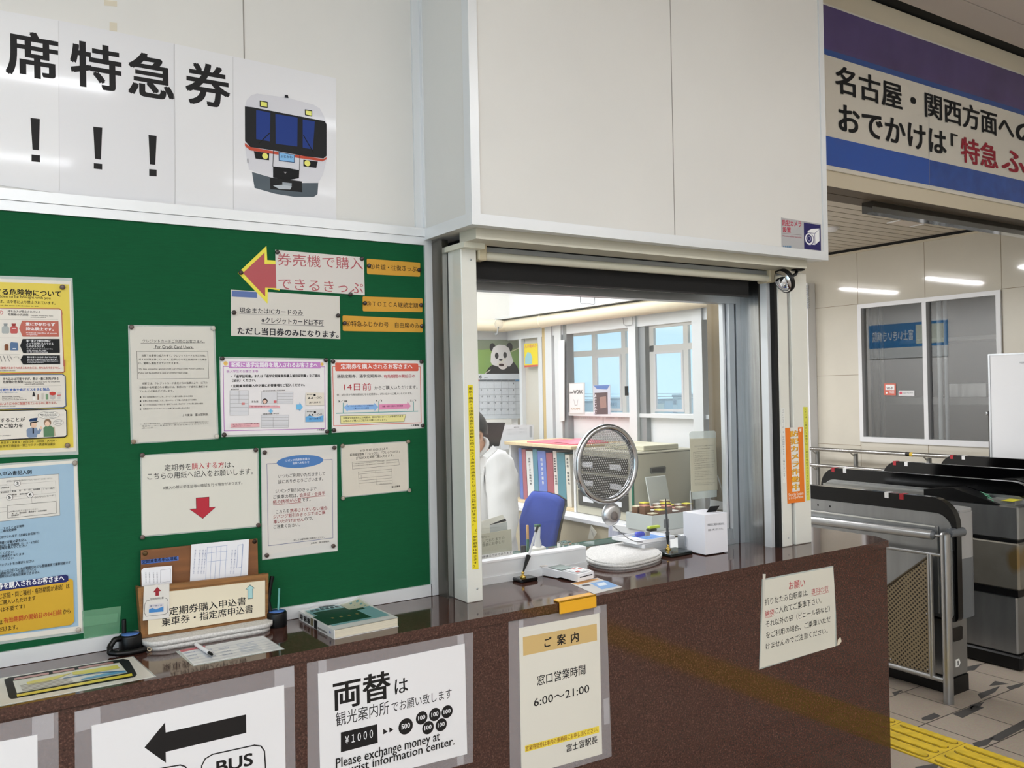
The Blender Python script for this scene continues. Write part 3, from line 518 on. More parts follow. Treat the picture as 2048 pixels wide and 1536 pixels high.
for pts, t, x0, y0, x1, h, y1, lab in (([(1178, 178), (1568, 208), (1573, 214), (1572, 308), (1566, 313), (1182, 293), (1176, 286), (1174, 184)], '①片道・往復きっぷ', 1200, 256, 1546, 42, 277, 'top orange tag about single and return tickets, right of the red sign'), ([(1148, 461), (1585, 475), (1591, 480), (1589, 573), (1584, 578), (1150, 571), (1144, 565), (1143, 466)], '③ＴＯＩＣＡ継続定期', 1172, 534, 1556, 40, 548, 'middle orange tag of the three beside the board edge'), ([(998, 603), (1588, 630), (1594, 636), (1591, 725), (1585, 730), (1000, 719), (994, 712), (992, 608)], '④特急ふじかわ号　自由席のみ', 1018, 683, 1568, 42, 700, 'longest and lowest orange tag, over the orange-headed notice')):
    s = Sheet(PB, E); s.paper(OR, pts); s.text(t, x0, y0, x1, h, (44, 36, 30), .01, y1); s.build('tag_strip', lab, 'tag', 'orange tags beside the red sign')
# purple notice
s = Sheet(PB, E); s.paper((228, 225, 226), [(78, 925), (870, 940), (874, 1480), (90, 1500)]); PU_ = (168, 96, 176)
s.line(PU_, [(98, 985), (858, 988), (862, 1450), (105, 1468)], 5, True).poly((186, 124, 190), [(140, 948), (825, 952), (828, 1000), (140, 997)]).text('新規に通学定期券を購入されるお客さまへ', 158, 991, 805, 38, W, .03, 992).oval((222, 180, 92), 116, 962, 16).oval((222, 180, 92), 838, 968, 12)
s.text('新入学生のお客さま等', 122, 1032, 360, 21, (176, 110, 180), .01).text('・「通学証明書」または「通学定期乗車券購入兼用証明書」をご提出', 155, 1072, 822, 25, K, .03).text('（呈示）ください。', 165, 1102, 342, 24, K, .03).text('・定期乗車券購入申込書に必要事項をご記入ください。', 155, 1142, 708, 22, K, .03)
g = (150, 148, 150)
for q in ([(148, 1165), (288, 1165), (286, 1350), (148, 1352)], [(383, 1175), (620, 1177), (618, 1264), (383, 1264)], [(382, 1350), (588, 1348), (585, 1440), (382, 1443)]): s.poly((212, 212, 216), q).line(g, q, 2, True)
for y in (1200, 1230, 1262, 1290, 1320): s.line(g, [(150, y), (286, y)], 2)
for y in (1190, 1210, 1232, 1250): s.line(g, [(500, y), (615, y)], 2)
for y in (1368, 1388, 1408, 1426): s.line(g, [(386, y), (584, y - 1)], 2)
s.line(g, [(500, 1178), (500, 1262)], 2).line(g, [(215, 1165), (215, 1262)], 2).line(g, [(470, 1368), (470, 1440)], 2).oval((72, 52, 52), 409, 1245, 20).oval((226, 190, 172), 409, 1248, 14).poly((200, 90, 96), [(475, 1240), (495, 1240), (495, 1258), (475, 1258)]).poly((200, 120, 120), [(235, 1256), (258, 1256), (258, 1272), (235, 1272)])
s.text('通学証明書', 152, 1160, 215, 9).text('通学定期乗車券購入兼用証明書', 390, 1172, 558, 9).text('または', 310, 1256, 360, 15, K, .02).text('定期乗車券購入申込書', 390, 1346, 512, 9)
s.poly((222, 170, 176), [(290, 1275), (520, 1278), (520, 1295), (292, 1294)]).text('学校で通学証明書の発行を受けてください。', 302, 1291, 510, 11, (130, 40, 60), .02).poly((108, 182, 224), [(446, 1302), (458, 1302), (458, 1313), (468, 1313), (468, 1324), (458, 1324), (458, 1334), (446, 1334), (446, 1324), (436, 1324), (436, 1313), (446, 1313)])
s.poly((222, 170, 176), [(152, 1412), (368, 1408), (368, 1438), (152, 1444)]).text('取り扱い窓口にて定期乗車券購入申込書に', 168, 1424, 366, 10, (110, 40, 60), .02).text('必要事項を記入してください。', 168, 1438, 305, 10, (110, 40, 60), .02)
s.poly((104, 180, 226), [(645, 1270), (668, 1270), (668, 1253), (692, 1288), (668, 1322), (668, 1308), (645, 1308)])
s.poly((222, 214, 200), [(712, 1182), (850, 1182), (850, 1275), (712, 1275)]).poly((206, 206, 206), [(712, 1308), (846, 1306), (846, 1398), (712, 1400)]).poly((92, 160, 212), [(712, 1362), (745, 1352), (790, 1366), (846, 1350), (846, 1398), (712, 1400)])
s.text('通学定期券', 722, 1200, 765, 9).text('▲▲－○○', 728, 1228, 832, 15, K, .02).text('28. 9.30まで', 738, 1262, 825, 14, K, .02).text('通学定期券', 722, 1328, 765, 9).text('▲▲－○○', 732, 1354, 836, 14, K, .02).text('28. 9.30まで', 738, 1384, 828, 14, (40, 60, 110), .02).poly(K, [(772, 1192), (788, 1192), (788, 1206), (772, 1206)]).poly(K, [(774, 1320), (790, 1320), (790, 1335), (774, 1335)]).text('ＪＲ東海', 796, 1467, 852, 14, K, .02)
o = s.build('notice', 'white notice with a purple heading and small form drawings', 'notice'); film(o, PB, E, [(70, 912), (884, 926), (886, 1494), (84, 1514)])
# orange notice
s = Sheet(PB, E); s.paper((226, 222, 218), [(908, 938), (1590, 945), (1598, 1442), (918, 1476)]); RO = (206, 84, 62)
s.line(RO, [(918, 986), (1573, 988), (1580, 1406), (925, 1430)], 5, True).poly(RO, [(942, 956), (1552, 962), (1558, 968), (1560, 1014), (1554, 1020), (942, 1020), (937, 1012), (936, 962)]).text('定期券を購入されるお客さまへ', 978, 1005, 1516, 40, W, .02, 1004)
s.text('通勤定期券、通学定期券は、', 950, 1073, 1290, 27).text('有効期間の開始日の', 1300, 1073, 1534, 27, (176, 50, 62), .018).text('14日前', 1003, 1164, 1206, 54, (176, 50, 62), 0, 1163).text('からご購入いただけます。', 1230, 1160, 1552, 30, K, .004).text('例：4月1日から有効開始となる定期券は、3月18日からご購入いただけます。', 948, 1207, 1512, 17, (80, 78, 76), 0)
T = (88, 160, 160); s.line(T, [(943, 1336), (1556, 1320)], 6); s.line(T, [(996, 1258), (996, 1336)], 5); s.line(T, [(1262, 1250), (1262, 1330)], 5); s.line(T, [(1523, 1248), (1523, 1322)], 5)
s.text('3／18', 958, 1254, 1026, 17).text('4／1', 1240, 1250, 1286, 17).text('5／1', 1497, 1248, 1541, 17)
s.poly((132, 176, 226), [(1000, 1292), (1030, 1262), (1030, 1274), (1228, 1270), (1228, 1257), (1258, 1288), (1230, 1320), (1230, 1308), (1030, 1313), (1030, 1324)]).poly((220, 140, 178), [(1265, 1268), (1475, 1263), (1475, 1248), (1502, 1280), (1475, 1312), (1475, 1300), (1265, 1309)])
s.text('4／1から有効開始となる定期券を', 1028, 1288, 1222, 11, (30, 60, 120), .01).text('ご購入いただける期間', 1070, 1304, 1188, 11, (30, 60, 120), .01).text('通勤・通学定期券の有効期間', 1288, 1290, 1442, 13, (100, 30, 70), .01)
s.poly((120, 118, 90), [(973, 1354), (1466, 1344), (1452, 1400), (976, 1414)]).poly((226, 218, 150), [(976, 1357), (1462, 1347), (1449, 1397), (979, 1411)]).text('年度末や年度初などの時期は、窓口が混み合うことが予想されます。', 995, 1380, 1452, 15).text('お早めのご購入にご協力をお願いいたします。', 995, 1402, 1320, 15).text('ＪＲ東海', 1500, 1434, 1563, 14, K, .02)
o = s.build('notice', 'white notice with an orange heading and two arrows on a time line', 'notice'); film(o, PB, E, [(904, 930), (1598, 938), (1604, 1448), (912, 1484)])
# red down arrow notice
s = Sheet(PB, FF); s.paper((214, 212, 202), [(160, 880), (856, 840), (863, 1300), (166, 1360)])
s.text('定期券を', 297, 971, 458, 40, K, .006, 963).text('購入する方', 461, 962, 656, 40, (180, 44, 60), .006, 952).text('は、', 661, 952, 718, 34, K, .006, 948).text('こちらの用紙へ記入をお願いします。', 195, 1024, 830, 42, K, .006, 990).text('※購入の際に学生証等の確認を行う場合があります。', 288, 1083, 766, 20, K, .006, 1050)
s.poly((60, 30, 36), [(486, 1131), (567, 1125), (567, 1189), (608, 1186), (528, 1257), (446, 1199), (488, 1196)]).poly((176, 48, 62), [(488, 1133), (565, 1127), (565, 1191), (604, 1188), (528, 1254), (450, 1201), (490, 1198)])
o = s.build('notice', 'cream notice with a red arrow pointing down to the form rack', 'notice'); film(o, PB, FF, [(152, 874), (864, 833), (872, 1306), (160, 1368)])
# members notice
s = Sheet(PB, G); s.paper((208, 206, 202), [(120, 92), (932, 56), (940, 1190), (135, 1288)]); s.poly((212, 208, 202), [(160, 205), (880, 165), (912, 1090), (180, 1240)]); NV = (84, 88, 132)
s.line(NV, [(180, 258), (884, 208), (892, 1055), (196, 1140)], 5, True).oval((66, 116, 176), 540, 231, 248, 68, 32)
s.text('ジパング倶楽部会員の', 380, 236, 640, 26, W, .005, 214).text('皆様へお知らせ', 458, 264, 636, 26, W, .005, 250)
for t, x0, y0, x1, h, c, y1 in (('いつもご利用いただきまして', 303, 412, 808, 42, K, 380), ('誠にありがとうございます。', 300, 472, 785, 42, K, 438), ('ジパング割引のきっぷで', 272, 574, 715, 42, K, 546), ('ご乗車の際は、', 247, 636, 515, 42, K, 618), ('会員証・会員手', 532, 616, 806, 42, RED, 592), ('帳の携帯が必要', 246, 690, 548, 42, RED, 664), ('です。', 556, 664, 650, 40, K, 656), ('これらを', 278, 796, 420, 40, K, 784), ('携帯されていない場合、', 429, 782, 845, 42, RED, 750), ('ジパング割引のきっぷではご乗', 247, 850, 808, 42, RED, 798), ('車いただけません', 250, 902, 578, 40, RED, 874), ('ので、', 582, 872, 680, 38, K, 862), ('ご注意ください。', 250, 956, 536, 40, K, 930), ('詳しくは駅係員にお尋ねください。', 468, 1088, 800, 20, K, 1054), ('JR東海　富士宮駅長', 652, 1124, 852, 20, K, 1102)): s.text(t, x0, y0, x1, h, (150, 50, 58) if c == RED else c, .004, y1)
s.line((170, 70, 76), [(532, 624), (806, 600)], 4).line((170, 70, 76), [(246, 698), (548, 672)], 4)
o = s.build('notice', 'grey notice with a blue oval heading and red lines, right of the arrow notice', 'notice'); film(o, PB, G, [(114, 88), (938, 52), (946, 1196), (130, 1296)])
# small notice
s = Sheet(PB, G); s.paper((208, 201, 188), [(985, 62), (1690, 20), (1704, 540), (1000, 612)])
s.text('2021年3月13日(土)より、', 1183, 132, 1500, 30, K, .004, 106).text('新幹線定期券「フレックス」「フレックスパル」', 1076, 178, 1608, 32, K, .008, 138).text('がTOICA定期券で購入できます。', 1140, 212, 1546, 32, K, .004, 178).line((120, 118, 112), [(1098, 240), (1600, 208), (1606, 268), (1102, 314)], 3, True)
for y0 in (255, 278): s.text('在来線区間がTOICAエリア内で新幹線停車駅をご利用のお客様で、お手持ちのTOICAまたは', 1112, y0 + 8, 1590, 12, (120, 116, 108), -.004, y0 - 36)
g = (140, 136, 128); s.line(g, [(1165, 345), (1525, 312), (1532, 470), (1360, 482)], 3).line(g, [(1165, 345), (1172, 510)], 3).line(g, [(1195, 380), (1197, 425)], 3)
for y in (368, 412, 440, 468): s.line(g, [(1168, y), (1525, y - 32)], 3)
s.line(g, [(1350, 335), (1358, 480)], 3).text('この欄には記入しないでください', 1390, 478, 1515, 9, g).text('富士宮駅長', 1525, 516, 1616, 20, K, .012, 506)
o = s.build('notice', 'small beige notice about a flexible pass, below the orange-headed notice', 'notice'); film(o, PB, G, [(975, 55), (1702, 10), (1716, 548), (990, 622)])
# drawing pins
BR, BK, CLR = (88, 70, 66), (42, 26, 24), (190, 186, 176)
PINS = [(0, 525, 4.096, [(510, 204, BR, 'upper right corner of the yellow poster'), (551, 1497, (120, 100, 80), 'lower right corner of the yellow poster'), (1074, 530, BR, 'upper left corner of the credit card notice'), (1741, 540, CLR, 'upper right corner of the credit card notice'), (1090, 1467, (140, 120, 100), 'lower left corner of the credit card notice'), (1772, 1423, CLR, 'lower right corner of the credit card notice')]),
        (0, 900, 3.84, [(574, 99, (150, 140, 128), 'upper right corner of the light blue poster'), (600, 1377, (168, 160, 150), 'lower right corner of the light blue poster')]),
        (420, 470, 3.7457, [(228, 283, BK, 'tip of the red arrow'), (500, 130, BK, 'upper left corner of the red lettered strip'), (1133, 180, BK, 'upper right corner of the red lettered strip'), (1048, 445, BK, 'lower edge of the red lettered strip'), (177, 582, BK, 'left edge of the blue patched notice'), (955, 605, BK, 'right edge of the blue patched notice'), (1187, 232, BK, 'left end of the top orange tag'), (1562, 263, BK, 'right end of the top orange tag'), (1156, 512, BK, 'left end of the middle orange tag'), (1576, 526, BK, 'right end of the middle orange tag'), (1004, 662, BK, 'left end of the lowest orange tag'), (1582, 683, BK, 'right end of the lowest orange tag'), (88, 926, BK, 'upper left corner of the purple headed notice'), (863, 938, BK, 'upper right corner of the purple headed notice'), (103, 1496, BK, 'lower left corner of the purple headed notice'), (873, 1472, BK, 'lower right corner of the purple headed notice'), (918, 948, BK, 'upper left corner of the orange headed notice'), (1579, 950, BK, 'upper right corner of the orange headed notice'), (925, 1462, BK, 'lower left corner of the orange headed notice'), (1589, 1427, BK, 'lower right corner of the orange headed notice')]),
        (230, 620, 3.0128, [(162, 874, BR, 'upper left corner of the cream arrow notice'), (845, 843, (60, 44, 40), 'upper right corner of the cream arrow notice'), (163, 1368, BR, 'lower left corner of the cream arrow notice'), (861, 1295, (70, 52, 46), 'lower right corner of the cream arrow notice')]),
        (500, 880, 5.3895, [(152, 133, (60, 44, 40), 'upper left corner of the blue oval notice'), (903, 83, (60, 44, 40), 'upper right corner of the blue oval notice'), (176, 1241, (70, 54, 48), 'lower left corner of the blue oval notice'), (892, 1140, (70, 54, 48), 'lower right corner of the blue oval notice'), (990, 62, (128, 116, 100), 'upper left corner of the small beige notice'), (1697, 15, (128, 116, 100), 'upper right corner of the small beige notice'), (996, 625, (150, 138, 118), 'lower left corner of the small beige notice'), (1710, 541, (150, 138, 118), 'lower right corner of the small beige notice')])]
for ox, oy, k, ps in PINS:
    for x, y, c, l in ps: pin(PB, ox + x / k, oy + y / k, c, 'round drawing pin at the ' + l)
gt = sheer('green_film', (130, 190, 150), .35, .2, .04)
mb = MB(); mb.prism([PB.at(x, y) + Vector((0, -.0002, 0)) for x, y in ((164, 1222), (242, 1212), (238, 1270), (168, 1284))], (0, -.0004, 0), gt)
tag(mb.build('clear_pocket', org=PB.at(164, 1222)), 'pale clear film pocket on the green board between blue poster and rack', 'film pocket')
mb = MB(); mb.prism([PB.at(x, y) + Vector((0, -.0007, 0)) for x, y in ((166, 1234), (236, 1226), (234, 1244), (167, 1254))], (0, -.0004, 0), gt); mb.build('pocket_flap', bpy.data.objects['clear_pocket'])
# ------------------------------------------------------------------ signs on the counter front
CD = (0, 1200, 3.4133); CI = (560, 1150, 3.9795); CJ = (1000, 1140, 3.8769); C8 = (1480, 1100, 5.4844)
WP = (232, 231, 233); INK = (46, 44, 44)
def tapes(o, crop, quads):
    for q in quads: film(o, PF, crop, q, TAPE2, 'tape_strip', .0005)
s = Sheet(PF, CD); s.paper(WP, [(-300, 1020), (255, 918), (260, 1420), (-300, 1540)])
o = s.build('notice', 'white taped notice on the counter front, in the lower left corner', 'notice'); film(o, PF, CD, [(-320, 905), (398, 765), (404, 1440), (-320, 1600)], TAPE); tapes(o, CD, [[(218, 800), (366, 770), (368, 940), (218, 968)]])
s = Sheet(PF, CD); s.paper(WP, [(625, 857), (1938, 580), (1952, 1360), (640, 1640)])
s.poly(INK, [(985, 1005), (1125, 834), (1130, 903), (1678, 780), (1680, 905), (1130, 1036), (1132, 1110)])
s.line(INK, [(1372, 1220), (1376, 1130), (1400, 1082), (1450, 1052), (1735, 990), (1780, 996), (1804, 1030), (1810, 1120), (1812, 1170)], 9).text('BUS', 1476, 1188, 1726, 88, INK, .03).line(INK, [(1090, 1150), (1140, 1140), (1230, 1125), (1262, 1135), (1280, 1160)], 9)
o = s.build('notice', 'white taped notice with a thick black arrow pointing left and the word BUS', 'notice'); film(o, PF, CD, [(508, 762), (2008, 447), (2020, 1400), (516, 1720)], TAPE)
tapes(o, CD, [[(512, 764), (684, 728), (686, 860), (516, 905)], [(1872, 478), (2006, 450), (2010, 590), (1874, 612)]])
s = Sheet(PF, CI); s.paper(WP, [(300, 785), (1468, 545), (1488, 1423), (322, 1720)])
s.text('両替', 422, 1085, 880, 236, INK, .028).text('は', 912, 952, 1018, 118, INK, .016).text('観光案内所', 443, 1207, 866, 112, INK, .004).text('でお願い致します', 885, 1094, 1366, 84, INK, .002)
s.poly(INK, [(482, 1252), (772, 1185), (776, 1334), (482, 1410)]).text('￥１０００', 516, 1346, 738, 66, W, .012, 1292).poly(INK, [(818, 1222), (855, 1244), (820, 1268)]).poly(INK, [(866, 1208), (900, 1228), (869, 1252)])
for x, y, r, t in ((998, 1203, 64, '500'), (1125, 1135, 52, '100'), (1230, 1108, 52, '100'), (1327, 1086, 51, '100'), (1175, 1213, 52, '100'), (1280, 1190, 51, '100')):
    s.oval(INK, x, y, r); q = .6 * r * .9; s.text(t, x - q, y + r * .42, x + q, r * .66, W, .02)
s.text('Please exchange money at', 443, 1562, 1270, 104, INK, .014).text('tourist information center.', 455, 1606, 1386, 72, INK, .014)
o = s.build('notice', 'white taped notice about changing money with black coin circles', 'notice'); film(o, PF, CI, [(214, 700), (1537, 455), (1535, 1490), (222, 1830)], TAPE)
tapes(o, CI, [[(304, 682), (368, 670), (370, 770), (306, 785)], [(1410, 478), (1460, 468), (1462, 545), (1412, 555)], [(1408, 1440), (1460, 1428), (1460, 1505), (1410, 1515)]])
s = Sheet(PF, CJ); s.paper((222, 219, 208), [(145, 450), (768, 334), (790, 1425), (165, 1600)]); s.poly((204, 174, 116), [(175, 520), (748, 415), (750, 545), (178, 665)])
s.text('ご', 342, 600, 398, 74, K, .03).text('案', 440, 587, 508, 84, K, .03).text('内', 548, 567, 608, 80, K, .03).text('窓口営業時間', 285, 900, 660, 82, K, .01).text('6:00～21:00', 260, 1060, 690, 64, K, .008)
s.poly((232, 208, 72), [(190, 1362), (764, 1207), (766, 1258), (192, 1412)]).text('営業時間外は車内の乗務員にお申し出ください。', 196, 1406, 756, 40, (128, 66, 34), .012, 1250).text('富士宮駅長', 512, 1414, 753, 62, K, .014)
o = s.build('notice', 'cream office hours notice with a tan heading below the yellow edge guard', 'notice'); film(o, PF, CJ, [(65, 400), (825, 265), (866, 1445), (78, 1680)], TAPE)
tapes(o, CJ, [[(145, 385), (180, 378), (180, 445), (146, 450)], [(725, 288), (775, 278), (778, 335), (728, 345)], [(800, 1000), (842, 990), (850, 1190), (806, 1200)]])
s = Sheet(PF, C8, .002); s.paper((214, 212, 200), [(262, 332), (1015, 187), (1030, 400), (1040, 1055), (212, 1295), (240, 700)])
s.poly((206, 204, 194), [(244, 262), (276, 262), (262, 520), (240, 720)])
s.text('お願い', 530, 440, 708, 90, (178, 62, 70), .012).text('折りたたみ自転車は、', 265, 612, 745, 78, K, .0).text('専用の収', 778, 497, 965, 70, (178, 72, 78), .0).line((178, 72, 78), [(778, 503), (966, 462)], 4).text('納袋', 268, 738, 368, 72, (178, 72, 78), .012).line((178, 72, 78), [(268, 744), (370, 722)], 4).text('に入れてご乗車下さい。', 372, 706, 890, 78, K, 0).text('それ以外の袋（ビニール袋など）', 275, 850, 980, 74, K, 0).text('をご利用の場合、ご乗車いただ', 280, 972, 986, 72, K, 0).text('けませんのでご注意ください。', 278, 1092, 956, 70, K, 0)
o = s.build('notice', 'cream request notice for folding bicycles at the right end of the counter front', 'notice'); film(o, PF, C8, [(240, 320), (1022, 172), (1052, 690), (1058, 1050), (208, 1312)], FILM)
mb = MB(); S_ = Sheet(PF, C8); mb.prism([S_.P(*q) - Vector((0, .0003, 0)) for q in ((1072, 985), (1100, 955), (1112, 1000), (1095, 1030), (1062, 1050))], (0, -.0006, 0), tw); mb.build('torn_tape', o)
# ------------------------------------------------------------------ strips and signs on the posts and bulkhead
PP = planeY(2.235)
s = Sheet(PP, (0, 0, 1), .0006); s.paper((226, 208, 50), [(935.5, 770), (945.5, 770), (957, 1138), (944.5, 1139)])
s.column('東京・横浜・小田原方面から函南駅以西へはスイカ等の交通系ＩＣカードはご利用頂けません。　（一部定期券は除きます）', 940.5, 774, 950.8, 1135, 8.5, (58, 50, 24), .02)
s.build('strip_sign', 'narrow yellow upright strip of small characters on the left white post', 'sign')
RP = (1540, 760, 5.9077); PQ = planeY(2.236)
s = Sheet(PQ, RP, .0006); s.paper((230, 232, 228), [(130, 335), (170, 330), (186, 1212), (150, 1217)]); s.column('コインロッカーは　１　中央階段をおりた　１階にございます。', 150, 340, 168, 1180, 26, (90, 96, 110), .0)
s.build('strip_sign', 'narrow white upright strip left of the orange camera sign', 'sign')
s = Sheet(PQ, RP, .0006); s.paper((214, 212, 72), [(391, 318), (442, 318), (470, 1420), (430, 1425)]); s.column('トイレは　１階ロバス乗場そば　１番出口階段をおりてすぐにございます。', 416, 330, 450, 1400, 28, (80, 84, 40), .0)
s.build('strip_sign', 'narrow yellow-green upright strip right of the orange camera sign', 'sign')
s = Sheet(PQ, RP, .001); s.paper((226, 122, 42), [(178, 567), (385, 556), (408, 1437), (205, 1460)]); s.poly((228, 226, 220), [(235, 562), (326, 559), (349, 1310), (261, 1322)])
s.column('防犯カメラ作動中', 281, 588, 305, 1306, 102, (150, 98, 40), .06); s.column('防犯カメラ作動中', 281, 588, 305, 1306, 98, (236, 178, 52), .022)
s.text('Security System', 215, 1388, 392, 50, (240, 222, 206), .02).text('is in Operation', 219, 1422, 388, 44, (240, 222, 206), .02).poly((240, 214, 196), [(338, 578), (368, 572), (366, 606), (350, 612)])
s.build('security_sign', 'orange upright security camera sign with yellow lettering on the right post', 'sign')
C2 = (1480, 400, 5.1188); PX = planeY(YBX)
s = Sheet(PX, C2, .0008); s.paper((172, 172, 174), [(420, 180), (826, 246), (829, 536), (425, 492)]); NAVY = (38, 34, 92)
s.poly(NAVY, [(650, 231), (822, 258), (826, 520), (655, 499)]).text('防犯カメラ', 432, 264, 626, 62, (176, 52, 74), .03, 278).text('設置', 435, 332, 519, 58, (176, 52, 74), .03, 338).line((120, 100, 104), [(435, 343), (628, 360)], 3).text('Monitored for Security', 435, 380, 628, 22, (170, 70, 90), .01, 398)
for x in (438, 456, 474, 492, 508): s.poly((96, 130, 160), [(x, 466), (x + 13, 467), (x + 13, 488), (x, 486)])
s.poly(W, [(690, 318), (730, 296), (808, 292), (810, 420), (765, 460), (735, 458), (690, 380)]).poly((150, 150, 170), [(690, 330), (760, 340), (808, 296), (808, 302), (764, 348), (690, 338)]).poly((150, 150, 170), [(757, 342), (764, 342), (768, 456), (760, 458)])
s.oval((60, 56, 110), 708, 402, 46, 64).oval(W, 705, 400, 42, 60).oval(NAVY, 703, 398, 30, 44).oval((150, 150, 176), 704, 396, 20, 28).oval(NAVY, 703, 396, 14, 20)
s.build('security_sticker', 'silver and navy camera sticker at the lower right corner of the bulkhead', 'sticker')
# ------------------------------------------------------------------ things on the counter, left part
PZ = planeZ(ZC)
s = Sheet(PZ, CD, .0008); s.paper((220, 216, 206), [(-60, 548), (905, 390), (1052, 525), (-60, 735)])
s.poly((40, 44, 46), [(60, 533), (840, 404), (880, 412), (935, 510), (920, 530), (80, 680), (62, 672), (28, 548)]).poly((206, 208, 190), [(88, 556), (815, 430), (870, 500), (115, 640)])
s.poly((226, 226, 218), [(92, 560), (812, 434), (862, 497), (117, 634)])
for i in range(15):
    if i not in (5, 9): x = 112 + i * 44; s.line((176, 122, 116), [(x, 541 - i * 7.3), (x + 30, 536 - i * 7.3)], 13)
s.poly((222, 212, 110), [(180, 566), (400, 520), (500, 500), (340, 560), (190, 585)]).poly((100, 160, 200), [(550, 545), (700, 510), (850, 486), (866, 498), (560, 552)]).poly((222, 214, 100), [(490, 498), (800, 450), (818, 470), (600, 508), (500, 515)])
for i in range(5): s.line((150, 140, 130), [(140 + i * 4, 590 + i * 9), (470 + i * 8, 536 + i * 8)], 3)
s.poly((226, 206, 60), [(113, 652), (900, 507), (905, 524), (117, 668)]).line((60, 110, 160), [(440, 540), (640, 505), (840, 492)], 6)
o = s.build('counter_mat', 'white laminated sheet with a black frame lying flat at the left end of the counter', 'laminated sheet'); film(o, PZ, CD, [(-70, 545), (910, 385), (1068, 524), (-70, 742)])
CH = (200, 1060, 4.8762)
s = Sheet(PZ, CH, .0008); s.paper((222, 224, 224), [(772, 1180), (1590, 1036), (1782, 1160), (915, 1318)]); s.poly((190, 72, 84), [(772, 1178), (1020, 1132), (1036, 1146), (796, 1196)])
for i in range(7):
    t = i / 7; s.line((150, 168, 196), [(1330 + 60 * t, 1120 + 90 * t), (1500 + 90 * t, 1092 + 90 * t)], 3)
for y in (0, .25, .5, .75, 1): s.line((176, 184, 196), [(815 + 105 * y, 1210 + 95 * y), (1620 + 120 * y, 1070 + 78 * y)], 2)
for i in range(9): s.text('定期券購入申込書', 830 + (i % 3) * 160 + i * 6, 1214 + 10 * i - (i % 3) * 30, 930 + (i % 3) * 160 + i * 6, 12, (110, 130, 170), 0, 1196 + 10 * i - (i % 3) * 30)
o = s.build('form_sheet', 'laminated sample form with a red corner lying in front of the form rack', 'form'); film(o, PZ, CH, [(735, 1185), (1595, 1030), (1800, 1162), (910, 1330)])
t = thing('pen', 'white ballpoint pen lying on the laminated sample form', 'pen', TZ(400, 1300))
a, b = TZ(392, 1289, ZC + .007), TZ(424, 1309, ZC + .007)
mb = MB(); mb.tube([a, a.lerp(b, .82)], .0048, WHITEP, 12); mb.build('barrel', t)
mb = MB(); mb.tube([a.lerp(b, .82), b, b + (b - a) * .05], [.0042, .0032, .0008], BLACKP, 12); mb.build('tip', t)
# penholder with coil cord
def pen_cup(label, px, py, coil):
    c = TZ(px, py); t = thing('pen_holder', label, 'pen holder', c)
    mb = MB(); mb.lathe([(.026, 0), (.027, .003), (.027, .036), (.025, .040), (.0, .041)], c, (0, 0, 1), BLACKP, 24); mb.build('cup', t)
    mb = MB(); mb.lathe([(.021, .0), (.021, .0015), (0, .0018)], c + Vector((0, 0, .0405)), (0, 0, 1), mat('blue_disc', (74, 112, 176), .4), 20); mb.build('top_disc', t)
    if coil:
        p = [c + Vector(v) for v in ((-.022, -.006, .034), (-.038, -.014, .036), (-.05, -.02, .022), (-.052, -.03, .010), (-.036, -.042, .0075), (-.01, -.05, .0075), (.02, -.046, .0075), (.028, -.04, .0075))]
        mb = MB(); q = []
        for i in range(len(p) - 1):
            for k in range(6): q.append(p[i].lerp(p[i + 1], k / 6))
        mb.tube(q + [p[-1]], [.0075 if i % 2 else .0066 for i in range(len(q) + 1)], BLACKP, 10); mb.build('coiled_cord', t)
        mb = MB(); mb.ring(c + Vector((.036, -.045, .006)), (.3, -.6, .7), .005, .0012, mat('string', (190, 176, 150), .8), 16, 6); mb.build('cord_loop', t)
        mb = MB(); mb.lathe([(.0055, 0), (.0055, .062), (.005, .064), (0, .064)], c + Vector((-.012, .014, .012)), (0, 0, 1), BLACKP, 12); mb.build('pen_sleeve', t)
    else:
        p = [c + Vector(v) for v in ((-.014, .004, .03), (-.02, .01, .07), (-.012, .014, .11), (-.006, .014, .135))]
        mb = MB(); q = []
        for i in range(len(p) - 1):
            for k in range(6): q.append(p[i].lerp(p[i + 1], k / 6))
        mb.tube(q + [p[-1]], [.0062 if i % 2 else .0052 for i in range(len(q) + 1)], BLACKP, 10); mb.build('coiled_cord', t)
        mb = MB(); mb.tube([c + Vector((.006, .008, .03)), c + Vector((.012, .012, .10))], .003, sheer('teal_clear', (120, 190, 180), .6), 8); mb.build('pen_barrel', t)
    return t
pen_cup('black round pen holder with a coiled cord, left of the wooden form rack', 261, 1300, True)
pen_cup('black round pen holder with blue disc, between the form rack and the book', 554, 1252, False)
# white stone-like tray and the wooden form rack
t = thing('oval_tray', 'white speckled rounded tray under the wooden form rack', 'tray', TZ(400, 1280))
SPK = mat('white_speckle', (222, 220, 216), .7, bump=.2, bscale=200, noise=.12, nscale=220)
l, r_ = TZ(288, 1286), TZ(525, 1250)
def rounded(cx, cy, hx, hy, rad, n=6):
    out = []
    for sx, sy, a0 in ((1, 1, 0), (-1, 1, 90), (-1, -1, 180), (1, -1, 270)):
        for i in range(n + 1):
            a = math.radians(a0 + 90 * i / n); out.append((cx + sx * (hx - rad) + rad * math.cos(a), cy + sy * (hy - rad) + rad * math.sin(a)))
    return out
tcx = (l.x + r_.x) / 2; fy = TZ(400, 1290).y
mb = MB()
for sc, z0, z1 in ((.96, 0, .012), (1.0, .012, .024)): mb.prism([(x, y, ZC + z0) for x, y in rounded(tcx, fy + .053, .165 * sc, .048 * sc, .045)], (0, 0, z1 - z0), SPK, True)
mb.build('tray_body', t)
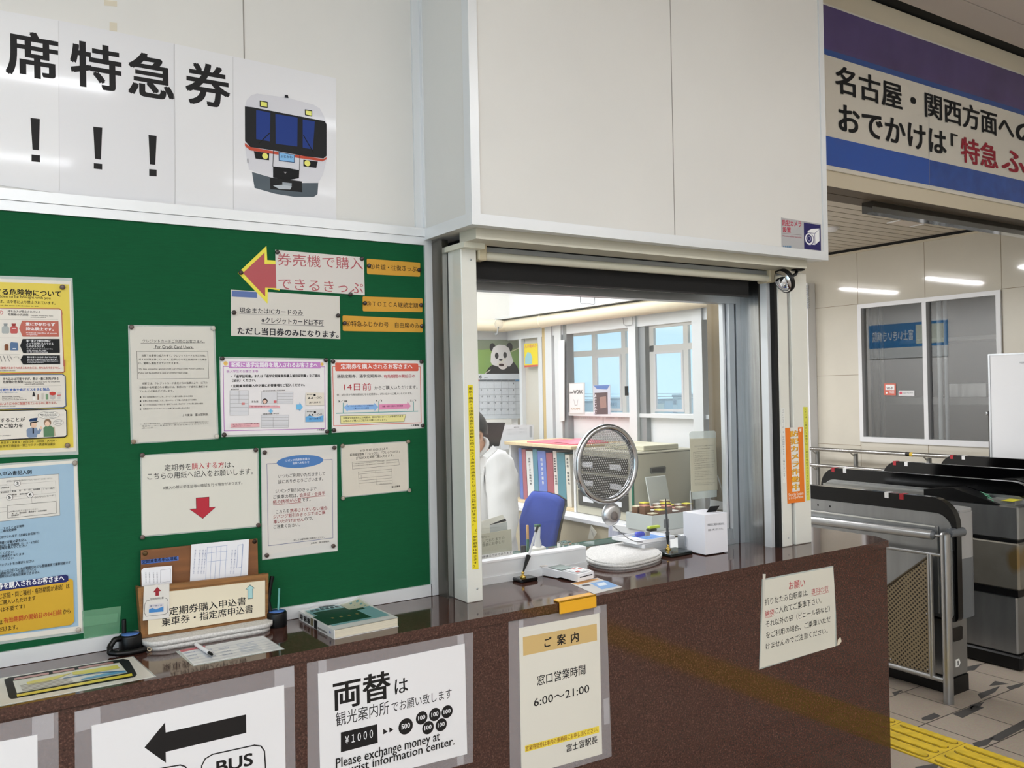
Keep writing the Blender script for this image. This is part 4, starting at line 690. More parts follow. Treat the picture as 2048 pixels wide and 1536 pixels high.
WOOD = mat('oak_wood', (150, 104, 56), .5, noise=.25, nscale=6, stretch=(1, 14, 14)); WOODB = mat('brown_backboard', (132, 84, 46), .5, noise=.15, nscale=5, stretch=(1, 10, 10))
yr = 2.345                                                # front of the rack
PR_ = planeY(yr); PRB = planeY(2.373)
fr = thing('form_rack', 'wooden form rack with a lettered cream front standing on the white tray', 'rack', (PR_.at(400, 1240).x, 2.36, ZC + .0245))
H_ = Sheet(PR_, CH); HB = Sheet(PRB, CH)
mb = MB(); mb.prism([HB.P(*q) for q in ((398, 200), (1535, 85), (1552, 800), (398, 1000))], (0, .005, 0), WOODB); mb.build('backboard', fr)
mb = MB(); q = [H_.P(*p) for p in ((372, 560), (1628, 425), (1628, 875), (402, 1045))]
mb.prism(q, (0, .006, 0), WOOD); mb.build('front_board', fr)
mb = MB(); mb.prism([H_.P(*p) - Vector((0, .003, 0)) for p in ((372, 562), (1640, 424), (1640, 468), (372, 612))], (0, .012, 0), WOOD); mb.build('top_rail', fr)
mb = MB(); mb.prism([H_.P(*p) - Vector((0, .0033, 0)) for p in ((1612, 440), (1640, 436), (1636, 872), (1608, 876))], (0, .035, 0), WOOD); mb.build('side_board', fr)
mb = MB(); mb.prism([H_.P(*p) - Vector((0, .0033, 0)) for p in ((366, 565), (396, 562), (440, 1040), (404, 1046))], (0, .035, 0), WOOD); mb.build('side_board', fr)
mb = MB(); mb.prism([H_.P(*p) - Vector((0, .0036, 0)) for p in ((404, 1028), (1636, 852), (1636, 876), (404, 1054))], (0, .035, 0), WOOD); mb.build('bottom_rail', fr)
s = Sheet(PR_, CH, .004, False); s.paper((224, 214, 190), [(460, 622), (1606, 490), (1606, 838), (468, 1016)])
s.text('定期券購入申込書', 668, 835, 1420, 84, K, .012, 725).text('乗車券・指定席申込書', 596, 940, 1490, 84, K, .012, 800).poly((60, 80, 80), [(1458, 530), (1507, 566), (1488, 570), (1488, 664), (1434, 672), (1434, 576), (1412, 580)]).poly((164, 204, 204), [(1458, 536), (1500, 566), (1483, 570), (1484, 659), (1439, 666), (1439, 573), (1419, 576)])
s.build('front_label', parent=fr)
s = Sheet(PRB, CH, .001, False); s.paper((70, 106, 180), [(402, 295), (765, 256), (766, 296), (402, 336)]); s.text('定期乗車券申込用紙', 410, 330, 752, 36, (24, 30, 60), .03, 290); s.build('blue_label', parent=fr)
s = Sheet(PR_, CH, .006, False); s.paper((218, 214, 208), [(425, 545), (672, 518), (672, 850), (415, 880)])
s.poly((150, 44, 54), [(553, 550), (592, 590), (570, 594), (570, 634), (536, 638), (536, 600), (512, 604)]).line((64, 64, 64), [(480, 678), (450, 686), (434, 715), (428, 800), (445, 838), (630, 816), (655, 800), (660, 690), (645, 662), (630, 658)], 4).text('定期券申込書', 482, 682, 616, 22, K, .005, 666)
s.poly((206, 202, 206), [(472, 722), (614, 708), (614, 790), (472, 802)]).poly((62, 128, 190), [(472, 770), (505, 755), (540, 768), (614, 740), (614, 790), (472, 802)]).text('乗り継ぎ用', 482, 745, 600, 14, (70, 80, 120), .01, 735)
s.build('front_card', parent=fr)
for x, y, c in ((440, 228, (90, 70, 40)), (1507, 112, (50, 36, 24))):
    mb = MB(); mb.lathe([(.006, 0), (.006, .002), (.004, .003), (0, .0032)], HB.P(x, y), (0, -1, 0), mat('screw_%d' % c[0], c, .4, .6), 12); mb.build('screw', fr)
PFm = planeY(2.369); PFn = planeY(2.362)
s = Sheet(PFm, CH, .0008, False); s.paper((232, 232, 236), [(890, 142), (1452, 88), (1438, 560), (872, 640)]); LB = (140, 156, 196)
for x in (1045, 1090, 1135, 1180, 1235, 1390): s.line(LB, [(x, 168 - (x - 1045) * .1), (x - 18, 500 - (x - 1045) * .14)], 3)
for y in (170, 225, 310): s.line(LB, [(1045, y), (1240, y - 20)], 3)
s.line(LB, [(1345, 148), (1395, 140), (1380, 360), (1332, 368), (1345, 148)], 3)
for x in (910, 955, 985, 1010, 1270, 1300): s.column('申込書記入の際は太枠の中をご記入', x + 20, 190, x, 430, 14, (96, 112, 160), 0)
s.build('form_sheet', 'white printed forms standing in the right half of the wooden rack', 'forms')
s = Sheet(PFn, CH, .0008, False); s.paper((232, 232, 236), [(402, 395), (425, 370), (702, 346), (700, 640), (410, 660)]); s.line((150, 150, 160), [(590, 390), (688, 378), (684, 500), (588, 515)], 3, True)
for x in (445, 480, 520, 555): s.column('定期券申込用紙', x, 410, x + 4, 520, 12, (120, 120, 130), 0)
s.build('form_sheet', 'smaller white forms standing at the left end of the wooden rack', 'forms')
# timetable book
bk = thing('book', 'thick paperback timetable with a dark green cover lying on the counter', 'book', TZ(690, 1250))
c0, c1, c2 = TZ(668.5, 1279), TZ(797, 1253), TZ(598, 1239)
ex = (c1 - c0); ey = (c2 - c0); th = .024
def bq(u, v, z): return c0 + ex * u + ey * v + Vector((0, 0, z))
mb = MB(); PG = mat('page_edges', (222, 214, 192), .8, noise=.08, nscale=3, stretch=(1, 1, 260))
mb.prism([bq(.015, .01, .002), bq(.995, .01, .002), bq(.99, .985, .002), bq(.015, .985, .002)], (0, 0, th - .003), PG); mb.build('pages', bk)
mb = MB(); CV = mat('book_cover_white', (226, 226, 224), .25, coat=.4)
mb.prism([bq(0, 0, 0), bq(1, 0, 0), bq(1, 1, 0), bq(0, 1, 0)], (0, 0, .0015), CV)
mb.prism([bq(0, 0, .0015), bq(.012, 0, .0015), bq(.012, 1, .0015), bq(0, 1, .0015)], (0, 0, th - .001), CV)
N = 14; top = []
for i in range(N + 1):
    for j in range(N + 1):
        u, v = i / N, j / N; lift = .012 * max(0, (u + v - 1.55)) ** 2 / .2; top.append(bq(u, v, th + .0006 + lift + .0012 * math.sin(u * 6) * v))
k = N + 1
mb.add(top + [p - Vector((0, 0, .0008)) for p in top], [[i * k + j, (i + 1) * k + j, (i + 1) * k + j + 1, i * k + j + 1] for i in range(N) for j in range(N)] + [[k * k + i * k + j, k * k + i * k + j + 1, k * k + (i + 1) * k + j + 1, k * k + (i + 1) * k + j] for i in range(N) for j in range(N)], CV, True); mb.build('cover', bk)
mb = MB(); 
def cov(u0, u1, v0, v1, m, dz=.0012):
    P4 = [(u0, v0), (u1, v0), (u1, v1), (u0, v1)]; vs = []
    n = 8; g_ = []
    for i in range(n + 1):
        for j in range(n + 1):
            u = u0 + (u1 - u0) * i / n; v = v0 + (v1 - v0) * j / n; lift = .012 * max(0, (u + v - 1.55)) ** 2 / .2
            g_.append(bq(u, v, th + .0006 + lift + .0012 * math.sin(u * 6) * v + dz))
    mb.add(g_, [[i * (n + 1) + j, (i + 1) * (n + 1) + j, (i + 1) * (n + 1) + j + 1, i * (n + 1) + j + 1] for i in range(n) for j in range(n)], m, True)
cov(.06, .96, .14, .95, mat('cover_sky', (126, 170, 176), .25, coat=.4), .0006)
cov(.02, .7, .2, .62, mat('cover_green', (28, 54, 46), .25, coat=.4, noise=.3, nscale=20), .0009); cov(.1, .84, .58, .78, mat('cover_green', (28, 54, 46)), .0009)
cov(.62, .96, .66, .95, mat('cover_cream', (196, 196, 172), .3), .0011); cov(.3, .55, .93, .985, mat('cover_dark_text', (40, 60, 62), .4), .0012)
for i in range(6): cov(.12 + i * .08, .17 + i * .08, .84, .9, mat('cover_dark_text', (40, 60, 62)), .0012)
for i in range(4): cov(.2 + i * .13, .24 + i * .13, .4, .45, mat('cover_gold', (120, 110, 60), .4), .0013)
mb.build('cover_print', bk)
sp = Plane(c0, ex.cross(Vector((0, 0, 1))) * 0 + ey.cross(Vector((0, 0, 1))) * -1, -ey, (0, 0, 1))
if sp.n.dot(CAM - c0) < 0: sp.n = -sp.n
s = Sheet(sp, CI, .0008)
for i, x in enumerate((165, 195, 222)): s.text('時刻表'[i], x - 4, 352 + i * 16, x + 20, 48, K, .05, 362 + i * 16)
s.poly((120, 112, 84), [(246, 340), (266, 350), (266, 408), (246, 398)]).poly((44, 46, 48), [(274, 352), (298, 366), (298, 434), (274, 420)]).text('東海道新幹線増発', 304, 428, 378, 18, K, .01, 470).oval((60, 90, 150), 402, 455, 12)
s.build('spine_print', parent=bk)
# yellow guard on the counter edge
g_ = TZ(1152, 1190); gx0, gx1 = onY(1117, 1200, YC).x, onY(1190, 1190, YC).x
YGD = mat('yellow_rubber', (226, 166, 32), .45)
mb = MB(); mb.box(gx0, gx1, YC - .008, YC + .028, ZC + .0005, ZC + .006, YGD, .002); mb.box(gx0, gx1, YC - .008, YC - .0008, ZC - .033, ZC + .006, YGD, .002)
tag(mb.build('edge_guard', org=(gx0, YC, ZC)), 'yellow rubber guard clipped over the counter edge', 'edge guard')
# ------------------------------------------------------------------ things at the ticket window
def pen_stand(label, cx, cy, hx, hy, hz, ang, base_mat, tip, mid, top, pencol):
    c = Vector((cx, cy, ZC)); t = thing('pen_stand', label, 'pen stand', c)
    R_ = Matrix.Rotation(ang, 3, 'Z')
    mb = MB(); mb.box(-hx, hx, -hy, hy, 0, hz, base_mat, .003); mb.v = [R_ @ v + c for v in mb.v]; mb.build('base', t)
    GOLD = mat('brass', (206, 172, 92), .25, 1.0)
    mb = MB(); mb.lathe([(.010, 0), (.011, .003), (.006, .007), (.004, .011), (.006, .015), (.004, .019), (0, .020)], (tip.x, tip.y, ZC + hz), (0, 0, 1), GOLD, 16); mb.build('swivel', t)
    b0 = Vector((tip.x, tip.y, ZC + hz + .016))
    mb = MB(); mb.tube([b0, b0.lerp(mid, .5), mid.lerp(b0, .06), mid], [.0022, .0058, .0078, .0084], BLACKP, 16); mb.build('socket', t)
    p = thing_pen = None
    mb = MB(); mb.tube([mid, mid.lerp(top, .8)] if pencol else [mid, mid.lerp(top, .6), top], [.0042, .0046] if pencol else [.0052, .0035, .0018], pencol or BLACKP, 12); mb.build('pen', t)
    if pencol: mb = MB(); mb.tube([mid.lerp(top, .8), top], [.0052, .0052], BLACKP, 12); mb.build('pen_cap', t)
ct0 = TZ(1046, 1160)
m_ = onY(1057, 1112, ct0.y + .01); pt = onY(1075, 1053, ct0.y + .05)
pen_stand('black desk pen stand with a clear pen, left of the card terminal', ct0.x, ct0.y, .034, .040, .012, math.radians(2), BLACKG, TZ(1046, 1155, ZC + .012), m_, pt, sheer('clear_barrel', (220, 222, 224), .55))
ct1 = TZ(1330, 1106); m_ = onY(1335, 1064, ct1.y); pt = onY(1331, 997, ct1.y)
pen_stand('black desk pen stand with a tall thin pen in front of the white box', 2.283, 2.402, .058, .046, .014, math.radians(2), mat('dark_green_marble', (22, 30, 28), .1, coat=.4), TZ(1336, 1098, ZC + .016), m_, pt, None)
# card terminal
tm = thing('card_terminal', 'small white card terminal with an open paper lid on the counter', 'card terminal', TZ(1145, 1148))
a0, a1, a2 = TZ(1156, 1166), TZ(1187, 1158), TZ(1101, 1140)
ex, ey = (a1 - a0), (a2 - a0); ex = ex.normalized() * .078; ey = Vector((-ex.y, ex.x, 0)).normalized() * .165
def tq(u, v, z): return a0 + ex * u + ey * v + Vector((0, 0, z))
mb = MB(); mb.prism([tq(0, 0, .003), tq(0, .46, .008), tq(0, .56, .003), tq(0, 1, .003), tq(0, 1, .03), tq(0, .44, .026), tq(0, .4, .030), tq(0, .0, .027)], ex, WHITEP); mb.build('body', tm)
mb = MB(); mb.prism([tq(.08, .05, .0285), tq(.92, .05, .0285), tq(.92, .38, .0305), tq(.08, .38, .0305)], (0, 0, .002), mat('terminal_grey', (206, 208, 210), .4)); mb.build('keypad', tm)
kp = mat('key_white', (240, 240, 240), .4); kr = mat('key_red', (206, 120, 110), .4); kg = mat('key_slot', (170, 174, 176), .5)
for i in range(4):
    for j in range(3):
        mb = MB(); mb.prism([tq(.16 + j * .25, .08 + i * .075, .0308), tq(.34 + j * .25, .08 + i * .075, .0308), tq(.34 + j * .25, .13 + i * .075, .0311), tq(.16 + j * .25, .13 + i * .075, .0311)], (0, 0, .0022), kr if (i + j) % 4 == 0 else kp); mb.build('key', tm)
mb = MB(); mb.prism([tq(.12, -.004, .015), tq(.92, -.004, .015), tq(.92, .004, .018), tq(.12, .004, .018)], (0, 0, .0015), DARK); mb.build('card_slot', tm)
mb = MB(); mb.prism([tq(.12, .5, .029), tq(.88, .5, .029), tq(.88, .86, .0305), tq(.12, .86, .0305)], (0, 0, .001), mat('terminal_screen', (150, 166, 160), .2)); mb.build('screen', tm)
mb = MB(); mb.prism([tq(-.05, .98, .031), tq(.95, .98, .031), tq(.95, 1.28, .052), tq(-.05, 1.28, .052)], (0, 0, .002), mat('paper_lid', (226, 218, 210), .5)); mb.build('paper_lid', tm)
pa = tq(.9, .95, .02)
cp = [pa, pa + Vector((.05, -.02, -.004)), pa + Vector((.10, 0, -.012)), pa + Vector((.125, .04, -.002)), Vector((1.885, 2.42, 1.0))]
mb = MB(); q = [cp[0]]
for i in range(4):
    for k in range(1, 6): q.append(cp[i].lerp(cp[i + 1], k / 5))
mb.tube(q, .0028, WHITEP, 8); mb.build('cable', tm)
# worn leaflet stuck to the counter
s = Sheet(PZ, (940, 1000, 6.8267), .0006, False); s.paper((196, 194, 190), [(1370, 1140), (1740, 1065), (2080, 1190), (1700, 1285)]); s.poly((206, 150, 84), [(1390, 1140), (1735, 1072), (1770, 1086), (1470, 1165)]).poly((120, 160, 206), [(1640, 1140), (1850, 1100), (2030, 1180), (1800, 1225)]).poly((214, 222, 230), [(1720, 1150), (1830, 1125), (1880, 1160), (1770, 1180)]).poly((86, 76, 80), [(1520, 1165), (1620, 1155), (1650, 1168), (1545, 1185)])
s.build('worn_leaflet', 'worn laminated leaflet with a blue picture stuck on the counter edge', 'leaflet')
# white padded coin tray
t = thing('coin_tray', 'white speckled padded tray reaching under the ticket window pane', 'tray', TZ(1240, 1120))
mb = MB(); body = [TZ(x, y) for x, y in ((1168, 1122), (1176, 1131), (1192, 1137), (1225, 1142), (1262, 1140), (1310, 1128), (1323, 1122), (1325, 1116), (1316, 1109), (1270, 1096), (1228, 1092), (1196, 1099), (1172, 1110))]
for _ in range(2): body = [q for i in range(len(body)) for q in (body[i].lerp(body[(i + 1) % len(body)], .25), body[i].lerp(body[(i + 1) % len(body)], .75))]
cc = sum(body, Vector()) / len(body)
mb.prism([cc + (p - cc) * .97 for p in body], (0, 0, .010), SPK, True)
mb.prism([p + Vector((0, 0, .010)) for p in body], (0, 0, .010), SPK, True); mb.prism([cc + (p - cc) * .96 + Vector((0, 0, .020)) for p in body], (0, 0, .005), SPK, True); mb.build('pad', t)
mb = MB(); mb.prism([cc + (p - cc) * .95 + Vector((0, 0, .0004)) for p in body], (0, 0, .006), BLACKP); mb.build('rubber_foot', t)
# white survey box
wb = thing('collection_box', 'white upright paper box with a slot at the right end of the counter', 'box', TZ(1411, 1110))
b0, b1, b2 = TZ(1411, 1112), TZ(1456, 1105), TZ(1366, 1102)
ex, ey = b1 - b0, b2 - b0; h = .148
ex = ex.normalized() * .113; ey = Vector((-ex.y, ex.x, 0)).normalized() * .118
mb = MB(); mb.prism([b0 + Vector((0, 0, .004)), b0 + ex + Vector((0, 0, .004)), b0 + ex + ey + Vector((0, 0, .004)), b0 + ey + Vector((0, 0, .004))], (0, 0, h), mat('box_white', (236, 236, 242), .45)); mb.build('box_body', wb)
mb = MB(); mb.prism([b0 + ex * .2 + ey * .1, b0 + ex * .95 + ey * .1, b0 + ex * .95 + ey * .9, b0 + ex * .2 + ey * .9], (0, 0, .0045), BLACKP); mb.build('box_foot', wb)
mb = MB(); q = b0 + Vector((0, 0, h + .004)); mb.prism([q + ex * .5 + ey * .42, q + ex * .86 + ey * .36, q + ex * .98 + ey * .30 + Vector((0, 0, .022)), q + ex * .62 + ey * .36 + Vector((0, 0, .022))], (0, .0015, 0), BLACKP); mb.build('slot_flap', wb)
sp = Plane(b0, Vector((ex.y, -ex.x, 0)), ex, (0, 0, 1)); s = Sheet(sp, (1120, 820, 4.2658), .0006, False)
s.text('特設窓口ご希望のお客さまは、', 1258, 990, 1402, 20, (70, 70, 76), .004, 978).text('係員へお申し付けください。', 1262, 1034, 1390, 18, (70, 70, 76), .004, 1020); s.build('lettering', parent=wb)
# speaking disc and microphone in the pane
rg = thing('speaking_disc', 'round steel ring with a perforated clear disc fixed in the ticket window pane', 'speaking disc', (1.981, YG, 1.321))
CH_ = mat('chrome_ring', (196, 198, 202), .16, 1.0)
mb = MB(); mb.ring((1.981, YG - .006, 1.321), (0, 1, 0), .1335, .0112, CH_, 56, 14); mb.ring((1.981, YG + .006, 1.321), (0, 1, 0), .132, .009, CH_, 56, 10); mb.build('ring', rg)
def perforated():
    m = bpy.data.materials.new('perforated_clear'); m.use_nodes = True; nt = m.node_tree; nt.nodes.clear()
    o = nt.nodes.new('ShaderNodeOutputMaterial'); tr = nt.nodes.new('ShaderNodeBsdfTransparent'); di = nt.nodes.new('ShaderNodeBsdfDiffuse'); gl = nt.nodes.new('ShaderNodeBsdfGlossy'); gl.inputs['Roughness'].default_value = .25
    tr.inputs[0].default_value = (.80, .80, .80, 1); di.inputs[0].default_value = (.62, .62, .60, 1)
    tc = nt.nodes.new('ShaderNodeTexCoord'); sx = nt.nodes.new('ShaderNodeSeparateXYZ'); nt.links.new(tc.outputs['Object'], sx.inputs[0])
    def mth(op, a, b=None, c=None):
        n = nt.nodes.new('ShaderNodeMath'); n.operation = op
        for i, v in enumerate((a, b, c)):
            if v is None: continue
            if isinstance(v, (int, float)): n.inputs[i].default_value = v
            else: nt.links.new(v, n.inputs[i])
        return n.outputs[0]
    P_ = .0098; row = mth('DIVIDE', sx.outputs['Z'], P_ * .866); ri = mth('FLOOR', row); par = mth('FLOORED_MODULO', ri, 2)
    u = mth('ADD', mth('DIVIDE', sx.outputs['X'], P_), mth('MULTIPLY', par, .5)); fu = mth('SUBTRACT', mth('FRACT', u), .5); fv = mth('MULTIPLY', mth('SUBTRACT', mth('FRACT', row), .5), .866)
    d = mth('SQRT', mth('ADD', mth('MULTIPLY', fu, fu), mth('MULTIPLY', fv, fv)))
    dot = mth('LESS_THAN', d, .27); rim = mth('MULTIPLY', mth('GREATER_THAN', d, .27), mth('LESS_THAN', d, .36))
    m1 = nt.nodes.new('ShaderNodeMixShader'); m2 = nt.nodes.new('ShaderNodeMixShader'); m3 = nt.nodes.new('ShaderNodeMixShader')
    nt.links.new(mth('MULTIPLY', dot, .5), m1.inputs[0]); nt.links.new(tr.outputs[0], m1.inputs[1]); nt.links.new(di.outputs[0], m1.inputs[2])
    tr2 = nt.nodes.new('ShaderNodeBsdfTransparent'); tr2.inputs[0].default_value = (.35, .35, .35, 1)
    nt.links.new(rim, m2.inputs[0]); nt.links.new(m1.outputs[0], m2.inputs[1]); nt.links.new(tr2.outputs[0], m2.inputs[2])
    m3.inputs[0].default_value = .05; nt.links.new(m2.outputs[0], m3.inputs[1]); nt.links.new(gl.outputs[0], m3.inputs[2]); nt.links.new(m3.outputs[0], o.inputs[0]); return m
mb = MB(); mb.lathe([(.128, 0), (0, .0001)], (1.981, YG - .004, 1.321), (0, -1, 0), perforated(), 48); mb.build('perforated_disc', rg)
mc = thing('microphone', 'small round metal microphone with a thin cord below the speaking disc', 'microphone', (1.998, YG - .003, 1.139))
SIL = mat('satin_silver', (204, 204, 206), .3, .9)
mb = MB(); mb.lathe([(.040, 0), (.042, .004), (.040, .012), (.030, .020), (.026, .022), (0, .022)], (1.998, YG + .003, 1.139), (0, -1, 0), SIL, 32); mb.build('housing', mc)
mb = MB(); mb.lathe([(.016, 0), (.016, .0015), (0, .0018)], (1.998, YG - .0192, 1.134), (0, -1, 0), mat('mic_mesh', (120, 112, 108), .6), 20); mb.build('mesh', mc)
mb = MB(); q = [Vector((2.0, YG - .001, 1.10))]
for p in ((1238, 1062), (1256, 1077), (1270, 1083), (1285, 1084)): q.append(onY(*p, YG - .001 if p[0] < 1250 else 2.45))
mb.tube(q, .0016, mat('grey_cord', (130, 130, 130), .5), 8); mb.build('cord', mc)
# hooks hanging on the pane and head
def wire(name, label, cat, pts, r=.0012, group=None):
    mb = MB(); mb.tube(pts, r, mat('wire_steel', (110, 112, 116), .35, .9), 8); return tag(mb.build(name, org=pts[0]), label, cat, group)
yh = 2.44
wire('wire_hook', 'thin bent wire hook hanging from the window head above the cream roll', 'hook', [onY(x, y, yh) for x, y in ((1160, 584), (1161, 606), (1164, 608), (1176, 607), (1188, 609), (1190, 606), (1189, 588))])
sc_ = thing('suction_hook', 'clear suction cup with a small hook stuck on the pane above the panda calendar', 'hook', onY(998, 648, 2.429))
mb = MB(); mb.lathe([(.017, 0), (.016, .003), (.009, .007), (.007, .010), (0, .011)], onY(998, 648, 2.4295), (0, 1, 0), sheer('suction_clear', (220, 222, 222), .1), 24); mb.build('cup', sc_)
mb = MB(); c = onY(997, 653, 2.436); mb.tube([c, c + Vector((0, .006, -.012)), c + Vector((0, .008, -.024)), c + Vector((-.003, .013, -.028)), c + Vector((-.004, .016, -.022))], .0022, ALU, 8); mb.build('hook', sc_)
# round mirror under the bulkhead
mr = thing('convex_mirror', 'small convex mirror with a black rim hanging under the bulkhead corner', 'mirror', (2.74, 2.16, 2.036))
mcn = onY(1568, 562, 2.17); nrm = Vector((-.95, .22, -.42)).normalized()
mb = MB(); mb.lathe([(.046, -.012), (.048, 0), (.048, .004), (.044, .006)], mcn, nrm, BLACKP, 32); mb.build('rim', mr)
mb = MB(); mb.lathe([(.045, .003), (.040, .010), (.030, .016), (.016, .020), (0, .0215)], mcn, nrm, mat('mirror_chrome', (235, 236, 238), .02, 1.0), 32); mb.build('mirror_glass', mr)
mb = MB(); top = Vector((2.738, 2.165, 2.036)); mb.tube([mcn - nrm * .012, mcn.lerp(top, .6) + Vector((.02, 0, 0)), top], .006, BLACKP, 10); mb.lathe([(.026, 0), (.026, .004), (.014, .008), (0, .008)], top + Vector((0, 0, -.0002)), (0, 0, -1), BLACKP, 20); mb.build('bracket', mr)
# ------------------------------------------------------------------ ticket office behind the pane
ZO = .2; XS, YK = 3.0, 4.6
mb = MB(); mb.box(.2, XS, 2.62, YK, .02, ZO, mat('office_floor', (150, 146, 138), .5)); structure(mb.build('floor'))
mb = MB(); mb.box(.2, XS + .1, 2.45, YK + .1, 2.76, 2.82, OFFW); structure(mb.build('ceiling'))
mb = MB(); mb.box(.2, XS, YK, YK + .06, .02, 2.8, mat('office_back', (226, 224, 216), .5)); mb.box(.1, .2, 2.48, YK + .06, .02, 2.8, OFFW); structure(mb.build('wall_office'))
mb = MB(); mb.box(.2, 2.7, 2.45, 2.48, 2.07, 2.8, OFFW); structure(mb.build('wall_window_head'))
zs = 1.457; zt = 1.955
mb = MB(); mb.box(XS, XS + .06, 2.62, 12.0, .0, .98, OFFW); mb.box(XS, XS + .06, 2.62, 12.0, 1.985, 2.95, OFFW); mb.box(XS + .02, XS + .035, 2.88, 4.0, .98, zs, mat('white_board_panel', (232, 234, 236), .3)); mb.box(XS, XS + .06, 4.62, 12.0, .98, 1.985, OFFW)
structure(mb.build('wall_right'))
mb = MB(); SM = mat('brown_steel_column', (124, 112, 92), .2, .75, noise=.1, nscale=3); mb.box(2.90, 3.1, 2.52, 2.80, .0, 2.95, SM); structure(mb.build('wall_pillar'))
WFR = mat('white_window_frame', (222, 225, 226), .35, .15)
w2 = thing('window_2', 'white framed office side windows overlooking the passage', 'window', (XS, 3.4, zs)); w2['kind'] = 'structure'
mb = MB()
mb.box(XS - .02, XS + .03, 2.80, 4.62, 1.905, 1.985, WFR); mb.box(XS - .015, XS + .03, 2.80, 4.02, zs - .02, zs, WFR)
yy = lambda px: onX(px, 750, XS).y
mb.box(XS - .03, XS + .03, yy(1414), yy(1394), .98, 1.98, WFR); mb.box(XS - .03, XS + .03, yy(1281), yy(1266), .98, 1.98, WFR); mb.box(XS - .01, XS + .02, yy(1294), yy(1281.5), .98, 1.96, mat('window_grey', (150, 154, 156), .4, .4))
mb.box(XS - .02, XS + .03, yy(1140), yy(1133), .98, 1.98, mat('window_grey', (150, 154, 156), .4, .4)); mb.box(XS - .03, XS + .03, yy(1131), yy(1118), .98, 2.0, WFR); mb.box(XS - .03, XS + .04, yy(1112), yy(1099), .98, 2.0, WFR)
mb.box(XS - .02, XS + .03, yy(1099), yy(1091), .98, 2.0, mat('wood_jamb', (204, 180, 128), .5)); mb.box(XS - .02, XS + .03, yy(1090), yy(1082), .98, 2.0, WFR); mb.box(XS - .02, XS + .03, yy(1049), yy(1044), .98, 2.0, WFR)
mb.build('window_frame', w2)
mb = MB(); mb.box(XS + .008, XS + .012, 2.80, 4.05, zs, 1.96, sheer('window_glass_b', (225, 238, 245), .03, .0, .05)); mb.build('glass_pane', w2)
mb = MB(); mb.box(XS + .008, XS + .012, yy(1082), yy(1049), .98, 1.96, sheer('frosted_glass', (218, 212, 198), .75, .3, .03)); mb.build('glass_pane', w2)
mb = MB(); mb.box(XS - .035, XS - .03, yy(1265), yy(1259), 1.55, 1.60, BLACKP); mb.build('window_lock', w2)
# cream pipe along the side wall
cpz = onX(1270, 618, XS - .06); 
mb = MB(); PIPE = mat('cream_pipe', (232, 220, 192), .45)
pa, pb, pc = onX(1460, 592, XS - .07), onX(1085, 646, XS - .07), onX(958, 656, XS - .07)
pz = 1.992; mb.tube([(XS - .07, 2.7, pz), (XS - .07, YK - .002, pz)], .036, PIPE, 20); mb.ring((XS - .07, pb.y, pz), (0, 1, 0), .034, .008, PIPE, 24, 8); mb.box(XS - .11, XS, 2.7, YK - .002, 2.032, 2.042, WFR)
mb.tube([(XS - .08, YK - .06, pz), (.4, YK - .06, pz)], .036, PIPE, 16)
tag(mb.build('roll_screen', org=(XS - .07, 3.4, pz)), 'long cream rolled screen above the office side windows', 'screen')
wire('wire_hook', 'bent wire hook hanging below the cream rolled screen at the window post', 'hook', [onX(x, y, XS - .035) for x, y in ((1246, 636), (1247, 648), (1252, 652), (1263, 650), (1265, 647), (1265, 634))])
def pbox(name, label, cat, x0, x1, y0, y1, z0, z1, m, group=None, bev=.002):
    mb = MB(); mb.box(x0, x1, y0, y1, z0, z1, m, bev); return tag(mb.build(name, org=((x0 + x1) / 2, (y0 + y1) / 2, z0)), label, cat, group)
# wall calendar with a panda photograph
K5 = (920, 560, 4.5176); PK = planeY(YK)
s = Sheet(PK, K5, .002); s.paper((196, 202, 206), [(95, 458), (572, 468), (580, 1250), (105, 1258)])
s.poly((112, 146, 72), [(98, 540), (556, 540), (563, 846), (105, 848)]).poly((104, 116, 94), [(98, 540), (556, 540), (556, 612), (480, 622), (430, 612), (300, 618), (200, 632), (98, 620)])
s.poly((42, 40, 44), [(220, 848), (260, 790), (330, 740), (480, 735), (520, 790), (535, 846)]).oval((40, 38, 42), 292, 608, 26, 38).oval((40, 38, 42), 446, 606, 28, 40)
s.poly((206, 204, 202), [(275, 740), (278, 670), (300, 610), (345, 585), (400, 588), (440, 615), (462, 680), (480, 740), (450, 780), (330, 780), (290, 765)]).oval((206, 200, 194), 385, 775, 40, 34)
s.oval((44, 42, 46), 330, 684, 17, 28).oval((44, 42, 46), 405, 678, 17, 28).oval((40, 36, 38), 366, 722, 17, 10).oval((80, 50, 48), 372, 768, 24, 12).line((206, 204, 180), [(335, 765), (412, 710)], 9).line((196, 190, 160), [(465, 645), (552, 605)], 8).line((180, 180, 160), [(225, 845), (272, 812)], 8)
s.text('6', 172, 890, 196, 34, (70, 74, 78)).text('June', 216, 888, 248, 11, (100, 104, 108))
for i, c in enumerate(((176, 70, 70), (96, 102, 106), (96, 102, 106), (96, 102, 106), (96, 102, 106), (96, 102, 106), (70, 120, 160))): s.poly(c, [(108 + i * 65, 900), (172 + i * 65, 899), (172 + i * 65, 914), (108 + i * 65, 915)])
for i in range(6): s.line((140, 146, 150), [(108, 920 + i * 60), (570, 918 + i * 59)], 2)
for i in range(8): s.line((140, 146, 150), [(108 + i * 65.5, 918), (110 + i * 65.5, 1222)], 2)
d = 0
for r_ in range(6):
    for c_ in range(7):
        n = r_ * 7 + c_ - 5
        if 1 <= n <= 30 and r_ < 5: s.text(str(n), 128 + c_ * 58, 942 + r_ * 59, 128 + c_ * 58 + (9 if n < 10 else 19), 15, (110, 116, 120))
s.build('wall_calendar', 'wall calendar with a panda photograph on the back wall of the office', 'calendar')
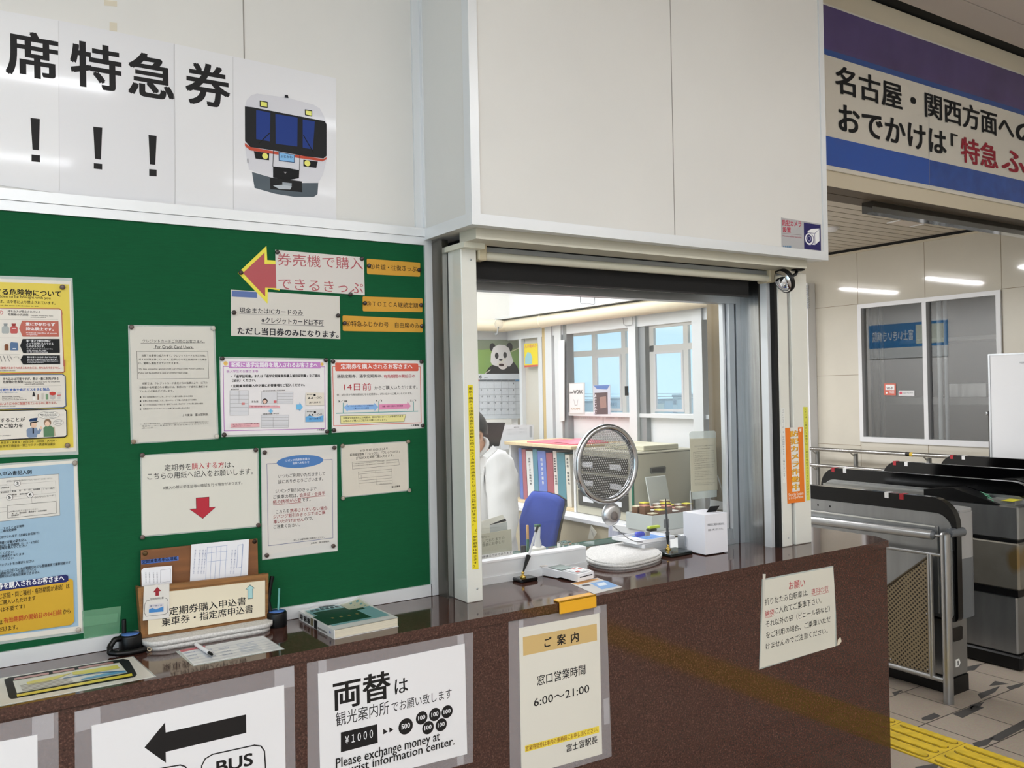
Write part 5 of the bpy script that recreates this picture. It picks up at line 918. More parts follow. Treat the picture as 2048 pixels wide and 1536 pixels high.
s = Sheet(planeX(XS - .022), K5, .001); s.paper((228, 208, 50), [(582, 575), (702, 570), (706, 780), (584, 790)]); s.poly((206, 90, 80), [(584, 772), (706, 764), (706, 780), (584, 790)]).text('人の動めか', 586, 618, 694, 34, (206, 110, 90), .02, 610)
s.poly((150, 196, 206), [(590, 700), (612, 650), (640, 660), (655, 700), (652, 758), (590, 762)])
s.build('poster', 'small yellow poster on the office side door beside the panda calendar', 'poster')
s = Sheet(planeX(XS - .035), K5, .001); s.paper((230, 230, 228), [(890, 545), (945, 540), (945, 1270), (902, 1278)]); s.build('paper_roll', 'long white paper strip hanging on the office window post', 'paper')
s = Sheet(planeX(XS - .015), K5, .001); s.paper((196, 194, 188), [(985, 932), (1128, 925), (1128, 1215), (990, 1215)]); s.poly((226, 226, 224), [(992, 940), (1118, 934), (1118, 1200), (995, 1202)]).text('new', 993, 1028, 1022, 18, K, .03).text('WORK', 1026, 1028, 1110, 34, K, .04).line((120, 120, 120), [(1030, 1080), (1040, 1130), (1060, 1130), (1068, 1080)], 4).text('KAGAMI', 1005, 1172, 1085, 20, (170, 140, 96), .02)
s.build('picture_frame', 'grey framed poster with the word WORK standing in the office side window', 'picture')
s = Sheet(planeX(XS - .015), K5, .001); s.paper((190, 196, 206), [(1205, 952), (1358, 945), (1362, 1212), (1208, 1216)]); s.poly((82, 116, 176), [(1208, 954), (1356, 948), (1330, 990), (1240, 985)]).poly((96, 82, 84), [(1218, 1020), (1335, 1015), (1338, 1212), (1220, 1214)]).poly((150, 120, 110), [(1262, 1060), (1320, 1050), (1325, 1150), (1270, 1160)]).column('よさこいふじ', 1224, 1030, 1226, 1210, 28, W, .03)
s.build('poster', 'dark festival poster with white lettering in the office side window', 'poster')
s = Sheet(planeX(XS + .019), K5, .0005)
for x0, x1 in ((1015, 1080), (1090, 1260), (1320, 1395), (1430, 1640)): s.text('事務連絡簿' if x1 - x0 < 100 else '定期券売場のご案内', x0, 1258, x1, 22, (200, 204, 206), 0, 1254)
s.line((170, 176, 180), [(1293, 1215), (1296, 1460)], 5)
o = s.build('faded_lettering', 'faint lettering on the white panels below the office side windows', 'lettering')
# base cabinets, drawer unit, binder shelf
base = thing('base_cabinet', 'long low beige cabinet with a white top along the office side wall', 'cabinet', (2.75, 3.4, ZO))
mb = MB(); mb.box(2.515, 2.98, 2.99, 4.05, ZO, .955, mat('beige_cabinet', (206, 194, 166), .5, noise=.04, nscale=5)); mb.build('body', base)
mb = MB(); mb.box(2.5, 2.985, 2.975, 4.05, .956, .978, WHITEP, .003); mb.build('top', base)
dr = thing('drawer_unit', 'beige steel drawer unit with a recessed handle on the office base cabinet', 'cabinet', (2.8, 3.2, .979))
BEIS = mat('beige_steel', (196, 192, 172), .4)
mb = MB(); mb.box(2.6, 2.985, 2.985, 3.41, .979, 1.297, BEIS, .004); mb.build('body', dr)
K7 = (1120, 820, 4.2658); P7 = Sheet(planeY(2.985), K7)
mb = MB(); mb.prism([P7.P(*q) for q in ((768, 492), (892, 478), (900, 488), (896, 530), (888, 536), (776, 544), (768, 536))], (0, -.004, 0), mat('handle_grey', (110, 110, 106), .4)); mb.build('handle', dr)
mb = MB(); mb.prism([P7.P(*q) - Vector((0, .0041, 0)) for q in ((780, 500), (886, 488), (886, 522), (780, 532))], (0, -.0008, 0), mat('handle_recess', (60, 62, 62), .5)); mb.build('handle_recess', dr)
mb = MB(); mb.box(2.6, 2.985, 2.984, 2.986, 1.286, 1.288, DARK); mb.build('seam', dr)
mb = MB(); mb.box(2.592, 2.599, 2.978, 2.988, .98, 1.16, mat('green_edge', (30, 110, 84), .3)); mb.build('edge_strip', dr)
for z0 in (1.19, 1.10, 1.02):
    mb = MB(); mb.box(2.594, 2.6, 3.02, 3.39, z0, z0 + .075, mat('dark_drawer', (70, 68, 64), .35)); f = mb.build('drawer', dr)
    for y0 in (3.06, 3.27):
        mb = MB(); mb.box(2.592, 2.594, y0, y0 + .08, z0 + .02, z0 + .045, WHITEP); mb.build('drawer_label', f)
pbox('paper_stack', 'stack of papers and a book lying on the beige drawer unit', 'papers', 2.68, 2.9, 3.0, 3.28, 1.2985, 1.322, mat('paper_stack', (226, 222, 196), .7, noise=.15, nscale=4, stretch=(1, 1, 200)))
sh = thing('binder_shelf', 'pale wood shelf unit holding binders on the office base cabinet', 'shelf', (2.8, 3.75, .979))
BIR = mat('birch', (228, 206, 166), .5, noise=.05, nscale=4, stretch=(1, 8, 1))
mb = MB(); mb.box(2.575, 2.96, 3.415, 4.03, 1.290, 1.308, BIR, .002); mb.build('top', sh)
mb = MB(); mb.box(2.6, 2.96, 4.0, 4.018, .979, 1.290, OFFW); mb.build('side_panel', sh)
mb = MB(); mb.box(2.6, 2.96, 3.417, 3.432, .979, 1.290, OFFW); mb.build('side_panel', sh)
mb = MB(); mb.box(2.6, 2.96, 3.432, 4.0, .979, .995, BIR); mb.build('bottom', sh)
mb = MB(); mb.box(2.94, 2.96, 3.432, 4.0, .995, 1.290, mat('shelf_back', (170, 168, 40), .6)); mb.build('back_panel', sh)
yb = lambda px: onX(px, 940, 2.62).y
cols = [(1039, 1045, (104, 124, 190), 'blue', 'slim blue binder, first from the dark gap'), (1045.5, 1053, (176, 108, 116), 'pink', 'pink binder between the slim blue and the white file'), (1054, 1067, (226, 226, 222), 'white', 'thick white file with grey lettering on its spine'), (1067.5, 1076, (90, 142, 160), 'teal', 'teal binder right of the thick white file'), (1077, 1093, (110, 130, 200), 'blue', 'wide blue binder with white lettering'), (1094, 1107, (166, 88, 98), 'dusty red', 'wide dusty red binder in the middle of the shelf'), (1108, 1115, (226, 214, 206), 'white', 'white file with black dots of lettering'), (1115.5, 1131, (86, 140, 152), 'teal', 'wide teal binder near the right end of the shelf'), (1132, 1141, (226, 220, 206), 'cream', 'cream file leaning at the right end of the shelf')]
for i, (a, b, c, nm, lab) in enumerate(cols):
    mb = MB(); y1, y0 = yb(a), yb(b); z1 = 1.272 - (i % 3) * .006; lean = .012
    mb.prism([(2.615, y0 - lean, .9955), (2.615, y1 - lean, .9955), (2.615, y1, z1), (2.615, y0, z1)], (.27, 0, 0), mat('binder_%d_%d' % (c[0], c[1]), c, .35)); o = mb.build('binder', org=(2.7, y0, .9955)); tag(o, lab + ' in the office shelf', 'binder', 'binders in the pale wood shelf')
    pl = Plane((2.615, 0, 0), (-1, 0, 0), (0, -1, 0), (0, 0, 1)); s = Sheet(pl, (0, 0, 1), .0004)
    mx_ = (a + b) / 2
    if i in (2, 4, 6, 8): s.column({2: '団体シーズン臨時列車', 4: '時刻表定期券', 6: '■■■■■■　営業規則', 8: '運賃表　臨時案内'}[i], mx_ - 2.2, 915, mx_ + 1.5, 970, 4.4, (240, 240, 244) if i == 4 else (90, 88, 90), .02); s.build('spine_lettering', parent=o)
pk = thing('pink_folder', 'pink plastic folder lying on top of the binder shelf', 'folder', (2.75, 3.7, 1.3085))
PINK = mat('pink_plastic', (240, 110, 130), .4)
mb = MB(); n = 12; g_ = []
for i in range(n + 1):
    for j in range(5):
        y = 3.46 + .42 * i / n; g_.append((2.63 + .07 * j, y + .02 * j, 1.3085 + .0 + .022 * math.exp(-((i - 3.2) / 2.6) ** 2) * (1 - abs(j - 2) / 3.2)))
mb.add(g_ + [(p[0], p[1], 1.3085) for p in g_], [[i * 5 + j, i * 5 + j + 1, (i + 1) * 5 + j + 1, (i + 1) * 5 + j] for i in range(n) for j in range(4)] + [[(i + 1) * 5 + j + 65, i * 5 + j + 65, 65 + i * 5 + j + 1, 65 + (i + 1) * 5 + j + 1] for i in range(0) for j in range(4)], PINK, True)
mb.box(2.60, 2.86, 3.47, 3.84, 1.3085, 1.3125, PINK); mb.build('sheet', pk)
# monitor and leaning papers behind the clerk
mo = thing('monitor', 'black computer monitor seen at a slant behind the clerk', 'monitor', (2.36, 4.05, .98))
P6 = Sheet(planeY(4.05), (940, 820, 8.083))
mb = MB(); q = [P6.P(*p) for p in ((130, 205), (572, 203), (470, 585), (130, 600))]; mb.prism(q, (0, .03, 0), mat('monitor_shell', (22, 22, 24), .3)); mb.build('screen_shell', mo)
zb = min(p.z for p in q); xm = q[0].x + .06
mb = MB(); mb.box(xm - .02, xm + .03, 4.07, 4.10, .80, zb + .01, BLACKP); mb.box(xm - .1, xm + .06, 4.06, 4.2, .79, .80, BLACKP, .003); mb.build('stand', mo)
pbox('back_desk', 'grey desk carrying the monitor at the back of the office', 'desk', 1.6, 2.49, 3.9, 4.5, ZO, .789, mat('desk_grey', (190, 190, 188), .5))
s = Sheet(planeY(4.25), (940, 820, 8.083), .002); s.paper((226, 228, 230), [(500, 240), (1025, 240), (1020, 620), (500, 640)]); s.poly((176, 180, 184), [(960, 262), (1000, 262), (1000, 440), (960, 440)]).text('勤務予定表', 706, 290, 790, 18, (120, 122, 126))
for y in (320, 335, 365, 385, 405): s.text('一二三四五六七八九十一二三四五六七八九十', 575, y, 920, 12, (176, 178, 182), -.004)
o = s.build('duty_chart', 'white duty chart on a stand behind the clerk, beside the monitor', 'chart')
mb = MB(); mb.box(2.56, 2.9, 4.3, 4.45, ZO + .0005, 1.30, OFFW); tag(mb.build('paper_box', org=(2.7, 4.35, ZO)), 'white paper box behind the binder shelf in the office corner', 'box')
# office chair
CB_ = mat('blue_fabric', (52, 74, 158), .85, bump=.2, bscale=400)
ch = thing('office_chair', 'blue fabric office chair with a black back shell behind the ticket window', 'office chair', (2.25, 3.3, ZO))
CPX = [(1040, 1120, 3.42), (1038, 1040, 3.42), (1050, 1000, 3.40), (1064, 982, 3.38), (1090, 984, 3.3), (1112, 990, 3.22), (1126, 1000, 3.18), (1126, 1010, 3.18), (1114, 1060, 3.16), (1104, 1120, 3.14)]
bp = [onY(*p) for p in CPX]
bn_ = Vector((-.75, -.62, .12)).normalized(); cen = sum(bp, Vector()) / len(bp)
mb = MB(); loops = []
for k, (off, sc) in enumerate(((0, 1.0), (.03, .985), (.045, .93), (.05, .75))):
    loops.append([cen + (p - cen) * sc + bn_ * (off - .03) for p in bp])
n = len(bp); vs = sum(loops, []); fs = [[k * n + i, k * n + (i + 1) % n, (k + 1) * n + (i + 1) % n, (k + 1) * n + i] for k in range(3) for i in range(n)] + [[3 * n + i for i in range(n)]]
mb.add(vs, fs, CB_, True); mb.build('backrest', ch)
mb = MB(); lo = [[cen + (p - cen) * sc - bn_ * off for p in bp] for off, sc in ((.0, 1.015), (.05, 1.0), (.07, .9))]; lo = [[p - bn_ * .03 for p in l_] for l_ in lo]; vs = sum(lo, [])
mb.add(vs, [[(k + 1) * n + i, (k + 1) * n + (i + 1) % n, k * n + (i + 1) % n, k * n + i] for k in range(2) for i in range(n)] + [[2 * n + i for i in range(n)][::-1]], BLACKP, True); mb.build('back_shell', ch)
mb = MB(); sx, sy, sz = 2.03, 3.2, ZO + .40; mb.box(sx - .23, sx + .23, sy - .23, sy + .23, sz - .07, sz, CB_, .03); mb.build('seat', ch)
mb = MB(); mb.tube([(sx, sy, sz - .07), (sx, sy, ZO + .1)], .025, BLACKP, 14); mb.build('column', ch)
mb = MB(); lowb = min(p.z for p in bp); mb.tube([(sx + .15, sy, sz - .06), (sx + .28, sy + .02, sz - .04), (cen.x + .05, cen.y + .04, lowb), (cen.x + .05, cen.y + .04, lowb + .12)], .018, BLACKP, 10); mb.build('back_arm', ch)
for i in range(5):
    a = math.radians(72 * i + 10); e = Vector((sx + .29 * math.cos(a), sy + .29 * math.sin(a), ZO + .07)); mb = MB(); mb.tube([(sx, sy, ZO + .1), e], [.024, .014], BLACKP, 10); l_ = mb.build('leg', ch)
    mb = MB(); mb.ring(e - Vector((0, 0, .042)), (-math.sin(a), math.cos(a), 0), .018, .01, BLACKP, 16, 8); mb.build('caster', l_)
# inner desk of the ticket office with its glass sheet
dk = thing('inner_desk', 'white inner desk with a green-edged glass sheet behind the ticket window pane', 'desk', (2.0, 2.6, ZO))
mb = MB(); mb.box(1.36, 2.88, 2.6, 2.66, ZO + .0005, .93, OFFW); mb.build('front_panel', dk)
mb = MB(); mb.box(1.36, 2.7, 2.452, 2.66, .93, .9603, mat('desk_white', (232, 232, 230), .35)); mb.build('desk_top', dk)
mb = MB(); mb.box(1.87, 2.34, 2.615, 2.688, .988, .992, mat('green_glass', (150, 196, 182), .06, trans=.75)); mb.box(1.36, 1.868, 2.455, 2.688, .982, .992, mat('green_glass', (150, 196, 182), .06, trans=.75)); mb.box(1.36, 2.34, 2.688, 2.6885, .980, .993, mat('glass_edge', (60, 130, 106), .2)); mb.build('glass_sheet', dk)
for x, y, z in ((1.4, 2.5, .982), (1.8, 2.5, .982), (2.31, 2.63, .988)):
    mb = MB(); mb.box(x, x + .02, y, y + .02, .9603, z, ALU); mb.build('glass_foot', dk)
zg = .9925
# leaflet holder
lh = thing('leaflet_holder', 'grey lettered card and leaflets standing behind the left end of the pane', 'leaflet holder', (1.55, 2.56, zg))
K6 = (920, 820, 3.656); PLh = planeY(2.55)
s = Sheet(PLh, K6, .002, False); s.paper((186, 184, 164), [(60, 925), (372, 870), (378, 1045), (60, 1105)]); s.text('ご案内～', 120, 944, 215, 20, (90, 88, 80), 0, 930); s.text('ご用意しておりますの', 90, 984, 322, 24, (90, 88, 80), 0, 944); s.text('際は、係員にお申し付', 90, 1012, 322, 24, (90, 88, 80), 0, 972); s.build('card', parent=lh)
s = Sheet(planeY(2.575), K6, .002, False); s.paper((226, 226, 214), [(110, 830), (150, 815), (310, 764), (325, 790), (350, 880), (350, 930), (110, 960)]); s.poly((52, 54, 58), [(215, 838), (330, 792), (336, 812), (222, 840)]).poly((190, 196, 194), [(215, 842), (340, 818), (345, 876), (218, 900)]); s.build('leaflet', parent=lh)
mb = MB(); mb.box(1.47, 1.635, 2.548, 2.60, zg, zg + .03, sheer('acrylic', (215, 222, 222), .25)); mb.build('holder_base', lh)
s = Sheet(planeY(2.4075), K6, .0008, False); s.paper((226, 228, 226), [(60, 1075), (384, 1028), (386, 1058), (60, 1108)]); s.text('証明書等備え付けてあります', 100, 1094, 378, 18, (80, 80, 84), .004, 1048); s.build('strip_sign', 'white lettered strip on the sill at the left of the ticket window', 'sign')
def lathe_thing(name, label, cat, loc, parts):
    t = thing(name, label, cat, loc)
    for pn, prof, m, dz in parts:
        mb = MB(); mb.lathe(prof, Vector(loc) + Vector((0, 0, dz)), (0, 0, 1), m, 20); mb.build(pn, t)
    return t
GRN = mat('stamp_green', (40, 96, 70), .35)
c = onY(1076, 1106, 2.60); lathe_thing('stamp_pad', 'round white pad with a white handled stamp standing on it behind the pane', 'stamp', (c.x, 2.60, zg), [('pad', [(.030, 0), (.031, .004), (.030, .022), (.024, .026), (0, .0262)], mat('pad_white', (224, 222, 212), .4), 0), ('stamp_handle', [(.012, 0), (.014, .010), (.009, .03), (.011, .06), (.0115, .075), (.010, .08), (0, .081)], WHITEP, .0263), ('stamp_cap', [(.0122, 0), (.0125, .008), (0, .0085)], GRN, .099)])
c = onY(1056, 1106, 2.58); lathe_thing('brush', 'green and brown handled brush standing beside the round pad', 'brush', (c.x, 2.58, zg), [('handle', [(.0055, 0), (.0055, .062), (0, .0625)], GRN, 0), ('tip', [(.0052, 0), (.005, .05), (0, .051)], mat('bamboo', (190, 150, 96), .5), .0626)])
c = onY(1044, 1100, 2.555); lathe_thing('date_stamp', 'small black stamp standing left of the green brush', 'stamp', (c.x, 2.545, zg), [('base', [(.016, 0), (.016, .01), (.010, .014), (0, .0145)], mat('rosewood', (90, 44, 40), .4), 0), ('grip', [(.0085, 0), (.010, .01), (.010, .034), (0, .035)], BLACKP, .0146)])
c = onY(1130, 1097, 2.53)
gc = thing('glass_block', 'clear glass block on a green-edged glass plate behind the pane', 'glass block', (c.x, 2.53, zg))
mb = MB(); mb.box(c.x - .045, c.x + .035, 2.5, 2.57, zg + .0002, zg + .008, mat('green_glass', (150, 196, 182))); mb.build('plate', gc)
mb = MB(); mb.box(c.x - .02, c.x + .022, 2.515, 2.555, zg + .0085, zg + .046, mat('clear_glass', (240, 245, 242), .03, trans=1.0), .004); mb.build('block', gc)
# white device with stapler on top
dv = thing('white_device', 'low white device with a screen strip behind the black pen stand', 'device', (2.3, 2.52, .9648))
mb = MB(); mb.box(2.185, 2.33, 2.46, 2.58, .9608, 1.005, WHITEP, .006); mb.build('body', dv)
mb = MB(); mb.box(2.195, 2.32, 2.4585, 2.4602, .974, 1.0, mat('device_grey', (176, 178, 180), .3)); mb.build('front_strip', dv)
ta = thing('paper_tray', 'white tray with a blue sheet lying on the white device', 'tray', (2.28, 2.53, 1.0055))
mb = MB(); mb.box(2.15, 2.345, 2.455, 2.60, 1.0055, 1.009, WHITEP); mb.box(2.15, 2.345, 2.455, 2.459, 1.009, 1.018, WHITEP); mb.box(2.15, 2.154, 2.459, 2.60, 1.009, 1.018, WHITEP); mb.box(2.341, 2.345, 2.459, 2.60, 1.009, 1.018, WHITEP); mb.box(2.154, 2.341, 2.596, 2.60, 1.009, 1.018, WHITEP); mb.build('body', ta)
mb = MB(); mb.box(2.24, 2.33, 2.47, 2.59, 1.0092, 1.0105, mat('blue_sheet', (50, 130, 210), .4)); mb.build('blue_sheet', ta)
st = thing('ticket_punch', 'blue and grey hand punch with a yellow-green clip lying on the white tray', 'punch', (2.18, 2.47, 1.0185))
c = onY(1285, 1068, 2.47); mb = MB(); mb.tube([c + Vector((-.035, 0, 0)), c + Vector((-.03, 0, .001)), c + Vector((-.008, 0, .001)), c + Vector((.006, 0, 0))], [.004, .0105, .0105, .008], mat('punch_blue', (54, 74, 200), .35), 16); mb.build('handle', st)
mb = MB(); mb.box(c.x + .004, c.x + .03, 2.458, 2.480, c.z - .008, c.z + .008, mat('punch_grey', (160, 162, 164), .3, .5), .003); mb.build('head', st)
cl_ = onY(1307, 1055, 2.50); mb = MB(); mb.box(cl_.x - .028, cl_.x + .03, 2.49, 2.51, cl_.z - .004, cl_.z + .007, mat('lime_plastic', (186, 206, 52), .35), .004); mb.box(cl_.x - .028, cl_.x + .006, 2.488, 2.511, cl_.z - .012, cl_.z - .004, BLACKP); mb.build('clip', st)
# crate of rubber stamps
kr_ = thing('stamp_crate', 'grey open box full of wooden rubber stamps behind the white box', 'crate', (2.55, 2.74, .985))
GB = mat('grey_crate', (206, 212, 208), .4)
zc0 = .9885
mb = MB(); mb.box(2.45, 2.72, 2.70, 2.705, zc0, 1.055, GB); mb.box(2.45, 2.72, 2.86, 2.865, zc0, 1.055, GB); mb.box(2.45, 2.455, 2.705, 2.86, zc0, 1.055, GB); mb.box(2.715, 2.72, 2.705, 2.86, zc0, 1.055, GB); mb.box(2.455, 2.715, 2.705, 2.86, zc0, .992, GB); mb.build('box_body', kr_)
mb = MB(); mb.box(2.515, 2.545, 2.6985, 2.6999, .998, 1.035, mat('latch_grey', (110, 112, 112), .4)); mb.build('latch', kr_)
mb = MB(); mb.prism([(2.60, 2.867, 1.05), (2.72, 2.867, 1.05), (2.72, 2.90, 1.19), (2.60, 2.90, 1.19)], (0, .006, .001), GB); mb.build('box_lid', kr_)
mb = MB(); mb.box(2.46, 2.88, 2.6905, 2.97, .96, .988, OFFW); tag(mb.build('side_ledge', org=(2.6, 2.8, .96)), 'white ledge carrying the grey stamp box', 'ledge')
STW = mat('stamp_wood', (120, 84, 58), .5); k = 0
for r_ in range(3):
    for cidx in range(6):
        x = 2.468 + cidx * .040; y = 2.715 + r_ * .048; h = .066 + .012 * ((cidx * 7 + r_ * 5) % 3) + r_ * .004
        t = thing('rubber_stamp', 'wooden rubber stamp in the grey box, %s from the left in the %s row' % (('first', 'second', 'third', 'fourth', 'fifth', 'sixth')[cidx], ('front', 'middle', 'back')[r_]), 'rubber stamp', (x + .016, y + .018, .9925), 'rubber stamps in the grey box')
        mb = MB(); mb.box(x, x + .034, y, y + .036, .9925, .9925 + h, STW, .002); mb.build('block', t)
        mb = MB(); mb.box(x + .001, x + .033, y + .001, y + .035, .9925 + h, .9925 + h + .003, mat('stamp_label_%d' % ((k * 5) % 4), [(232, 222, 190), (236, 226, 80), (226, 160, 140), (230, 226, 216)][(k * 5) % 4], .5)); mb.build('label', t); k += 1
# clear stand with the credit card notice
cs = thing('acrylic_stand', 'clear acrylic stand holding a small credit card notice at the right end of the pane', 'stand', (2.45, 2.53, .9606)); zg = .9606
PCs = planeY(2.50)
s = Sheet(PCs, K7, .0015); s.paper((206, 202, 178), [(1106, 245), (1328, 238), (1342, 680), (1118, 700)])
s.text('クレジットカードご利用のお客さまへ', 1145, 316, 1308, 12, (80, 78, 70), .0, 306).text('For Credit Card Users', 1176, 336, 1276, 9, (80, 78, 70), .01, 328).line((100, 98, 90), [(1135, 360), (1310, 345), (1316, 440), (1140, 458)], 2, True)
for y0, w in ((374, 1308), (392, 1308), (408, 1220), (424, 1306), (440, 1250), (476, 1310), (494, 1310), (508, 1210), (530, 1275), (546, 1290), (560, 1290), (574, 1240), (596, 1318), (628, 1318), (642, 1300)): s.text('当駅では警察の協力を得て対策を講じています', 1145, y0, w, 8, (110, 108, 98), -.004, y0 - 6)
s.build('notice', parent=cs); film(cs, PCs, K7, [(1102, 200), (1120, 182), (1318, 176), (1330, 190), (1338, 740), (1128, 765)])
mb = MB(); AC = sheer('acrylic', (215, 222, 222), .25)
for q in ((1112, 690, 1088, 850), (1345, 560, 1400, 840)):
    a_, b_ = PCs.at(1120 + q[0] / 4.2658, 820 + q[1] / 4.2658), PCs.at(1120 + q[2] / 4.2658, 820 + q[3] / 4.2658); b_.y -= .02; mb.tube([a_, b_], .0025, AC, 8)
xm = PCs.at(1120 + 1225 / 4.2658, 1000).x; mb.box(xm - .07, xm + .07, 2.47, 2.56, zg + .0002, zg + .004, AC); mb.box(xm - .003, xm + .003, 2.51, 2.516, zg + .004, zg + .1, AC); mb.build('stand_frame', cs)
s = Sheet(planeY(2.56), (1120, 820, 4.2658), .001, False); s.paper((226, 228, 226), [(1282, 762), (1398, 785), (1395, 850), (1284, 850)]); s.build('leaflet', 'white folded leaflet sticking up behind the white box', 'leaflet')
s = Sheet(planeX(2.49), (1120, 960, 5.689), .001, False); s.paper((206, 208, 222), [(556, 480), (842, 520), (842, 640), (552, 650)])
for i in range(14): s.line((150, 160, 190), [(575 + i * 18, 520 + i * 2), (573 + i * 18, 640)], 3)
s.build('fare_table', 'printed fare table hanging from the white edge of the base cabinet', 'paper')
s = Sheet(planeX(2.488), (1120, 960, 5.689), .001, False); s.paper((216, 212, 196), [(355, 512), (420, 600), (375, 675), (318, 672)])
for i in range(3): s.line((150, 146, 136), [(350 + i * 10, 560 + i * 20), (395 - i * 6, 625 + i * 14)], 4)
s.build('hanging_tag', 'small white tag hanging from a clip on the base cabinet edge', 'tag')
# ------------------------------------------------------------------ clerk
def skin_mesh(name, pts, edges, rad, m, parent, sub=2):
    org = parent.location if parent else Vector()
    me = bpy.data.meshes.new(name); me.from_pydata([tuple(Vector(p) - org) for p in pts], edges, []); me.materials.append(m)
    o = bpy.data.objects.new(name, me); C.objects.link(o)
    if parent: o.parent = parent
    md = o.modifiers.new('skin', 'SKIN'); md.use_smooth_shade = True
    for i, r in enumerate(rad): me.skin_vertices[0].data[i].radius = r if isinstance(r, tuple) else (r, r)
    me.skin_vertices[0].data[0].use_root = True
    sb = o.modifiers.new('sub', 'SUBSURF'); sb.levels = sub; sb.render_levels = sub
    return o
SKIN = mat('skin', (214, 166, 136), .5); HAIR = mat('black_hair', (20, 18, 18), .5); SHIRT = mat('white_shirt', (232, 232, 230), .8, bump=.25, bscale=14); TROU = mat('navy_trousers', (34, 36, 48), .8)
J = lambda x, y, Y: onY(x, y, Y)
pe, sp1, chs, nk = J(978, 1180, 3.25), J(982, 1060, 3.25), J(982, 955, 3.25), J(950, 898, 3.25)
hd, ht = J(927, 872, 3.24), J(917, 838, 3.24)
ls, le, lw = J(1002, 926, 3.10), J(1008, 1075, 3.02), J(905, 1120, 2.92)
rs, re, rw = J(955, 925, 3.44), J(925, 1050, 3.5), J(880, 1110, 3.3)
hipl, hipr = pe + Vector((-.02, -.1, -.02)), pe + Vector((-.02, .1, -.02))
kl, kr2 = pe + Vector((-.42, -.12, .0)), pe + Vector((-.42, .12, .0))
al, ar = Vector((kl.x + .02, kl.y, ZO + .09)), Vector((kr2.x + .02, kr2.y, ZO + .09))
tl, tr = al + Vector((-.18, 0, -.045)), ar + Vector((-.18, 0, -.045))
pn = thing('person', 'seated clerk in a white uniform shirt leaning to the left behind the ticket window', 'person', (pe.x, pe.y, ZO))
pts = [pe, sp1, chs, nk, hd, ht, ls, le, lw, rs, re, rw, hipl, kl, al, hipr, kr2, ar, tl, tr, J(914, 878, 3.24)]
ed = [(0, 1), (1, 2), (2, 3), (3, 4), (4, 5), (2, 6), (6, 7), (7, 8), (2, 9), (9, 10), (10, 11), (0, 12), (12, 13), (13, 14), (0, 15), (15, 16), (16, 17), (14, 18), (17, 19), (4, 20)]
body = skin_mesh('body', pts, ed, [.09, .075, .075, .048, .080, .062, .042, .036, .028, .042, .036, .028, .075, .06, .04, .085, .06, .04, .035, .035, .045], SKIN, pn)
tag_ = None
fw = Vector((-.9, -.35, -.25)).normalized(); sd = fw.cross(Vector((0, 0, 1))).normalized(); upv = sd.cross(fw)
mb = MB(); c = hd + fw * .085 + upv * -.005; mb.tube([c + upv * .02, c + fw * .018 - upv * .012, c - upv * .02], [.004, .010, .007], SKIN, 10); mb.build('nose', pn)
for sgn in (1, -1):
    mb = MB(); mb.lathe([(.010, 0), (.008, .003), (0, .005)], hd + fw * .076 + sd * .03 * sgn + upv * .02, fw, mat('eye_white', (236, 234, 230), .2), 12); e = mb.build('eye', pn)
    mb = MB(); mb.lathe([(.0045, 0), (0, .0012)], hd + fw * .0805 + sd * .03 * sgn + upv * .02, fw, BLACKP, 10); mb.build('iris', e)
    mb = MB(); mb.ring(hd + sd * .080 * sgn - fw * .005, sd, .018, .008, SKIN, 16, 8); mb.build('ear', pn)
mb = MB(); c = hd + fw * .084 - upv * .035; mb.tube([c - sd * .022, c + fw * .004, c + sd * .022], [.002, .005, .002], mat('lips', (176, 104, 92), .5), 8); mb.build('mouth', pn)
# hair: a cap over the skull
mb = MB(); hv = []; hf = []; nu, nv = 20, 9; cen = hd + upv * .022 - fw * .012
for i in range(nv + 1):
    for j in range(nu):
        th_ = 2 * math.pi * j / nu; ph = math.pi * (.60 - .30 * max(0, math.cos(th_) + .35) / 1.35) * i / nv; d = upv * math.cos(ph) + (fw * math.cos(th_) + sd * math.sin(th_)) * math.sin(ph)
        hv.append(cen + d * .104)
for i in range(nv):
    for j in range(nu): hf.append([i * nu + j, (i + 1) * nu + j, (i + 1) * nu + (j + 1) % nu, i * nu + (j + 1) % nu])
mb.add(hv, hf, HAIR, True); mb.build('hair', pn)
# shirt with sleeves, collar and shoulder strap
sle, slw = ls.lerp(le, .5), le.lerp(lw, .8)
pts = [pe + Vector((0, 0, -.02)), sp1, chs, chs.lerp(nk, .62), ls, sle, le, slw, rs, re, re.lerp(rw, .8)]
ed = [(0, 1), (1, 2), (2, 3), (2, 4), (4, 5), (5, 6), (6, 7), (2, 8), (8, 9), (9, 10)]
shirt = skin_mesh('shirt', pts, ed, [.135, .128, .135, .075, .074, .070, .060, .048, .074, .060, .048], SHIRT, pn)
tx = bpy.data.textures.new('folds', 'CLOUDS'); tx.noise_scale = .06
dm = shirt.modifiers.new('folds', 'DISPLACE'); dm.texture = tx; dm.strength = .03; dm.mid_level = .5; dm.texture_coords = 'GLOBAL'
mb = MB(); mb.ring(nk - (hd - nk).normalized() * .004, (hd - nk), .062, .010, SHIRT, 24, 8); mb.build('collar', pn)
mb = MB(); a_, b_ = J(966, 912, 3.06), J(986, 892, 3.06); mb.prism([a_, J(975, 918, 3.045), J(995, 900, 3.045), b_], (0, 0, .003), SHIRT); mb.build('shoulder_strap', pn)
pts = [pe, hipl, kl, al + Vector((0, 0, .03)), hipr, kr2, ar + Vector((0, 0, .03))]
skin_mesh('trousers', pts, [(0, 1), (1, 2), (2, 3), (0, 4), (4, 5), (5, 6)], [.135, .10, .075, .06, .10, .075, .06], TROU, pn)
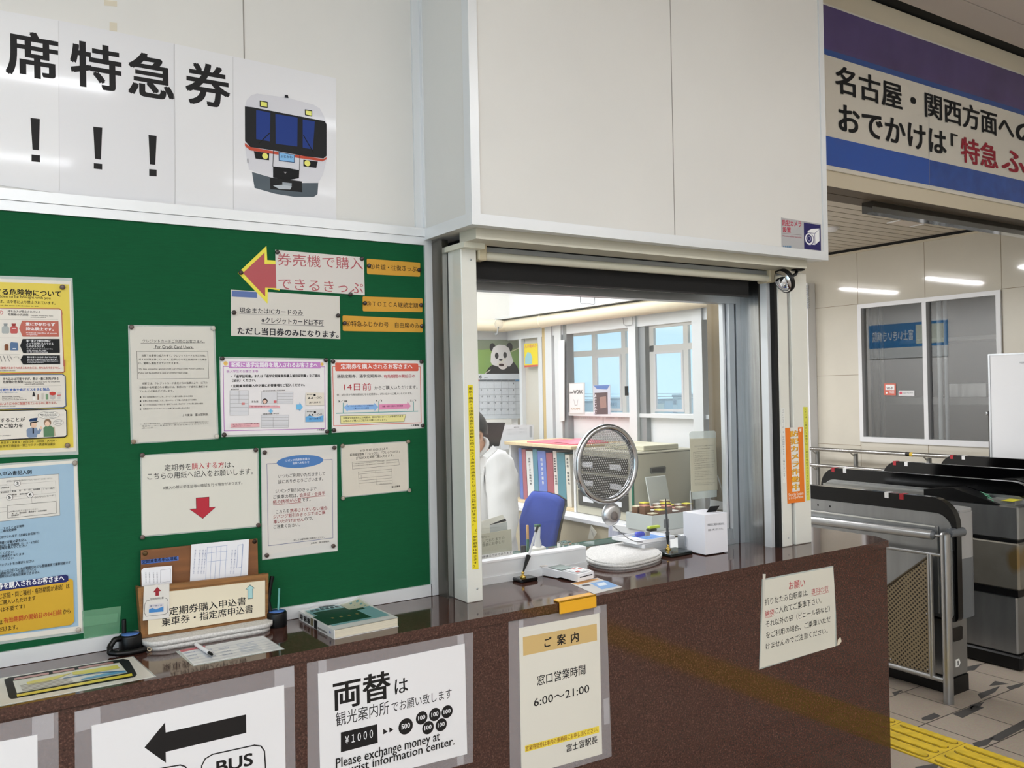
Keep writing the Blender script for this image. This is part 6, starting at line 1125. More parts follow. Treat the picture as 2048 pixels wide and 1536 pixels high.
for a_, b_ in ((al, tl), (ar, tr)):
    mb = MB(); mb.tube([a_ + Vector((.05, 0, -.05)), a_.lerp(b_, .5) + Vector((0, 0, -.03)), b_ + Vector((-.03, 0, -.01))], [.040, .043, .030], BLACKP, 14); mb.build('shoe', pn)
def hand(wr, fwd, side, nrm):
    mb = MB(); fwd, side, nrm = fwd.normalized(), side.normalized(), nrm.normalized()
    mb.tube([wr, wr + fwd * .03, wr + fwd * .075, wr + fwd * .085], [.024, .034, .038, .03], SKIN, 12)
    for k, ln in enumerate((.068, .076, .070, .056)):
        b = wr + fwd * .075 + side * (.030 - .02 * k); mb.tube([b, b + fwd * ln * .45 - nrm * .006, b + fwd * ln * .8 - nrm * .018, b + fwd * ln - nrm * .028], [.0095, .009, .008, .006], SKIN, 8)
    b = wr + fwd * .03 + side * .030; mb.tube([b, b + side * .022 + fwd * .022 - nrm * .008, b + side * .026 + fwd * .05 - nrm * .016], [.012, .0105, .008], SKIN, 8)
    mb.build('hand', pn)
hand(lw, lw - le, Vector((0, .6, .4)), Vector((0, -.4, 1))); hand(rw, rw - re, Vector((0, -1, 0)), Vector((0, 0, 1)))
# ------------------------------------------------------------------ big sign over the ticket gates
YS = 2.6
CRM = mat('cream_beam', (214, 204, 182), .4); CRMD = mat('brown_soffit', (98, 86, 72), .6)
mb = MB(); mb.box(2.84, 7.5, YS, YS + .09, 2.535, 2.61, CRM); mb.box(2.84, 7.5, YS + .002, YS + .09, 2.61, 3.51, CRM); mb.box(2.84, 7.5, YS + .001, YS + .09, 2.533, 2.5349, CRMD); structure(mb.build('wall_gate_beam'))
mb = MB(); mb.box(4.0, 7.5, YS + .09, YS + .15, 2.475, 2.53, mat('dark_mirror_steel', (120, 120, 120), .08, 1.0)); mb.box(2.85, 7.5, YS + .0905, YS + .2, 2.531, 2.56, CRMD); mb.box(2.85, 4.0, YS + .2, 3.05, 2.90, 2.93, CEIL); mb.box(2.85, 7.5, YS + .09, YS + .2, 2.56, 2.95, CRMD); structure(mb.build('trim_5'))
sg = thing('overhead_sign', 'long purple, white and blue sign with big characters above the ticket gates', 'sign', (4.5, YS, 2.9))
def band(z0, z1, col, lift, x0=2.86, x1=7.2, nm=None):
    mb = MB(); mb.box(x0, x1, YS - lift, YS - .0005, z0, z1, nm or mat('sign_%d_%d_%d' % col, col, .25, coat=.3)); return mb
SW = mat('sign_white', (222, 218, 208), .3, coat=.3)
band(2.609, 3.402, None, .012, nm=SW).build('sign_frame', sg)
band(3.16, 3.392, (80, 66, 122), .0135, nm=mat('sign_purple', (84, 70, 128), .16, coat=.3, noise=.16, nscale=2.5)).build('purple_band', sg)
band(3.155, 3.182, (36, 78, 152), .0145).build('blue_stripe', sg)
xsm = onY(1640 + 778 / 3.657, 1170 / 3.657, YS).x
band(2.63, 2.767, (38, 86, 178), .0140, 2.86, xsm).build('blue_band', sg); band(2.63, 2.764, (38, 86, 178), .0135, xsm, nm=mat('sign_blue_scuffed', (40, 84, 172), .22, coat=.3, noise=.12, nscale=14)).build('blue_band', sg)
L6 = (1640, 0, 3.657); s = Sheet(planeY(YS), L6, .0145); BKT = (36, 38, 42); RDT = (150, 44, 58)
s.text('名古屋・関西方面へ', 95, 682, 1402, 205, BKT, .03).text('の', 1415, 1036, 1590, 148, BKT, .03)
s.text('おでかけは', 118, 962, 908, 200, BKT, .03).text('「', 938, 1070, 990, 92, BKT, .03).text('特急', 1013, 1186, 1285, 186, RDT, .03).text('ふじかわ', 1310, 1248, 1980, 165, RDT, .03).text('JR', 1472, 1450, 1640, 62, (214, 120, 60), .02)
s.line((150, 156, 170), [(778, 640), (780, 1372)], 3).build('lettering', parent=sg)
# ------------------------------------------------------------------ far wall with its tiles, windows and door frame
XF = 7.5
WY0, WY1, WZ0, WZ1 = 3.855, 5.205, 1.02, 2.345        # dark window
mb = MB()
SY0, SY1, SZ0, SZ1 = 6.9, 11.6, 1.22, 2.36             # daylight windows further in
for y0, y1, z0, z1 in ((-3.6, WY0, 0, 3.5), (WY0, WY1, 0, WZ0), (WY0, WY1, WZ1, 3.5), (WY1, SY0, 0, 3.5), (SY0, SY1, 0, SZ0), (SY0, SY1, SZ1, 3.5), (SY1, 12.2, 0, 3.5)): mb.box(XF, XF + .15, y0, y1, z0, z1, TILEW)
JM = mat('tile_joint', (140, 126, 104), .7)
for y in (5.223, 5.93, 4.527, 3.84, 3.14, 2.44): 
    for z0, z1 in ((0, WZ0 - .01), (WZ1 + .01, 2.87)):
        mb.box(XF - .0008, XF, y - .002, y + .002, z0, z1, JM)
for y in (5.223, 5.93, 3.84, 3.14): mb.box(XF - .0008, XF, y - .002, y + .002, 1.0, 2.4, JM)
for z in (.97, 1.666, 2.362):
    mb.box(XF - .0008, XF, WY1 + .02, 6.6, z - .002, z + .002, JM); mb.box(XF - .0008, XF, -1, WY0 - .02, z - .002, z + .002, JM)
mb.box(XF - .02, XF, 2.8, 12, 2.868, 2.885, CRM); mb.box(XF - .03, XF, 2.8, 12, 2.89, 2.91, DARK)
structure(mb.build('wall_far'))
w3 = thing('window_3', 'dark white-framed two-pane window in the beige far wall beyond the gates', 'window', (XF, 4.5, 1.02)); w3['kind'] = 'structure'
mb = MB(); FRW = mat('white_frame_gloss', (230, 231, 234), .3)
mb.box(XF - .02, XF + .05, WY0 - .01, WY1 + .01, WZ1 - .03, WZ1 + .01, FRW); mb.box(XF - .02, XF + .05, WY0 - .01, WY1 + .01, WZ0 - .01, WZ0 + .04, FRW)
for y in (WY0 - .01, WY1 - .025, 4.51): mb.box(XF - .02, XF + .05, y, y + .04, WZ0, WZ1, FRW)
mb.build('window_frame', w3)
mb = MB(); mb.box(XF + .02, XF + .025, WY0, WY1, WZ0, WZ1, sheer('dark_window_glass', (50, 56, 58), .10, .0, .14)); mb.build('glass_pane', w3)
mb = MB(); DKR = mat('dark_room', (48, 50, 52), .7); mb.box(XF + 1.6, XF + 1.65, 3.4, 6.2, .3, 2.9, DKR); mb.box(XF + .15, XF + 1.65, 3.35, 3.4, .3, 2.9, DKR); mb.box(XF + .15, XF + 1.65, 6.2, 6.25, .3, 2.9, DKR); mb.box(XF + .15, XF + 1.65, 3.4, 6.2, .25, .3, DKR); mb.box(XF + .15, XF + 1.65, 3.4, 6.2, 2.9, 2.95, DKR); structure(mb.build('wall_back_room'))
for i, (px, py0, py1, rr, col, lab) in enumerate(((1880, 605, 885, .022, (176, 186, 190), 'pale pipe standing behind the right pane of the dark window'), (1893, 605, 885, .018, (150, 160, 168), 'thinner grey pipe right of the pale pipe behind the dark window'), (1752, 700, 885, .03, (110, 100, 90), 'brown pipe behind the left pane of the dark window'), (1765, 700, 885, .02, (140, 140, 134), 'grey pipe right of the brown pipe behind the dark window'))):
    c = onX(px, 750, XF + .5); mb = MB(); mb.tube([(c.x, c.y, .3), (c.x, c.y, 2.9)], rr, mat('pipe_%d' % i, col, .4), 12); tag(mb.build('pipe', org=(c.x, c.y, .3)), lab, 'pipe', 'pipes behind the dark window')
c = onX(1935, 800, XF + .7); pbox('white_machine', 'white boxy machine on a shelf behind the right pane of the dark window', 'machine', c.x, c.x + .2, c.y - .18, c.y + .18, 1.43, 1.56, mat('machine_white', (206, 210, 210), .5))
pbox('room_shelf', 'dark grey shelf behind the right pane of the dark window', 'shelf', XF + .6, XF + 1.2, 3.42, 5.35, 1.36, 1.429, mat('shelf_grey', (110, 112, 112), .6))
pbox('upper_shelf', 'upper dark shelf crossing the room behind the dark window', 'shelf', XF + .8, XF + 1.3, 3.42, 5.3, 1.98, 2.02, mat('shelf_grey', (110, 112, 112), .6))
P7f = planeX(XF + .0195)
L3 = (1500, 760, 4.0433); s = Sheet(P7f, L3, .001); s.paper((206, 96, 76), [(1084, 28), (1180, 28), (1180, 125), (1085, 122)]); s.poly(W, [(1096, 38), (1168, 38), (1168, 82), (1096, 80)]).text('Wi-Fi', 1105, 76, 1158, 20, (90, 40, 40), .03).text('FREE', 1126, 108, 1168, 16, W, .03).oval(W, 1105, 104, 8)
s.build('sticker', 'red and white sticker on the left pane of the dark window', 'sticker')
s = Sheet(P7f, L3, .001); s.paper((222, 222, 224), [(1202, 84), (1330, 84), (1330, 130), (1202, 128)]); s.oval((214, 70, 96), 1220, 106, 12); s.text('Japan. Free Wi-Fi', 1240, 112, 1318, 12, (90, 90, 96), .01); s.build('sticker', 'small white sticker right of the red one on the dark window', 'sticker')
# sign on the outer office wall, seen only as a reflection in the dark window
SPn = Plane((XS + .075, 0, 0), (1, 0, 0), (0, 1, 0), (0, 0, 1))
mb = MB(); mb.box(XS + .0605, XS + .075, 6.9, 8.16, 2.10, 2.46, mat('ad_blue', (54, 130, 190), .4)); mb.box(XS + .0605, XS + .0755, 6.9, 8.16, 1.94, 2.10, mat('ad_white', (222, 226, 226), .4)); mb.box(XS + .075, XS + .0765, 6.95, 7.38, 2.14, 2.42, mat('ad_pale', (214, 222, 208), .4))
vs, fs, mx_, Mx_, my_, My_ = glyphs('富士いきいき病院', .02); mb.add([(XS + .0768 + v.z * .0002, 7.42 + .68 * (v.x - mx_) / (Mx_ - mx_), 2.2 + .16 * (v.y - my_) / (My_ - my_)) for v in vs], fs, mat('ad_letters', (226, 234, 240), .4))
mb.v = [Vector((v.x, v.y, v.z)) for v in mb.v]
tag(mb.build('wall_sign', org=(XS + .07, 7.5, 2.2)), 'blue and white hospital sign on the outer office wall, mirrored in the dark window', 'sign')
w4 = thing('window_4', 'grey framed daylight windows in the far wall seen through the office', 'window', (XF, 9, SZ0)); w4['kind'] = 'structure'
mb = MB(); FG = mat('grey_window_frame', (226, 228, 226), .4)
for y in [9.42, 8.79, 8.24, 7.63, 7.05, 10.03, 10.65, 11.25]: mb.box(XF + .03, XF + .07, y - .04, y + .04, SZ0, SZ1, FG)
mb.box(XF + .03, XF + .07, SY0, SY1, 2.03, 2.11, FG); mb.box(XF - .04, XF + .13, SY0, SY1, SZ0 - .02, SZ0 + .03, FG); mb.box(XF + .03, XF + .07, SY0, SY1, SZ1 - .03, SZ1 + .04, FG)
for a_, b_ in ((9.375, 8.835), (8.195, 7.675)):
    mb.box(XF + .02, XF + .045, a_ - .03, a_, SZ0 + .05, 2.03, FRW); mb.box(XF + .02, XF + .045, b_, b_ + .03, SZ0 + .05, 2.03, FRW); mb.box(XF + .02, XF + .045, b_, a_, 2.0, 2.03, FRW); mb.box(XF + .02, XF + .045, b_, a_, SZ0 + .05, SZ0 + .08, FRW)
mb.build('window_frame', w4)
mb = MB(); mb.box(XF + .05, XF + .055, SY0, SY1, SZ0, SZ1, sheer('sky_glass', (230, 240, 248), .04, .0, .05)); mb.build('glass_pane', w4)
mb = MB(); mb.box(3.05, 7.6, 12.0, 12.1, 0, 3.2, PANEL); structure(mb.build('wall_end'))
d1 = thing('door_1', 'white door frame with a louvre at the far end of the beige wall', 'door', (XF, 5.85, 0)); d1['kind'] = 'structure'
mb = MB(); mb.box(XF - .12, XF - .002, 5.72, 5.80, 0, 2.62, FRW); mb.box(XF - .09, XF - .002, 5.81, 6.0, 0, 2.62, mat('door_white', (226, 230, 228), .3)); mb.build('door_frame', d1)
mb = MB()
for i in range(12): mb.box(XF - .13, XF - .121, 5.70, 5.98, 2.36 + i * .02, 2.373 + i * .02, mat('louvre_grey', (150, 152, 154), .4, .5))
mb.build('louvre', d1)
# handrail along the far wall
hr = thing('handrail', 'double steel handrail on posts along the beige far wall', 'handrail', (7.3, 4.5, 0))
for z in (.93, .766):
    mb = MB(); mb.tube([(7.3, 5.66, z), (7.3, 1.6, z)], .019, STEEL, 14); mb.build('rail', hr)
for y in (5.64, 5.20, 4.45, 3.6):
    mb = MB(); mb.tube([(7.38, y, .002), (7.38, y, .9)], .022, STEELD, 12); mb.build('post', hr)
    for z in (.93, .766):
        mb = MB(); mb.tube([(7.38, y, z - .05), (7.34, y, z - .045), (7.3, y, z - .018)], .007, STEEL, 8); mb.build('bracket', hr)
mb = MB(); mb.tube([(7.3, 4.62, .93), (7.3, 4.58, .93)], .0205, BLACKP, 14); mb.tube([(7.3, 4.58, .93), (7.3, 4.55, .93)], .0205, mat('tape_yellow', (214, 180, 50), .5), 14); mb.build('tape_band', hr)
# white board near the far wall
bw = thing('white_board', 'white writing board on a dark stand at the right edge beyond the gates', 'white board', (6.8, 3.2, 0))
XW = 6.8; yl = onX(1978, 780, XW).y
mb = MB(); mb.box(XW, XW + .02, yl - 1.2, yl, .98, 1.785, mat('board_white', (236, 237, 240), .2, coat=.3)); mb.box(XW - .012, XW - .001, yl - 1.2, yl - .24, 1.715, 1.725, mat('tray_grey', (190, 194, 198), .4)); mb.build('board', bw)
mb = MB(); mb.box(XW - .004, XW + .024, yl - .012, yl + .002, .975, 1.79, ALU); mb.box(XW - .004, XW + .024, yl - 1.2, yl, 1.782, 1.794, ALU); mb.box(XW - .004, XW + .024, yl - 1.2, yl, .966, .980, ALU); mb.build('board_frame', bw)
mb = MB(); mb.tube([(XW + .04, yl + .01, .02), (XW + .04, yl + .01, 1.35)], .02, mat('stand_dark', (70, 68, 66), .4, .5), 12); mb.box(XW - .25, XW + .3, yl - .01, yl + .03, .0005, .03, mat('stand_dark', (70, 68, 66), .4, .5)); mb.build('stand', bw)
mb = MB(); mb.lathe([(.016, 0), (.016, .012), (0, .013)], (XW + .03, yl + .03, 1.33), (-.5, .8, 0), ALU, 12); mb.build('clamp', bw)
# ceiling fittings in the passage
c = onZ(1664, 455, 2.91); mb = MB(); mb.lathe([(.06, 0), (.06, .012), (.045, .02), (.03, .035), (0, .038)], (c.x, c.y, 2.9095), (0, 0, -1), WHITEP, 20); tag(mb.build('smoke_detector', org=(c.x, c.y, 2.9)), 'small white smoke detector on the slatted passage ceiling', 'smoke detector')
mb = MB(); q = [onZ(x, y, 2.9095) for x, y in ((1774, 445), (1800, 439), (1848, 446), (1820, 452))]; mb.prism(q, (0, 0, -.004), CEIL); o = mb.build('ceiling_hatch', org=q[0]); tag(o, 'pale edged hatch in the slatted passage ceiling', 'hatch')
for a_, b_ in ((q[0], q[1]), (q[2], q[3])):
    mb = MB(); mb.tube([a_ + Vector((0, 0, -.005)), b_ + Vector((0, 0, -.005))], .006, WHITEP, 6); mb.build('hatch_edge', o)
# ------------------------------------------------------------------ ticket gates
def outline(y0, y1, z0, z1, r, r2=.03, n=8):
    pts = []
    for cy, cz, a0, rr in ((y0 + r, z1 - r, 90, r), (y0 + r2, z0 + r2, 180, r2), (y1 - r2, z0 + r2, 270, r2), (y1 - r, z1 - r, 0, r)):
        for i in range(n + 1): a = math.radians(a0 + 90 * i / n); pts.append((cy + rr * math.cos(a), cz + rr * math.sin(a)))
    return pts
GS = mat('gate_side_steel', (158, 160, 161), .3, .85, noise=.08, nscale=3, stretch=(1, 6, 1)); GREY = mat('gate_grey', (150, 150, 150), .3, coat=.2); GREYD = mat('gate_dark_grey', (92, 96, 100), .35)
WTAG = mat('tag_white', (238, 238, 238), .4); RTAG = mat('tag_red', (170, 24, 40), .3)
def fin(g, x0, x1, y0, y1, z0, z1, left=True):
    mb = MB(); mb.prism([(x0, y, z) for y, z in outline(y0, y1, z0, z1, .13)], (x1 - x0, 0, 0), BLACKG); mb.build('black_fin', g)
    xs = x0 - .004 if left else x1 + .004
    mb = MB(); mb.prism([(x0 - .0001, y, z) for y, z in outline(y0 + .022, y1 - .022, z0 + .012, z1 - .078, .085)], (-.004, 0, 0), GS); mb.build('steel_side', g)
def markers(g, x0, x1, z, ys):
    for y, m in ys:
        mb = MB(); mb.box(x0 - .0015, x1 + .001, y - .012, y + .012, z - .028, z + .0012, m); mb.build('marker', g)
g1 = thing('ticket_gate', 'nearest ticket gate with number 1 tag, beside the counter end', 'ticket gate', (4.3, 3.0, 0))
fin(g1, 4.18, 4.222, 2.385, 3.78, .39, 1.005); markers(g1, 4.18, 4.222, 1.005, ((onX(1773, 985, 4.18).y, WTAG), (onX(1803, 990, 4.18).y, RTAG)))
for px in (1636, 1660):
    mb = MB(); c = onX(px, 1010 + (px - 1636) * .12, 4.1758); mb.lathe([(.006, 0), (0, .0004)], c, (-1, 0, 0), DARK, 12); mb.build('hole', g1)
mb = MB(); mb.box(4.166, 4.1758, 2.475, 3.72, .42, .862, GS, .004); mb.build('side_panel', g1)
mb = MB(); mb.box(4.164, 4.166, 2.49, 3.72, .855, .862, mat('bright_edge', (222, 222, 218), .3, .6)); mb.build('panel_edge', g1)
mb = MB(); mb.box(4.236, 4.383, 2.455, 3.70, .085, .60, GS, .008); mb.build('lower_body', g1)
mb = MB(); mb.box(4.222, 4.40, 2.60, 3.72, .55, .90, GS, .01); mb.build('upper_body', g1)
mb = MB(); mb.box(4.240, 4.379, 2.452, 3.70, .001, .085, BLACKP); mb.build('plinth', g1)
def dome(x0, x1, y0, y1, z0, z1, m, cap=True):
    pts = []; r = (x1 - x0) * .48; cx = x1 - r
    for i in range(9): a = math.radians(270 + 90 * i / 8); pts.append((cx + r * math.cos(a), y0 + r + r * math.sin(a)))
    pts += [(x1, y1), (x0, y1), (x0, y0)]
    mb = MB(); mb.prism([(x, y, z0) for x, y in pts], (0, 0, z1 - z0), m)
    if cap:
        c = Vector((sum(p[0] for p in pts) / len(pts), sum(p[1] for p in pts) / len(pts), 0)); mb.prism([(c.x + (x - c.x) * .9, c.y + (y - c.y) * .93, z1) for x, y in pts], (0, 0, .012), m)
    return mb
dome(4.222, 4.412, 2.395, 2.62, .70, .93, GREY).build('end_cap', g1); dome(4.222, 4.412, 2.395, 2.62, .40, .70, GREYD, False).build('end_skirt', g1)
PG1 = planeY(2.455); L5 = (1700, 1100, 3.523); S5 = Sheet(PG1, L5)
mb = MB(); mb.prism([S5.P(*q) for q in ((722, 552), (778, 533), (790, 540), (788, 622), (778, 632), (728, 646), (716, 638), (716, 560))], (0, -.004, 0), BLACKG); mb.build('card_slot', g1)
mb = MB(); mb.lathe([(.011, 0), (.011, .003), (.007, .005), (0, .006)], S5.P(716, 732), (0, -1, 0), CH_, 16); mb.build('lock', g1)
s = Sheet(PG1, L5, .0008); s.paper((232, 232, 230), [(744, 772), (768, 765), (777, 792), (768, 820), (744, 828)]); s.poly(K, [(757, 782), (763, 779), (763, 813), (757, 815)]).poly(K, [(752, 790), (757, 783), (757, 791)]); s.build('number_tag', parent=g1)
mb = MB(); mb.tube([(4.1445, 2.405, .838), (4.235, 2.385, .84)], .023, GREYD, 16); mb.build('rail_socket', g1)
# three more gates: fin on the far side of the body
def gate(x, label, far):
    g = thing('ticket_gate', label, 'ticket gate', (x + .1, 3.0, 0))
    fin(g, x + .14, x + .182, 2.40, far, .42, 1.02)
    mb = MB(); mb.box(x, x + .139, 2.43, far - .06, .44, .70, mat('gate_stained', (160, 156, 146), .32, .7, noise=.12, nscale=5), .01); mb.build('middle_body', g)
    mb = MB(); mb.box(x + .004, x + .139, 2.43, far - .06, .715, .90, GS, .008); mb.build('upper_body', g)
    mb = MB(); mb.box(x + .006, x + .139, 2.44, far - .07, .699, .716, BLACKP); mb.box(x + .003, x + .139, 2.44, far - .07, .405, .44, BLACKP); mb.build('dark_line', g)
    mb = MB(); mb.box(x + .01, x + .139, 2.45, far - .08, .085, .405, GS, .008); mb.build('lower_body', g)
    mb = MB(); mb.box(x + .004, x + .16, 2.43, far - .06, .001, .084, BLACKP, .012); mb.build('plinth', g)
    mb = MB(); mb.box(x + .03, x + .139, 2.46, far - .1, .9, .925, mat('grey_top', (150, 150, 146), .3, .5)); mb.build('top_panel', g)
    mb = MB(); mb.prism([(x + .002, y, z) for y, z in ((2.97, .901), (2.97, .95), (2.79, .972), (2.54, .906), (2.54, .901))], (.13, 0, 0), BLACKP); rd = mb.build('card_reader', g)
    ng = (Vector((0, .25, .066))).normalized(); nn = Vector((0, -.066, .25)).normalized()
    base = Vector((x + .02, 2.57, .9142)); mb = MB(); pts = [(.0, .0), (.03, .05), (.05, .03), (.07, .09), (.09, .07), (.1, .13)]
    q = [base + Vector((u, 0, 0)) + ng * v + nn * .0025 for u, v in pts]; mb.tube(q, .0016, mat('green_print', (110, 190, 150), .4), 6); mb.build('reader_mark', rd)
    mb = MB(); mb.prism([(x + .004, 2.46, .9262), (x + .12, 2.46, .9262), (x + .12, 2.53, .9262), (x + .004, 2.52, .9262)], (0, 0, .001), mat('gate_yellow', (230, 220, 60), .4)); mb.build('yellow_label', g)
    markers(g, x + .14, x + .182, 1.02, ((far - .19, WTAG), (far - .10, RTAG)))
    return g
g2 = gate(4.86, 'second ticket gate from the counter with a rust-brown stain on its side', 3.80)
c = onX(2030, 1120, 4.858)
sm = mat('gate_stained', (160, 156, 146)); nt = sm.node_tree
sm2 = sm.copy(); sm2.name = 'gate_rust_stained'; nt = sm2.node_tree; b = nt.nodes['Principled BSDF']; src = b.inputs['Base Color'].links[0].from_socket
tc = nt.nodes.new('ShaderNodeTexCoord'); mp = nt.nodes.new('ShaderNodeMapping'); nt.links.new(tc.outputs['Object'], mp.inputs[0])
mp.inputs['Location'].default_value = (0, -(c.y - 3.0) / .075, -c.z / .125); mp.inputs['Scale'].default_value = (0, 1 / .075, 1 / .125)
ns = nt.nodes.new('ShaderNodeTexNoise'); ns.inputs['Scale'].default_value = 9; nt.links.new(tc.outputs['Object'], ns.inputs['Vector'])
ln = nt.nodes.new('ShaderNodeVectorMath'); ln.operation = 'LENGTH'; nt.links.new(mp.outputs[0], ln.inputs[0])
ad = nt.nodes.new('ShaderNodeMath'); ad.operation = 'MULTIPLY_ADD'; ad.inputs[1].default_value = .7; nt.links.new(ns.outputs[0], ad.inputs[0]); nt.links.new(ln.outputs['Value'], ad.inputs[2])
rp = nt.nodes.new('ShaderNodeValToRGB'); rp.color_ramp.elements[0].position = .75; rp.color_ramp.elements[1].position = 1.2; rp.color_ramp.elements[0].color = (.8, .8, .8, 1); rp.color_ramp.elements[1].color = (0, 0, 0, 1); nt.links.new(ad.outputs[0], rp.inputs[0])
mx = nt.nodes.new('ShaderNodeMix'); mx.data_type = 'RGBA'; mx.inputs['B'].default_value = (*lin((132, 106, 54)), 1); nt.links.new(rp.outputs[0], mx.inputs['Factor']); nt.links.new(src, mx.inputs['A']); nt.links.new(mx.outputs['Result'], b.inputs['Base Color'])
for q in g2.children:
    if q.name.startswith('middle_body'): q.data.materials[0] = sm2
gate(5.56, 'third ticket gate from the counter, its rounded black end showing', 3.80)
gate(6.30, 'farthest ticket gate from the counter, in front of the white board', 3.80)
# steel fence beside the nearest gate
fe = thing('steel_fence', 'steel tube fence with a perforated panel between the counter end and first gate', 'fence', (4.12, 2.6, 0))
XN = 4.12; TB = mat('tube_steel', (172, 173, 174), .28, .9)
mb = MB(); mb.tube([(XN, 2.41, .0005), (XN, 2.41, .835)], .024, TB, 20); mb.lathe([(.024, 0), (.018, .008), (0, .012)], (XN, 2.41, .835), (0, 0, 1), TB, 20); mb.build('pole', fe)
mb = MB(); mb.tube([(XN, 2.475, .823), (XN, 3.35, .81)], .0235, TB, 18); mb.tube([(XN, 2.475, .823), (XN, 2.462, .8232)], [.0235, .012], GREYD, 18); mb.tube([(XN, 2.462, .8232), (XN, 2.43, .824)], .006, TB, 10); mb.build('top_rail', fe)
mb = MB(); mb.tube([(XN, 2.43, .728), (XN, 3.35, .72)], .010, TB, 12); mb.build('middle_rail', fe)
mb = MB(); mb.tube([(XN, 2.492, .10), (XN, 2.492, .728)], .014, TB, 14); mb.build('post', fe)
mb = MB(); mb.tube([(XN, 2.43, .108), (XN, 3.35, .108)], .014, TB, 12); mb.build('bottom_rail', fe)
def perf():
    m = bpy.data.materials.new('perforated_panel'); m.use_nodes = True; nt = m.node_tree; b = nt.nodes['Principled BSDF']
    b.inputs['Roughness'].default_value = .5; b.inputs['Metallic'].default_value = .3
    tc = nt.nodes.new('ShaderNodeTexCoord'); v = nt.nodes.new('ShaderNodeTexVoronoi'); v.inputs['Scale'].default_value = 60; v.inputs['Randomness'].default_value = 0
    mp = nt.nodes.new('ShaderNodeMapping'); mp.inputs['Rotation'].default_value = (math.radians(45), 0, 0); mp.inputs['Location'].default_value = (.2 / 60, 0, 0); mp.inputs['Scale'].default_value = (0, 1, 1); nt.links.new(tc.outputs['Object'], mp.inputs[0]); nt.links.new(mp.outputs[0], v.inputs['Vector'])
    r = nt.nodes.new('ShaderNodeValToRGB'); r.color_ramp.interpolation = 'CONSTANT'; r.color_ramp.elements[0].color = (*lin((40, 34, 28)), 1); r.color_ramp.elements[1].position = .36; r.color_ramp.elements[1].color = (*lin((138, 124, 100)), 1)
    nt.links.new(v.outputs['Distance'], r.inputs[0]); nt.links.new(r.outputs[0], b.inputs['Base Color']); return m
mb = MB(); mb.prism([(XN, y, z) for y, z in ((2.506, .122), (3.3, .122), (3.3, .13), (2.736, .513), (2.506, .702))], (.004, 0, 0), perf()); mb.build('perforated_panel', fe)
mb = MB(); mb.tube([(XN, 2.506, .706), (XN, 2.74, .515), (XN, 3.3, .13)], .006, mat('panel_rim', (84, 76, 64), .5, .5), 8); mb.build('panel_rim', fe)
mb = MB()
for y, z in ((2.53, .675), (2.515, .42), (2.515, .14), (2.72, .14)): mb.lathe([(.004, 0), (.003, .003), (0, .004)], (XN, y, z), (-1, 0, 0), CH_, 10)
mb.build('rivet', fe)
# tactile paving along the gate side of the counter
YT = mat('tactile_yellow', (218, 186, 44), .55, noise=.12, nscale=18, bump=.1, bscale=120)
tp = MB(); tp.box(3.415, 3.715, -1.5, 3.0, .0003, .005, YT)
for ty in range(15):
    y0 = -1.5 + ty * .3
    for k in range(4):
        x = 3.415 + .0375 + k * .075; tp.prism([(x + .0235 * math.cos(math.pi * i / 6) , y0 + .262 + .0235 * math.sin(math.pi * i / 6), .005) for i in range(7)] + [(x - .0235 * math.cos(math.pi * i / 6), y0 + .038 - .0235 * math.sin(math.pi * i / 6), .005) for i in range(7)], (0, 0, .0003), mat('tactile_joint', (120, 100, 40), .7))
        x = 3.415 + .0375 + k * .075; pts = []
        for i in range(7): a = math.pi * i / 6; pts.append((x + .018 * math.cos(a), y0 + .262 + .018 * math.sin(a)))
        for i in range(7): a = math.pi + math.pi * i / 6; pts.append((x + .018 * math.cos(a), y0 + .038 + .018 * math.sin(a)))
        tp.prism([(px_, py_, .005) for px_, py_ in pts], (0, 0, .006), YT)
    tp.box(3.415, 3.715, y0 - .0012, y0 + .0012, .005, .0053, mat('tactile_joint', (120, 100, 40), .7))
tag(tp.build('tactile_paving', org=(3.565, 1, 0)), 'strip of yellow tactile paving bars on the floor past the counter end', 'tactile paving')
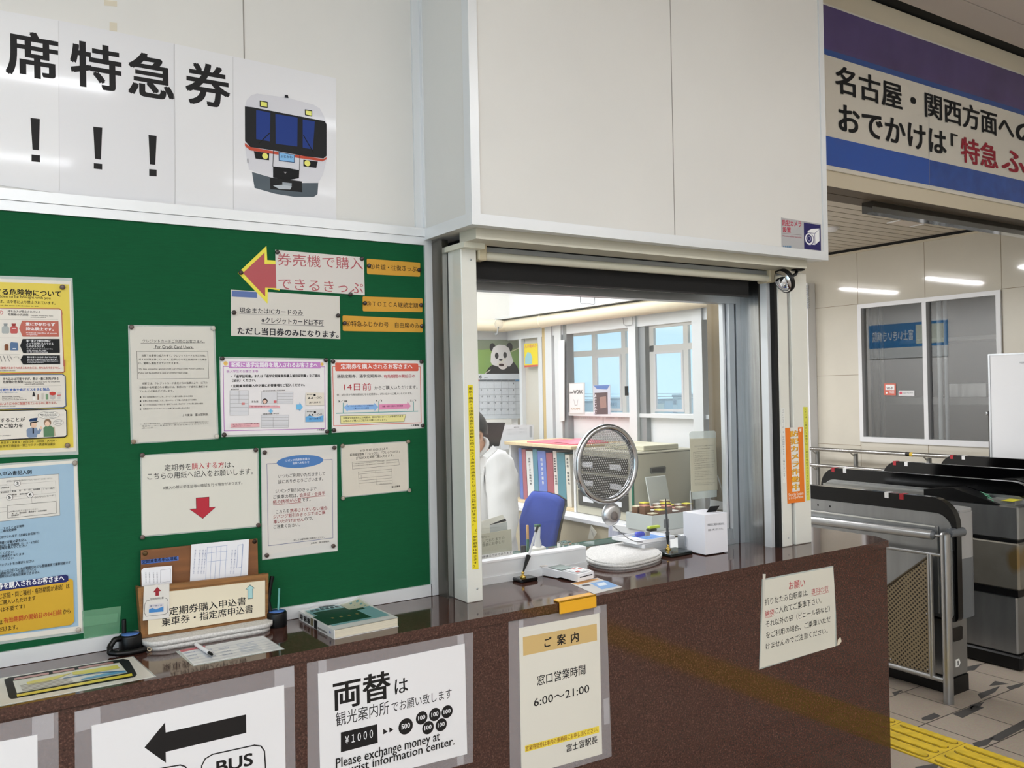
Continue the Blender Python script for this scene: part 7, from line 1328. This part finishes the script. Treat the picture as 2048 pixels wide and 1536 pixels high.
# ------------------------------------------------------------------ outside: low town under the sky
mb = MB(); mb.box(20, 300, -60, 420, -9, -7, mat('outside_ground', (190, 196, 190), .8)); structure(mb.build('ground'))
labs = ['grey white block seen through the left office panes', 'low pale house with a flat roof in the distance', 'wide cream hall far outside the office windows', 'tall pale tower block in the distance', 'small white house left of the wide hall', 'pale blue factory shed on the horizon', 'grey apartment block behind the sheds', 'low white warehouse at the right office pane']
for i, (px, w, top) in enumerate(((1160, 18, 806), (1186, 8, 812), (1228, 12, 800), (1258, 14, 790), (1288, 12, 808), (1320, 18, 802), (1350, 9, 794), (1387, 20, 810))):
    a_, b_ = onX(px - w / 2, top, 95 + 6 * (i % 3)), onX(px + w / 2, top, 95 + 6 * (i % 3))
    bd = thing('building', labs[i], 'building', (a_.x, (a_.y + b_.y) / 2, -7), 'town buildings outside the windows')
    y0, y1 = sorted((a_.y, b_.y)); mb = MB(); mb.box(a_.x, a_.x + 4, y0, y1, -6.99, a_.z, mat('building_%d' % (i % 3), [(206, 210, 214), (222, 218, 210), (196, 206, 216)][i % 3], .8)); mb.build('wall', bd)
    mb = MB(); mb.box(a_.x - .1, a_.x + 4.1, y0 - .1, y1 + .1, a_.z, a_.z + .35, mat('roof_grey', (170, 178, 186), .8)); mb.build('roof', bd)
    mb = MB(); n = 4
    for r_ in range(3):
        for k in range(n): yy_ = y0 + (y1 - y0) * (k + .3) / n; mb.box(a_.x - .05, a_.x - .001, yy_, yy_ + (y1 - y0) * .1, a_.z - 1.2 - r_ * 1.6, a_.z - .5 - r_ * 1.6, mat('far_window', (120, 136, 156), .3))
    mb.build('windows', bd)
for px, lab in ((1104, 'utility pole at the left end of the overhead wires'), (1432, 'utility pole at the right end of the overhead wires')):
    c = onX(px, 770, 60); mb = MB(); mb.tube([(c.x, c.y, -7), (c.x, c.y, 2.6)], .15, mat('pole_grey', (170, 172, 172), .7), 8); tag(mb.build('utility_pole', org=(c.x, c.y, -7)), lab, 'utility pole')
for k, py in enumerate((786, 792, 797)):
    mb = MB(); a_, b_ = onX(1104, py + 1, 60), onX(1432, py, 60); a_.x -= .17; b_.x -= .17; mb.tube([a_, a_.lerp(b_, .5) + Vector((0, 0, -.1)), b_], .02, mat('wire_dark', (110, 116, 124), .6), 5); tag(mb.build('overhead_wire', org=a_), '%s of the three overhead wires outside the office windows' % ('topmost', 'middle', 'lowest')[k], 'wire', 'overhead wires')
